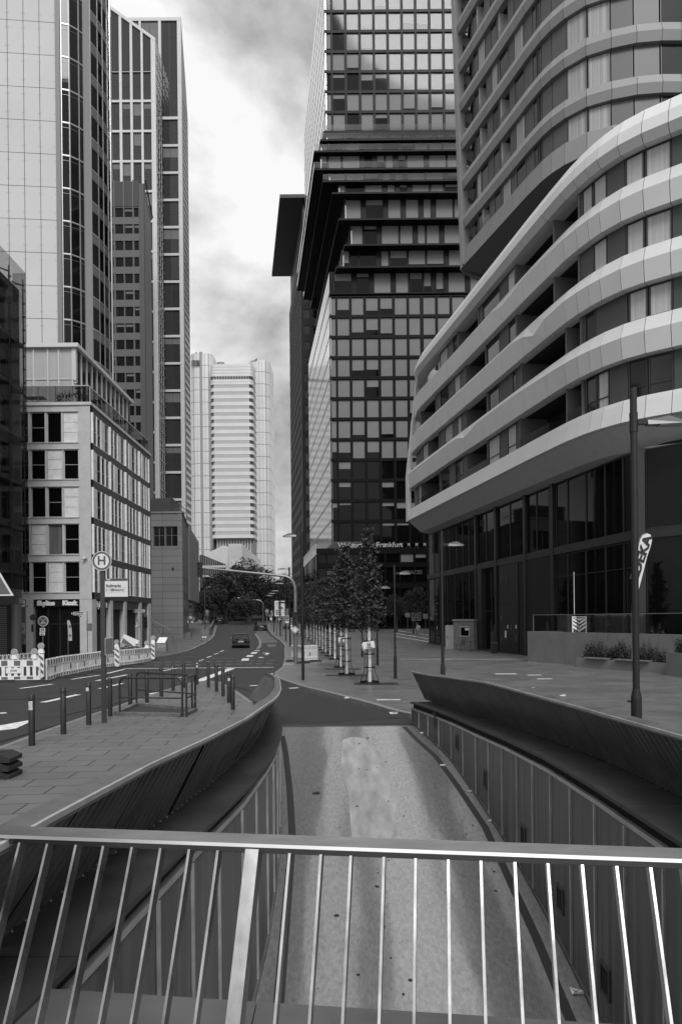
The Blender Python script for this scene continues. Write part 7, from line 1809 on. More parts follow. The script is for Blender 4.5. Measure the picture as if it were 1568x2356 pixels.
# ------------------------------------------------------------------ signs on posts
def signpost(label, u, v, items, r=.03, name='sign_post', group=None, Y=None, top=None):
    p = G(u, v) if Y is None else P(u, v, Y); K = p.y / FPX
    t = thing(name, label, 'road sign', p, 0, group)
    tops = [i[2] - i[4] / 2 for i in items]; H = zat(u, top if top else min(tops) - 1, p.y) - p.z
    part('post', MB().tube([(0, 0, -.02), (0, 0, H)], r, 8), M_SGR, t, True, False)
    for k, (kind, uc, vc, w_, h_, txt) in enumerate(items):
        c = P(uc, vc, p.y) - p; x, z = c.x, c.z; w, h = w_ * K / 2, h_ * K / 2; y = -r - .012 - .004 * (k % 2)
        if kind in ('stopping', 'noturn', 'round'):
            d = part('round_sign', MB().disc((x, y, z), w, (0, 1, 0), .015, 28), M_SGN, t, True, False)
            m = MB(); annulus(m, (x, 0, z), w * .68 if kind == 'stopping' else 0, w * .9, y - .009, 28); part('ring', m, M_SGR if kind == 'stopping' else M_SDK, d, False, False)
            if kind == 'stopping':
                m = MB(); annulus(m, (x, 0, z), 0, w * .68, y - .0085, 24); part('field', m, M_SDK, d, False, False)
                m = MB()
                for a in (45, -45): m.sub(MB().box(-w * .7, w * .7, -.004, 0, -w * .09, w * .09), Matrix.Translation((x, y - .010, z)) @ Matrix.Rotation(rad(a), 4, 'Y'))
                part('cross', m, mat('sign_cross', .30, .5), d, False, False)
                if txt: part('arrow', MB().add([(x + w * .35, y - .018, z - w * .38), (x + w * .35, y - .018, z - w * .28), (x - w * .1, y - .018, z - w * .28), (x - w * .1, y - .018, z - w * .14), (x - w * .4, y - .018, z - w * .33), (x - w * .1, y - .018, z - w * .52), (x - w * .1, y - .018, z - w * .38)], [range(7)]), M_SGN, d, False, False)
        elif kind in ('plate', 'dark', 'grey'):
            d = part('plate', MB().box(x - w, x + w, y - .006, y + .006, z - h, z + h), {'plate': M_SGN, 'dark': M_PBK, 'grey': M_SGR}[kind], t, False, False)
            if kind == 'dark' and w > .2:
                m = MB()
                for a, b, c_, e_ in ((-w, w, h - .03, h), (-w, w, -h, -h + .03), (-w, -w + .03, -h + .03, h - .03), (w - .03, w, -h + .03, h - .03)): m.box(x + a, x + b, y - .012, y - .0065, z + c_, z + e_)
                part('rim', m, M_SGN, d, False, False)
            if txt:
                lines = txt.split('|'); m = MB()
                for i, l in enumerate(lines):
                    m.sub(text_mb(l, 2 * h / len(lines) * .8, .001, .004 if len(lines) < 3 else .001, .9), Matrix.Translation((x, y - .014, z + h - 2 * h * (i + .5) / len(lines))))
                part('lettering', m, M_SGN if kind == 'dark' else M_PBK, d, False, False)
        elif kind == 'oct':
            m = MB().tube([(x, y - .008, z), (x, y + .008, z)], w * 1.06, 8); R_ = Matrix.Translation((x, 0, z)) @ Matrix.Rotation(rad(22.5), 4, 'Y') @ Matrix.Translation((-x, 0, -z))
            d = part('octagon', MB().sub(m, R_), M_SGR if txt else mat('sign_back_dark', .05, .5), t, False, False)
            if txt: part('lettering', MB().sub(text_mb(txt, w * .62, .001, .006, .85), Matrix.Translation((x, y - .014, z))), M_SGN, d, False, False)
        elif kind == 'diamond':
            m = MB()
            for s, yy_, mm in ((1, 0, 0), (.86, -.006, 1), (.7, -.010, 0)): m.add([(x - w * s, y + yy_, z), (x, y + yy_, z - h * s), (x + w * s, y + yy_, z), (x, y + yy_, z + h * s)], [(0, 1, 2, 3)], mm)
            m.add([(x - w, y + .01, z), (x, y + .01, z - h), (x + w, y + .01, z), (x, y + .01, z + h)], [(0, 1, 2, 3)], 0); part('diamond', m, [M_SGN, M_SGR], t, False, False)
        elif kind == 'tri':
            m = MB().add([(x - w, y, z - h), (x + w, y, z - h), (x, y, z + h), (x - w, y + .01, z - h), (x + w, y + .01, z - h), (x, y + .01, z + h)], [(0, 1, 2), (5, 4, 3), (0, 3, 4, 1), (1, 4, 5, 2), (2, 5, 3, 0)]); d = part('border', m, M_SGR, t, False, False)
            part('face', MB().add([(x - w * .66, y - .004, z - h * .8), (x + w * .66, y - .004, z - h * .8), (x, y - .004, z + h * .55)], [(0, 1, 2)]), M_SGN, d, False, False)
            m = MB().box(x - w * .10, x + w * .08, y - .01, y - .006, z - h * .5, z + h * .0).disc((x + w * .02, y - .008, z + h * .1), w * .09, (0, 1, 0), .004, 10); m.add([(x + w * .05, y - .008, z - h * .75), (x + w * .5, y - .008, z - h * .75), (x + w * .28, y - .008, z - h * .42)], [(0, 1, 2)]); m.box(x - w * .3, x + w * .2, y - .0095, y - .006, z - h * .2, z - h * .13)
            part('pictogram', m, M_PBK, d, False, False)
    return t
Z0 = lambda x, y: (x * .16, 1379.84 + y * .16)     # crop 0,2200 at 3.92
def it(kind, x, y, w, h=None, txt=None, f=C2, s=.2):
    u, v = f(x, y); return (kind, u, v, w * s, (h or w) * s, txt)
zz_ = dict(f=Z0, s=.16)
signpost('round no-stopping sign with an arrow and two white plates before the kiosk', *Z0(622, 760), [it('stopping', 627, 308, 150, 150, 'a', **zz_), it('plate', 618, 432, 78, 52, 'DB', **zz_), it('plate', 615, 487, 78, 52, 'frei|Mo-Fr', **zz_)], Y=48)
signpost('back of an octagonal sign on a leaning thin post left of the no-stopping sign', *Z0(490, 780), [it('oct', 482, 255, 92, 180, None, **zz_), it('dark', 472, 410, 30, 110, None, **zz_)], Y=48.3)
signpost('street name sign on the post left of the kiosk column', *Z0(1262, 760), [it('dark', 1138, 198, 150, 48, 'Kirchnerstraße', **zz_), it('dark', 1150, 240, 45, 18, '3-8', **zz_), it('grey', 1290, 395, 80, 110, None, **zz_)], Y=47.5)
CK = lambda x, y: (188.2 + x * .128, 1379.84 + y * .128)
kk_ = dict(f=CK, s=.128)
signpost('street name sign above the roadworks at the far kiosk corner', *CK(1140, 790), [it('dark', 1028, 200, 205, 52, 'Kirchnerstraße', **kk_), it('dark', 1085, 240, 40, 14, '3-5', **kk_)], Y=62)
t = signpost('triangular roadworks sign before the louvred door of the kiosk building', *CK(1003, 790), [it('tri', 1000, 430, 100, 150, None, **kk_)], Y=55)
t = thing('traffic_light', 'black traffic light at the far corner of the kiosk building', 'traffic light', P(*CK(1142, 790), 61)); K = 61 / FPX
part('post', MB().tube([(0, .1, -.6), (0, .1, (790 - 340) * .128 * K)], .06, 8), M_SDK, t, True, False); signal(t, (.05, -.05, (790 - 410) * .128 * K), 1.1)
c2g = 'signs along the left pavement'
signpost('dark parking sign with small plates below before the stone building', *C2(240, 600), [it('dark', 228, 342, 40, 44, 'P'), it('plate', 230, 376, 40, 22, None), it('plate', 231, 400, 40, 22, None), it('plate', 234, 430, 42, 30, 'frei')], r=.05)
signpost('two round no-stopping signs above white plates right of the parking sign', *C2(375, 600), [it('noturn', 374, 346, 36), it('stopping', 375, 403, 58), it('plate', 376, 464, 32, 20, None), it('plate', 376, 487, 32, 20, None)], r=.05)
signpost('group of round signs with plates at the end of the stone building', *C2(500, 560), [it('noturn', 497, 327, 30), it('stopping', 470, 376, 42), it('stopping', 527, 376, 42), it('plate', 498, 360, 30, 26), it('plate', 467, 412, 26, 24), it('plate', 517, 412, 28, 18)], r=.05)
signpost('stop sign on the post at the concrete block on the left pavement', *C2(690, 470), [it('oct', 689, 293, 46, 46, 'STOP'), it('noturn', 689, 330, 32)], r=.05)
signpost('stop sign on the right side of the road behind the second car', *C2(1378, 480), [it('oct', 1377, 286, 48, 48, 'STOP'), it('noturn', 1378, 322, 34)], r=.06)
signpost('cluster of round signs right of the far stop sign', *C2(1432, 500), [it('stopping', 1430, 297, 28), it('stopping', 1446, 327, 32), it('stopping', 1420, 343, 34), it('plate', 1424, 378, 28, 28)], r=.06)
C1 = lambda x, y: (627.2 + x * .2, 1348.5 + y * .2)
i1 = lambda k, x, y, w, h=None, t=None: it(k, x, y, w, h, t, f=C1, s=.2)
ds = signpost('large white direction sign on two posts with arrows and district names', *C1(45, 575), [i1('plate', 85, 221, 126, 104, None), i1('plate', 85, 311, 126, 70, None)], r=.09, name='direction_sign')
p = G(*C1(45, 575)); K = p.y / FPX * .2; Q1 = lambda x, y: P(*C1(x, y), p.y) - p
part('post', MB().tube([(Q1(112, 500).x, 0, -.1), (Q1(112, 170).x, 0, Q1(112, 170).z)], .09, 8), M_SGR, ds, True, False)
m = MB()
for tx, y, s in (('Hanau', 208, 16), ('Messe', 228, 16), ('Taunusanlage', 243, 13), ('Hauptbahnhof', 258, 13), ('Eschersheim', 285, 16), ('Bockenheim', 304, 16), ('Palmengarten', 322, 16)):
    m.sub(text_mb(tx, s * K, .01, .01, .75, 'LEFT'), Matrix.Translation((Q1(36 if y > 270 else 62, y).x, -.13, Q1(0, y).z)))
m.box(Q1(62, 0).x, Q1(135, 0).x, -.14, -.12, Q1(0, 198).z, Q1(0, 182).z)
for (x, y, dx, dy) in ((45, 205, 0, 1), (124, 307, 1, 0)):
    c = Q1(x, y); a = 8 * K
    if dy: m.box(c.x - a * .18, c.x + a * .18, -.14, -.12, c.z - a * 2, c.z + a * 1.4).add([(c.x - a * .9, -.13, c.z + a), (c.x + a * .9, -.13, c.z + a), (c.x, -.13, c.z + a * 2.2)], [(0, 1, 2)])
    else: m.box(c.x - a * 1.2, c.x + a * .8, -.14, -.12, c.z - a * .18, c.z + a * .18).add([(c.x + a * .4, -.13, c.z - a * .8), (c.x + a * .4, -.13, c.z + a * .8), (c.x + a * 1.5, -.13, c.z)], [(0, 1, 2)])
part('lettering', m, M_PBK, ds, False, False)
signpost('taxi sign with a crossed circle nearest the direction sign', *C1(168, 640), [i1('dark', 165, 372, 42, 66, ' |TAXI'), i1('stopping', 166, 357, 28), i1('plate', 165, 415, 42, 22)], r=.05, group='taxi rank signs')
signpost('taxi sign under the direction sign, second from the signal mast', *C1(82, 560), [i1('dark', 81, 346, 34, 52, ' |TAXI'), i1('stopping', 82, 335, 22), i1('plate', 81, 384, 34, 20)], r=.06, group='taxi rank signs')
signpost('round no-stopping sign with a plate just left of the large signal mast', *C1(212, 690), [i1('stopping', 214, 398, 62), i1('plate', 215, 455, 34, 22), i1('plate', 216, 485, 34, 26)], r=.05)
signpost('diamond-shaped sign with a dark symbol on the large signal mast', *C1(258, 690), [i1('diamond', 257, 503, 92, 90)], r=.03, Y=41.7)
m = MB().box(-.5, .5, -.06, .06, .25, 2.5)
p = G(*C1(152, 500)); adv = thing('advert_board', 'dark framed advert board standing behind the taxi signs', 'advert board', p); K = p.y / FPX * .2
part('frame', MB().box(-42 * K, 42 * K, -.1, .1, .1, 252 * K), M_PBK, adv, False, False); part('poster', MB().box(-34 * K, 34 * K, -.115, -.102, 40 * K, 240 * K), mat('advert_poster', .16, .3, nv=.6, ns=1.5), adv, False, False)
# barrier round the foot of the mast
a, b, c = G(*C1(215, 850)), G(*C1(338, 868)), G(*C1(515, 852))
barrier('white striped barrier at the mast foot, its left side facing the road', a, b, .98, slats=12, stripes=12, group='barriers round the signal mast')
barrier('white striped barrier at the mast foot, its longer right side', b, c, .98, slats=16, stripes=16, group='barriers round the signal mast')
for k, (x, y) in enumerate(((215, 868), (350, 888), (490, 868))):
    m = MB().hexa([(-.42, -.2, 0), (.42, -.2, 0), (.42, .2, 0), (-.42, .2, 0)], [(-.3, -.16, .1), (.3, -.16, .1), (.3, .16, .1), (-.3, .16, .1)])
    single('ballast_block', m, M_RUB, ['black rubber foot left under the barrier at the signal mast', 'black rubber foot in the middle under the barrier at the signal mast', 'black rubber foot right under the barrier at the signal mast'][k], 'ballast block', G(*C1(x, y)), 0, 'black rubber feet at the signal mast')

# ------------------------------------------------------------------ cars
M_CAR = mat('car_paint_black', .006, .25, .0, coat=.25, spec=.2); M_CGL = glass('car_glass', .008, .04, .0); M_TYRE = mat('tyre', .012, .9); M_RIM = mat('rim', .25, .3, .8); M_TL = mat('tail_lamp', .05, .2)
def car(label, loc, rz, W=1.76, H=1.46, L_=4.1, plate='F AE 1924', kind='hatch'):
    t = thing('parked_car' if kind == 'parked' else 'car', label, 'car', loc, rz, 'black cars'); w = W / 2
    st = [(0, .90, .36, .70), (.06, .97, .28, .86), (.25, 1, .24, .95), (.8, 1, .22, .96), (2.4, 1, .22, .95), (3.1, .99, .22, .92), (3.7, .96, .24, .80), (4.02, .86, .30, .70), (4.1, .74, .38, .58)]
    m = MB(); rings = []
    for y, k, zb_, zt in st:
        y = y * L_ / 4.1; a = w * k
        rings.append([(-a * .9, y, zb_), (-a, y, zb_ + .16), (-a, y, zt - .2), (-a * .95, y, zt), (0, y, zt + .03), (a * .95, y, zt), (a, y, zt - .2), (a, y, zb_ + .16), (a * .9, y, zb_)])
    n = len(rings[0]); m.add([p for r in rings for p in r], [(i * n + j, i * n + (j + 1) % n, (i + 1) * n + (j + 1) % n, (i + 1) * n + j) for i in range(len(rings) - 1) for j in range(n)] + [list(range(n))[::-1], [(len(rings) - 1) * n + j for j in range(n)]])
    s = L_ / 4.1; zr_ = H
    rf = [(.10, .93, .92), (.42, .80, zr_ - .07), (.75, .79, zr_), (1.6, .79, zr_), (2.25, .76, zr_ - .06), (3.0, .90, .93)]
    rg = [[(-w * k, y * s, z - (.0 if i in (0, 5) else .05)), (-w * k * .82, y * s, z), (w * k * .82, y * s, z), (w * k, y * s, z - (.0 if i in (0, 5) else .05))] for i, (y, k, z) in enumerate(rf)]
    m.add([p for r in rg[1:5] for p in r], [(i * 4 + j, i * 4 + j + 1, (i + 1) * 4 + j + 1, (i + 1) * 4 + j) for i in range(3) for j in range(3)])
    for sx in (-1, 1):     # pillars
        for (y0, k0, z0), (y1, k1, z1) in ((rf[0], rf[1]), ((1.5, .93, .93), (1.5, .80, zr_ - .04)), (rf[5], rf[4])): m.tube([(sx * w * k0, y0 * s, z0), (sx * w * k1, y1 * s, z1 - .03)], .05, 5)
    part('body', m, M_CAR, t, True, False)
    part('rear_window', MB().poly([(-w * .88, .10 * s - .01, .95), (w * .88, .10 * s - .01, .95), (w * .76, .42 * s - .01, zr_ - .07), (-w * .76, .42 * s - .01, zr_ - .07)]), M_CGL, t, False, False)
    part('windscreen', MB().poly([(-w * .86, 3.0 * s, .93), (w * .86, 3.0 * s, .93), (w * .72, 2.25 * s, zr_ - .07), (-w * .72, 2.25 * s, zr_ - .07)]), M_CGL, t, False, False)
    for sx in (-1, 1):
        part('side_window', MB().poly([(sx * w * .925, .14 * s, .95), (sx * w * .905, 2.95 * s, .94), (sx * w * .77, 2.22 * s, zr_ - .10), (sx * w * .80, .46 * s, zr_ - .10)]), M_CGL, t, False, False)
        part('tail_light', MB().box(sx * w * .80 - .11, sx * w * .80 + .11, -.01, .2, .70, .93), M_TL, t, False, False)
        mr = part('mirror', MB().ball((sx * (w + .11), 2.55 * s, 1.0), .1, 0, 8, (1, .6, .75)), M_CAR, t, True, False)
        part('mirror_glass', MB().disc((sx * (w + .11), 2.55 * s - .065, 1.0), .065, (0, 1, 0), .01, 10), mat('mirror', .6, .1, .9), mr, False, False)
        for y in (.75 * s, 3.3 * s):
            wv = part('wheel', MB().disc((sx * (w - .10), y, .31), .31, (1, 0, 0), .2, 18), M_TYRE, t, False, False); part('rim', MB().disc((sx * (w - .02), y, .31), .19, (1, 0, 0), .06, 12), M_RIM, wv, False, False)
    part('bumper', MB().hexa([(-w * .9, -.06, .30), (w * .9, -.06, .30), (w * .96, .2, .28), (-w * .96, .2, .28)], [(-w * .9, -.05, .56), (w * .9, -.05, .56), (w * .97, .2, .58), (-w * .97, .2, .58)]), mat('bumper_black', .012, .5), t, False, False)
    pl = part('licence_plate', MB().box(-.26, .26, -.035, -.01, .62, .74), M_SGN, t, False, False)
    part('lettering', MB().sub(text_mb(plate, .09, .001, .002), Matrix.Translation((0, -.04, .68))), M_PBK, pl, False, False)
    part('badge', MB().disc((0, -.005, .84), .05, (0, 1, 0), .02, 8), M_RIM, t, False, False)
    part('roof_spoiler', MB().hexa([(-w * .7, .36 * s, zr_ - .05), (w * .7, .36 * s, zr_ - .05), (w * .7, .6 * s, zr_ - .03), (-w * .7, .6 * s, zr_ - .03)], [(-w * .68, .34 * s, zr_ - .01), (w * .68, .34 * s, zr_ - .01), (w * .7, .6 * s, zr_ + .02), (-w * .7, .6 * s, zr_ + .02)]), M_CAR, t, False, False)
    m = MB()
    for sx in (-1, 1): m.tube([(sx * w * .66, .6 * s, zr_ + .0), (sx * w * .66, .75 * s, zr_ + .06), (sx * w * .66, 2.0 * s, zr_ + .05), (sx * w * .66, 2.15 * s, zr_ - .03)], .018, 5)
    part('roof_rail', m, M_CAR, t, False, False)
    return t
car('black hatchback seen from behind in the middle of the road', G(554.5, 1491.5, -.12), rad(9), W=1.78, plate='F AE 1924')
car('black car seen from behind farther up the road, at the right kerb', G(602.5, 1451.5, -.12), rad(14), W=1.82, H=1.5, plate='F KL 83')
car('black car parked far away under the trees at the left kerb', G(506, 1434.5), rad(20), W=1.8, H=1.6, plate='F 206', kind='parked')

# ------------------------------------------------------------------ left pavement clutter
a, b = G(*C2(92, 750)), G(*C2(238, 745)); W_ = b.x - a.x; K = a.y / FPX * .2
cbk = thing('concrete_block', 'graffitied concrete block with a pale tilted board on top, at the far left kerb', 'concrete block', a)
part('block', MB().box(0, W_, 0, 1.0, -.05, 95 * K), mat('concrete_block_grey', .20, .85, nv=.25, ns=4), cbk, False, False)
m = MB()
rr = random.Random(2)
for k in range(6): m.tube([(W_ * (.25 + .12 * k), -.012, (30 + rr.random() * 20) * K), (W_ * (.28 + .12 * k), -.012, (65 + rr.random() * 20) * K), (W_ * (.33 + .12 * k), -.012, (35 + rr.random() * 20) * K)], .015, 4)
part('graffiti', m, M_SGN, cbk, False, False)
m = MB().add([(.12, .05, 97 * K), (W_ - .1, .05, 97 * K), (W_ - .0, .7, 158 * K), (.2, .7, 158 * K), (.12, .1, 95 * K), (W_ - .1, .1, 95 * K), (W_, .75, 156 * K), (.2, .75, 156 * K)], [(0, 1, 2, 3), (7, 6, 5, 4), (0, 4, 5, 1), (1, 5, 6, 2), (2, 6, 7, 3), (3, 7, 4, 0)])
single('board', m, M_BW, 'pale board lying tilted on the graffitied concrete block', 'board', a)
pp = None
for k, (x, y, ty) in enumerate(((250, 768, 585), (276, 765, 590), (306, 755, 578), (334, 748, 585), (355, 665, 580), (393, 620, 545), (412, 622, 548), (428, 615, 545), (444, 610, 545), (300, 640, 575), (325, 650, 578))):
    p = G(*C2(x, y)); h = (y - ty) * .2 / FPX * p.y; lab = '%s thin grey post right of the graffitied block, counted from the kerb' % NTH[k]
    if pp is None: pp = thing('post', lab, 'post', p, 0, 'thin posts on the left pavement'); part('tube', MB().lathe([(.045, 0), (.045, .97), (.001, 1.0)], n=8), M_SGR, pp, True, False); part('cap', MB().lathe([(.05, .93), (.05, .99), (.001, 1.005)], n=8), M_SGR, pp, True, False); pp.scale = (1, 1, h)
    else: dup(pp, p, 0, lab, (1, 1, h))
for (x0, x1, y0, y1, lab, cat_, nm, mm, d) in ((625, 712, 505, 557, 'pale concrete block carrying the slim lamp post on the left pavement', 'concrete block', 'concrete_block', 'concrete_block_grey', 1.2), (448, 498, 535, 600, 'grey box-shaped bin on the left pavement near the thin posts', 'box', 'utility_box', 'sign_grey', .8), (250, 290, 580, 660, 'grey utility box just right of the graffitied block', 'box', 'utility_box', 'sign_grey', .8)):
    a, b = G(*C2(x0, y1)), G(*C2(x1, y1)); K = a.y / FPX * .2; W_ = b.x - a.x
    t = thing(nm, lab, cat_, a); part('body', MB().box(0, W_, 0, d, -.05, (y1 - y0) * K), MATS[mm], t, False, False); part('lid', MB().box(-.03, W_ + .03, -.03, d + .03, (y1 - y0) * K, (y1 - y0) * K + .06), MATS[mm], t, False, False)
c0 = None
for x, lab in ((642, 'left one of two small traffic cones by the left kerb'), (671, 'right one of two small traffic cones by the left kerb')):
    p = G(*C2(x, 632))
    if c0 is None:
        c0 = thing('traffic_cone', lab, 'traffic cone', p, 0, 'traffic cones'); part('cone', MB().lathe([(.24, .03), (.17, .25), (.10, .62), (.05, .95), (.001, .96)], n=12), M_BR, c0, True, False); part('band', MB().lathe([(.15, .40), (.115, .58)], n=12), M_SGN, c0, True, False); part('foot_plate', MB().box(-.3, .3, -.3, .3, 0, .04), M_RUB, c0, False, False)
    else: dup(c0, p, .3, lab)
m = MB(); rr = random.Random(9); p = G(*C2(655, 436)); K = p.y / FPX * .2
for k in range(26): m.ball((rr.uniform(-54, 54) * K, rr.uniform(-.5, .5), rr.uniform(8, 50) * K), rr.uniform(9, 15) * K, 0, 7, (1.5, 1, .75))
o = single('sacks', m, M_BW, 'pile of pale sacks at the end of the left pavement', 'sacks', p); o['kind'] = 'stuff'
a, b = G(*C2(728, 560)), G(*C2(772, 430)); m = MB(); d = (b - a).normalized(); n_ = Vector((d.y, -d.x, 0)) * .15
m.hexa([a - n_, b - n_, b + n_, a + n_], [q + Vector((0, 0, 1.1)) for q in (a - n_, b - n_, b + n_, a + n_)]); single('low_wall', m, M_SDK, 'low dark wall along the left kerb toward the trees', 'wall')
# tall flag-like banner before the kiosk
p = P(*Z0(1015, 720), 49.2); m = MB(); K = 49.2 / FPX * .16
pts = [(1040, 590), (1040, 470), (1030, 380), (1012, 310), (996, 290), (975, 300), (972, 330), (982, 400), (988, 500), (986, 590)]
q = [((x - 1015) * K, (720 - y) * K) for x, y in pts]; n = len(q)
bn = thing('beach_flag', 'pale narrow curved flag standing before the kiosk shop window', 'flag', (p.x, p.y, p.z))
part('cloth', MB().add([(x, -.01, z) for x, z in q] + [(x, .01, z) for x, z in q], [list(range(n)), list(range(n, 2 * n))[::-1]] + [(i, (i + 1) % n, n + (i + 1) % n, n + i) for i in range(n)]), mat('flag_cloth', .42, .7, nv=.1), bn, False, False)
m = MB().disc((-.02, -.015, (720 - 385) * K), .11, (0, 1, 0), .006, 12).disc((.0, -.015, (720 - 515) * K), .1, (0, 1, 0), .006, 8); part('print', m, M_SGR, bn, False, False)
part('pole', MB().tube([(-.17, .02, -.3), (-.17, .02, 420 * K)], .02, 6), M_SGR, bn, True, False)
# terrace plants and table on the kiosk building
ZK = lambda x, y, Y: P(x * .3461, 721.3 + y * .3461, Y)
rr = random.Random(12)
for k, (x, w_, h_, lab) in enumerate(((398, .55, .7, 'low bushy plant in a pale trough on the kiosk terrace'), (448, .5, .85, 'grassy plant in a pale trough right of the low bushy one on the terrace'), (512, .3, 1.9, 'slender dark cypress-like plant at the penthouse corner on the terrace'), (558, .6, 1.1, 'spiky fan-shaped plant at the terrace corner'))):
    c = ZK(x, 586, 52.4); c.z = ROOF + .22; t = thing('potted_plant', lab, 'plant', c, 0, 'plants on the kiosk terrace'); m = MB()
    for i in range(34): leafy(m, (rr.gauss(0, w_ * .4), rr.gauss(0, .15), .35 + rr.random() * h_), .1, 4, .16, rr)
    part('foliage', m, M_LEAF, t, False, False); part('planter', MB().box(-w_ * .6, w_ * .6, -.18, .18, 0, .38), M_BW, t, False, False)
c = ZK(235, 586, 52.2); c.z = ROOF + .22; t = thing('table', 'dark folding table at the left of the kiosk terrace', 'table', c)
part('tabletop', MB().box(-.75, .75, -.35, .35, .68, .73), M_SDK, t, False, False)
for sx in (-1, 1): part('leg', MB().tube([(sx * .5, -.2, 0), (-sx * .4, .2, .68)], .02, 5), M_SDK, t, False, False)
for k in range(7):
    y = 53.5 + k * 1.7; m = MB()
    for i in range(22): leafy(m, (KX - .7 + rr.gauss(0, .15), y + rr.gauss(0, .4), ROOF + .4 + rr.random() * .7), .12, 4, .17, rr)
    single('terrace_shrub', m, M_LEAF, '%s shrub from the corner behind the side balustrade of the kiosk terrace' % NTH[k], 'shrub', group='shrubs along the terrace side')

# ------------------------------------------------------------------ right side of the plaza: wall, planters, hut, person
MW = mat('smooth_concrete', .175, .75, nv=.10, ns=1.2, nd=8)
wa, wb_ = Vector((xat(1212.5, 1490, 38.5), 38.5, 0)), Vector((14.9, 27.4, 0))
FWl = Fr(wa, wb_); WT = 1.66
tw_ = thing('terrace_wall', 'pale concrete terrace wall with a glass balustrade before the glass base', 'wall', wa)
m = MB(); n = 4
for k in range(n): m.fbox(FWl, FWl.len * k / n + (.008 if k else 0), FWl.len * (k + 1) / n - .008, -.2, WT, -.35, 0)
m.fbox(FWl, -.0, .35, -.2, WT - .003, -2.2, -.36); part('wall_panel', m, MW, tw_)
FW2 = Fr(wb_, (wb_.x + 8, wb_.y - .6)); part('wall_panel', MB().fbox(FW2, .01, 8, -.2, WT, -.35, 0), MW, tw_)
m = MB()
for k in range(6): m.fbox(FWl, FWl.len * k / 6 + .3 * (k == 0), FWl.len * (k + 1) / 6 - .015, WT + .02, WT + .88, -.22, -.2)
m.fbox(FW2, .02, 8, WT + .02, WT + .88, -.22, -.2); part('glass_pane', m, glass_sheet('plaza_glass', .75), tw_)
m = MB().fbox(FWl, .25, FWl.len, WT + .885, WT + .92, -.24, -.18); m.fbox(FW2, 0, 8, WT + .885, WT + .92, -.24, -.18); m.fbox(FWl, .25, .3, WT, WT + .885, -.24, -.18); part('top_rail', m, M_SGR, tw_)
def planter(label, u0, u1, v1, v0, depth, nplants, seed, tall, bench=None):
    a, b = G(u0, v1), G(u1, v1 + 16); F = Fr(a, b); K = a.y / FPX; h = (v1 - v0) * K
    t = thing('planter', label, 'planter', a); m = MB()
    m.fbox(F, 0, F.len, -.2, h, -.12, 0).fbox(F, 0, .12, -.2, h, -depth, -.121).fbox(F, F.len - .12, F.len, -.2, h, -depth, -.121).fbox(F, .121, F.len - .121, -.2, h, -depth, -depth + .1)
    part('box', m, MW, t); part('earth', MB().fbox(F, .13, F.len - .13, -.1, h - .08, -depth + .11, -.13), MATS['soil'], t)
    rr = random.Random(seed); m = MB()
    for k in range(nplants):
        s = rr.uniform(.2, F.len - .25); p = F.pt(s, h - .1, -rr.uniform(.2, depth - .2)); hh = tall * rr.uniform(.4, 1.0) * (.65 + .5 * math.sin(s * 2.1 + seed) ** 2)
        top = p + Vector((rr.gauss(0, .1), rr.gauss(0, .1), hh)); m.tube([p, top], [.006, .002], 3, 0)
        for q in range(7): leafy(m, p.lerp(top, .15 + .85 * q / 7), .045, 3, .10, rr)
        if rr.random() < .35: m.tube([top, top + Vector((0, 0, .16))], [.014, .004], 4, 1)
    part('plants', m, M_LEAF, t)
    for (b0, b1) in bench or (): 
        q = MB(); s0, s1 = [F.s_at(u, v0) for u in (b0, b1)]
        for k in range(5): q.fbox(F, s0, s1, h + .02, h + .07, -.05 + .085 * k - .2, .02 + .085 * k - .2)
        part('bench_seat', q, mat('bench_wood', .16, .7, nv=.25, ns=3, stretch=(1, 1, 8)), t)
    return t
planter('long low concrete planter with two bench slats and bushy plants', 1324, 1544, 1535, 1514, .85, 260, 3, .95, ((1346, 1396), (1415, 1492)))
planter('taller concrete planter with tall plants cut off by the right edge', 1531, 1640, 1553, 1500, .8, 130, 8, 1.1)
# small wooden hut with window, pale door leaf, chair and table
CH = lambda x, y: (972.1 + x * .2, 1367.4 + y * .2)
a, b = G(*CH(352, 630)), G(*CH(585, 640)); K = a.y / FPX * .2
ht = thing('hut', 'small pale timber-clad hut with a square window before the glass base', 'hut', a); FH = Fr(a, b); hh = 322 * K
m = MB(); n = 22
for k in range(n): m.fbox(FH, FH.len * k / n, FH.len * (k + .86) / n, .02, hh, -.04, .0)
m.fbox(FH, 0, FH.len, .01, hh - .02, -2.0, -.041); part('cladding', m, mat('hut_boards', .19, .7, nv=.2, ns=3), ht)
part('roof_edge', MB().fbox(FH, -.06, FH.len + .06, hh, hh + .14, -2.05, .06), mat('hut_roof', .25, .5), ht)
s0, s1 = FH.len * .355, FH.len * .82; z0_, z1_ = 145 * K, 262 * K
f = part('window', MB().fbox(FH, s0, s1, z0_, z0_ + .07, .005, .05).fbox(FH, s0, s1, z1_ - .07, z1_, .005, .05).fbox(FH, s0, s0 + .07, z0_ + .071, z1_ - .071, .005, .05).fbox(FH, s1 - .07, s1, z0_ + .071, z1_ - .071, .005, .05), mat('hut_frame', .4, .5), ht)
part('pane', MB().fbox(FH, s0 + .07, s1 - .07, z0_ + .07, z1_ - .07, .006, .015), M_BGL, f); part('notice', MB().fbox(FH, s0 + (s1 - s0) * .5, s0 + (s1 - s0) * .88, z0_ + (z1_ - z0_) * .62, z0_ + (z1_ - z0_) * .85, .018, .022), M_SGN, f)
a2, b2 = G(*CH(262, 632)), G(*CH(352, 630)); FD = Fr(a2, b2)
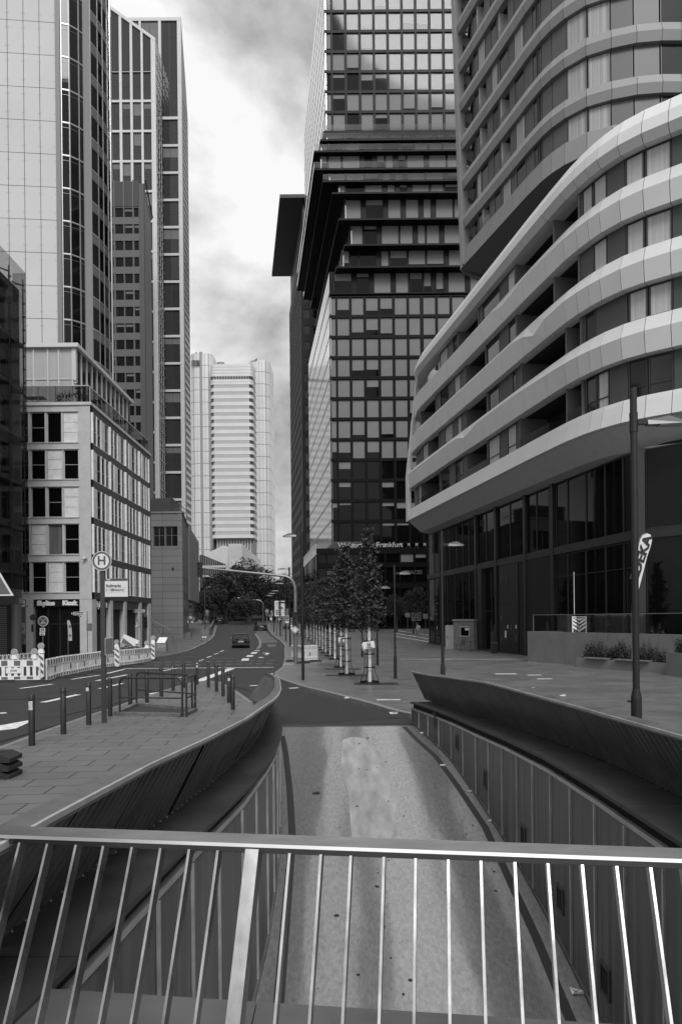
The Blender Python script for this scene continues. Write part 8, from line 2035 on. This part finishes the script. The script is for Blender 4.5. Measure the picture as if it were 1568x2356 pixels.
dl = thing('door_leaf', 'pale flat metal door panel standing left against the timber hut', 'door', a2); part('panel', MB().fbox(FD, 0, FD.len, .01, 276 * K, -.05, 0), mat('pale_metal', .36, .5, nv=.12, ns=2), dl); part('handle', MB().fbox(FD, .06, .22, 140 * K, 144 * K, .0, .05), M_SDK, dl)
def chair(label, x, y):
    p = G(*CH(x, y)); t = thing('chair', label, 'chair', p, rad(-60)); 
    part('seat', MB().box(-.22, .22, -.22, .22, .43, .47), M_SDK, t, False, False); part('backrest', MB().hexa([(-.21, .2, .47), (.21, .2, .47), (.21, .23, .47), (-.21, .23, .47)], [(-.19, .3, .86), (.19, .3, .86), (.19, .33, .86), (-.19, .33, .86)]), M_SDK, t, False, False)
    for sx in (-1, 1):
        for sy in (-1, 1): part('leg', MB().tube([(sx * .18, sy * .18, .43), (sx * .23, sy * .24, 0)], .015, 5), M_SDK, t, False, False)
chair('dark shell chair in front of the timber hut', 432, 650)
p = G(*CH(548, 650)); t = thing('table', 'small round dark table in front of the timber hut', 'table', p); part('tabletop', MB().disc((0, 0, .72), .36, (0, 0, 1), .03, 18), M_SDK, t, True, False); part('stem', MB().tube([(0, 0, .02), (0, 0, .7)], .03, 8), M_SDK, t, True, False); part('base', MB().disc((0, 0, .02), .22, (0, 0, 1), .03, 14), M_SDK, t, True, False)
p = G(*CH(820, 680)); t = thing('litter_bin', 'small black box by the glass door right of the hut', 'bin', p); part('body', MB().box(-.2, .2, -.2, .2, 0, .68), M_PBK, t, False, False); part('lid', MB().box(-.22, .22, -.22, .22, .68, .74), M_SDK, t, False, False)
# chevron barrier and pole behind the balustrade
p = P(1331.5, 1462, 35.2); t = thing('barrier', 'chevron-striped barrier behind the glass balustrade on the terrace', 'barrier', p); w_, h_ = .32, .68
part('frame', MB().box(-.36, -.32, -.03, .03, .0, .98).box(.32, .36, -.03, .03, 0, .98).box(-.32, .32, -.03, .03, .92, .96).box(-.32, .32, -.03, .03, .1, .14), M_BW, t, False, False)
m = MB()
for k in range(4):
    z = .18 + k * .19
    for sx in (-1, 1): m.poly([(0, -.02, z), (sx * .32, -.02, min(.92, z + .22)), (sx * .32, -.02, min(.92, z + .32)), (0, -.02, min(.92, z + .1))])
part('chevrons', m, M_BW, t, False, False); part('panel', MB().box(-.32, .32, -.012, .01, .15, .9), M_SDK, t, False, False)
single('pole', MB().tube([(0, 0, 0), (0, 0, 2.3)], .018, 6), M_SGN, 'thin white pole standing behind the chevron barrier', 'pole', P(1320, 1420, 35.4))
# drop-shaped advertising flag behind the nearest lamp post
YF = 20.0; Z7 = lambda x, y: (909.4 + x * .42, 721.3 + y * .42)
pts = [(1295, 1650), (1297, 1420), (1325, 1300), (1338, 1235), (1352, 1212), (1375, 1204), (1395, 1212), (1403, 1240), (1395, 1275), (1375, 1335), (1345, 1455), (1318, 1560)]
q = [P(*Z7(x, y), YF) for x, y in pts]; bsx = P(*Z7(1296, 1900), YF); bsx.z = gz(bsx.x, YF)
fg = thing('beach_flag', 'white drop-shaped flag with black letters behind the nearest lamp post', 'flag', bsx); n = len(q)
part('cloth', MB().add([(p.x, p.y, p.z) for p in q] + [(p.x, p.y + .012, p.z) for p in q], [list(range(n)), list(range(n, 2 * n))[::-1]] + [(i, (i + 1) % n, n + (i + 1) % n, n + i) for i in range(n)]), mat('flag_white', .66, .7), fg)
ctr = P(*Z7(1343, 1340), YF); m = MB().sub(text_mb('EDEKA', .34, .004, .012, 1.3), Matrix.Translation((ctr.x, YF - .02, ctr.z)) @ Matrix.Rotation(rad(-71), 4, 'Y')); part('lettering', m, M_PBK, fg)
pole = [(1294, 1900), (1294, 1650), (1296, 1420), (1322, 1300), (1336, 1235), (1352, 1211), (1375, 1203)]; part('pole', MB().tube([P(*Z7(x, y), YF + .006) for x, y in pole], .016, 6), M_SGR, fg, True)
part('ground_plate', MB().box(bsx.x - .12, bsx.x + .12, YF - .12, YF + .12, bsx.z, bsx.z + .04), M_RUB, fg)
# round fork sign and small posters by the far trees
p = P(957, 1438, 84); t = thing('restaurant_sign', 'white sign with a dark ring and fork behind the walking person', 'sign', (p.x, 84, gz(p.x, 84))); zc = P(957, 1417, 84).z - gz(p.x, 84)
part('panel', MB().box(-.55, .55, -.03, .03, zc - .6, zc + .42), mat('dull_white', .22, .5), t, False, False); m = MB(); annulus(m, (0, 0, zc), .36, .47, -.035, 24)
for x in (-.18, 0, .18): m.box(x - .03, x + .03, -.042, -.036, zc - .05, zc + .3)
m.box(-.21, .21, -.0435, -.0365, zc - .09, zc - .03).box(-.035, .035, -.042, -.037, zc - .75, zc - .03); part('emblem', m, M_PBK, t, False, False); part('post', MB().tube([(0, .05, 0), (0, .05, zc)], .04, 6), M_SGR, t, True, False)
for u, v0, v1, lab in ((937, 1410, 1420, 'small white poster left of the fork sign at the plaza edge'), (978, 1412, 1424, 'small pale poster right of the fork sign at the plaza edge')):
    p = P(u, v1, 86); g_ = gz(p.x, 86); t = thing('poster_stand', lab, 'poster', (p.x, 86, g_)); part('sheet', MB().box(-.3, .3, -.02, .02, zat(u, v1, 86) - g_, zat(u, v0, 86) - g_), MATS['dull_white'], t, False, False); part('post', MB().tube([(0, .05, 0), (0, .05, zat(u, v1, 86) - g_)], .03, 6), M_SGR, t, True, False)

# ------------------------------------------------------------------ walking person with a bag
def figure():
    J = dict(pel=(0, 0, .93, .125), sp=(0, .01, 1.15, .125), ch=(.01, .02, 1.34, .145), nk=(.03, .02, 1.47, .055), hd=(.05, .02, 1.57, .085), ht=(.06, .02, 1.69, .075),
             hl=(0, .09, .90, .10), kl=(.20, .10, .52, .062), al=(.06, .10, .10, .042), tl=(.20, .10, .04, .035),
             hr=(0, -.09, .90, .10), kr=(-.02, -.09, .50, .062), ar=(-.34, -.09, .16, .042), tr=(-.26, -.09, .06, .035),
             sl=(.01, .19, 1.40, .065), el=(-.10, .24, 1.14, .045), wl=(.06, .25, .92, .030), pl=(.09, .25, .85, .034),
             sr=(.01, -.19, 1.40, .065), er=(.10, -.24, 1.14, .045), wr=(.24, -.25, .97, .030), pr=(.28, -.25, .91, .034))
    E = ['pel sp', 'sp ch', 'ch nk', 'nk hd', 'hd ht', 'pel hl', 'hl kl', 'kl al', 'al tl', 'pel hr', 'hr kr', 'kr ar', 'ar tr', 'ch sl', 'sl el', 'el wl', 'wl pl', 'ch sr', 'sr er', 'er wr', 'wr pr']
    for s, sg in (('l', 1), ('r', -1)):
        x, y, z, _ = J['p' + s]
        for k, (dx, dy, dz) in enumerate(((.05, 0, -.03), (.03, .012, -.085), (.01, .006, -.095), (-.01, 0, -.09), (-.025, -.008, -.075))): J['f%s%d' % (s, k)] = (x + dx, y + dy * sg, z + dz, .009); E.append('p%s f%s%d' % (s, s, k))
    bm = bmesh.new(); ly = bm.verts.layers.skin.verify(); V = {}
    for k, (x, y, z, r) in J.items():
        v = bm.verts.new((x, y, z)); v[ly].radius = (r, r); v[ly].use_root = k == 'pel'; V[k] = v
    for e_ in E: a, b = e_.split(); bm.edges.new((V[a], V[b]))
    me = bpy.data.meshes.new('person'); bm.to_mesh(me); bm.free()
    o = bpy.data.objects.new('tmp_body', me); COL.objects.link(o); o.modifiers.new('s', 'SKIN'); sb = o.modifiers.new('d', 'SUBSURF'); sb.levels = 2; sb.render_levels = 2
    r = bpy.data.meshes.new_from_object(o.evaluated_get(bpy.context.evaluated_depsgraph_get())); bpy.data.objects.remove(o)
    for m in (mat('skin', .32, .6), mat('shirt_white', .62, .8), mat('shorts_grey', .30, .8), mat('shoe_dark', .06, .6)): r.materials.append(m)
    for f in r.polygons:
        z = f.center.z; arm = abs(f.center.y) > .20
        f.material_index = 3 if z < .11 else (0 if z < .56 else (2 if z < .97 and not arm else (1 if z < 1.44 and not (arm and z < 1.2) else 0))); f.use_smooth = True
    r.name = 'person'; return r
p = G(961, 1468.5)
pe = thing('person', 'person in white top and pale shorts walking past the glass base', 'person', p, rad(200))
obj('body', figure(), pe)
part('hair', MB().ball((.035, .02, 1.665), .105, 0, 10, (1, .95, .9)), mat('hair', .06, .7), pe, True, False)
m = MB()
for sy in (-.035, .035): m.ball((.137, .02 + sy, 1.625), .012, 0, 6)
part('eyes', m, M_PBK, pe, True, False); part('nose', MB().ball((.145, .02, 1.59), .016, 0, 6), MATS['skin'], pe, True, False); part('mouth', MB().box(.128, .14, -.005, .045, 1.545, 1.553), M_SDK, pe, False, False)
for sy in (-.07, .11): part('ear', MB().ball((.05, sy, 1.60), .022, 0, 6), MATS['skin'], pe, True, False)
bg_ = thing('backpack', 'white backpack on the walking person', 'bag', p, rad(200)); part('pack', MB().ball((-.17, .02, 1.24), .15, 0, 10, (.75, .95, 1.35)), M_SGN, bg_, True, False)
for sy in (-.1, .1): part('strap', MB().tube([(-.1, .02 + sy, 1.44), (.06, .02 + sy, 1.47), (.15, .02 + sy, 1.34), (.10, .02 + sy, 1.15)], .018, 6), M_SGN, bg_, True, False)

# ------------------------------------------------------------------ litter on the ramp and plaza
Z4L = lambda x, y: (595.8 + x * .3, 1474 + y * .3)
def scrap(label, x, y, s, floor=True, mm=None, nm='paper_scrap'):
    if floor: X, Y = ramp_pt(*Z4L(x, y)); z = zr(Y)
    else: g_ = G(*Z4L(x, y)); X, Y, z = g_
    rr = random.Random(x); m = MB(); q = [(rr.uniform(-1, 1) * s, rr.uniform(-.7, .7) * s, rr.uniform(0, .5) * s) for _ in range(7)]
    for k in range(5): m.poly([q[k], q[(k + 1) % 7], q[(k + 3) % 7]])
    m.box(-s * .7, s * .7, -s * .5, s * .5, 0, s * .15); single(nm, m, mm or M_SGN, label, 'litter', (X, Y, z + .004))
scrap('crumpled white paper at the left wall foot just below the grate', 160, 710, .07); scrap('flattened dark can lying on the left half of the ramp', 435, 1172, .09, True, mat('can_grey', .08, .4, .5), 'flat_can'); scrap('crumpled paper by the right wall foot below the grate', 1250, 712, .07); scrap('white paper on the right drain strip of the ramp', 1405, 958, .07)
scrap('small white paper on the dark apron by the kerb', 672, 442, .10, False); scrap('scattered paper at the right end of the grate by the kerb', 1030, 560, .14, False); scrap('white paper at the kerb tip of the plaza', 98, 258, .1, False)
ZR = lambda x, y: ((909.4 + x * .42 - 595.8) / .3, (1505.3 + y * .42 - 1474) / .3)
scrap('crumpled white paper lying on the plaza behind the right parapet', *ZR(915, 228), .12, False); scrap('tiny white paper left of the crumpled one on the plaza', *ZR(752, 184), .06, False)
scrap('white paper by the right wall foot halfway down the ramp', *ZR(404, 752), .07); scrap('pale paper by the right wall foot lower on the ramp', *ZR(522, 915), .07)
ZB = lambda x, y: ((784 + x * .5 - 595.8) / .3, (1850 + y * .5 - 1474) / .3)
scrap('torn pale paper by the right wall foot low on the ramp', *ZB(1090, 868), .08)
m = MB(); rr = random.Random(31)
for k in range(42):
    X, Y = rr.uniform(-.6, 2.1), rr.uniform(4.5, 15.5); s = rr.choice((.012, .016, .02, .028)); n = 6
    m.poly([(X + s * math.cos(6.28 * i / n) * rr.uniform(.7, 1.5), Y + s * 1.3 * math.sin(6.28 * i / n) * rr.uniform(.7, 1.4), zr(Y) + .007) for i in range(n)])
structure('ground_spots', m, M_RUB, kind='stuff')
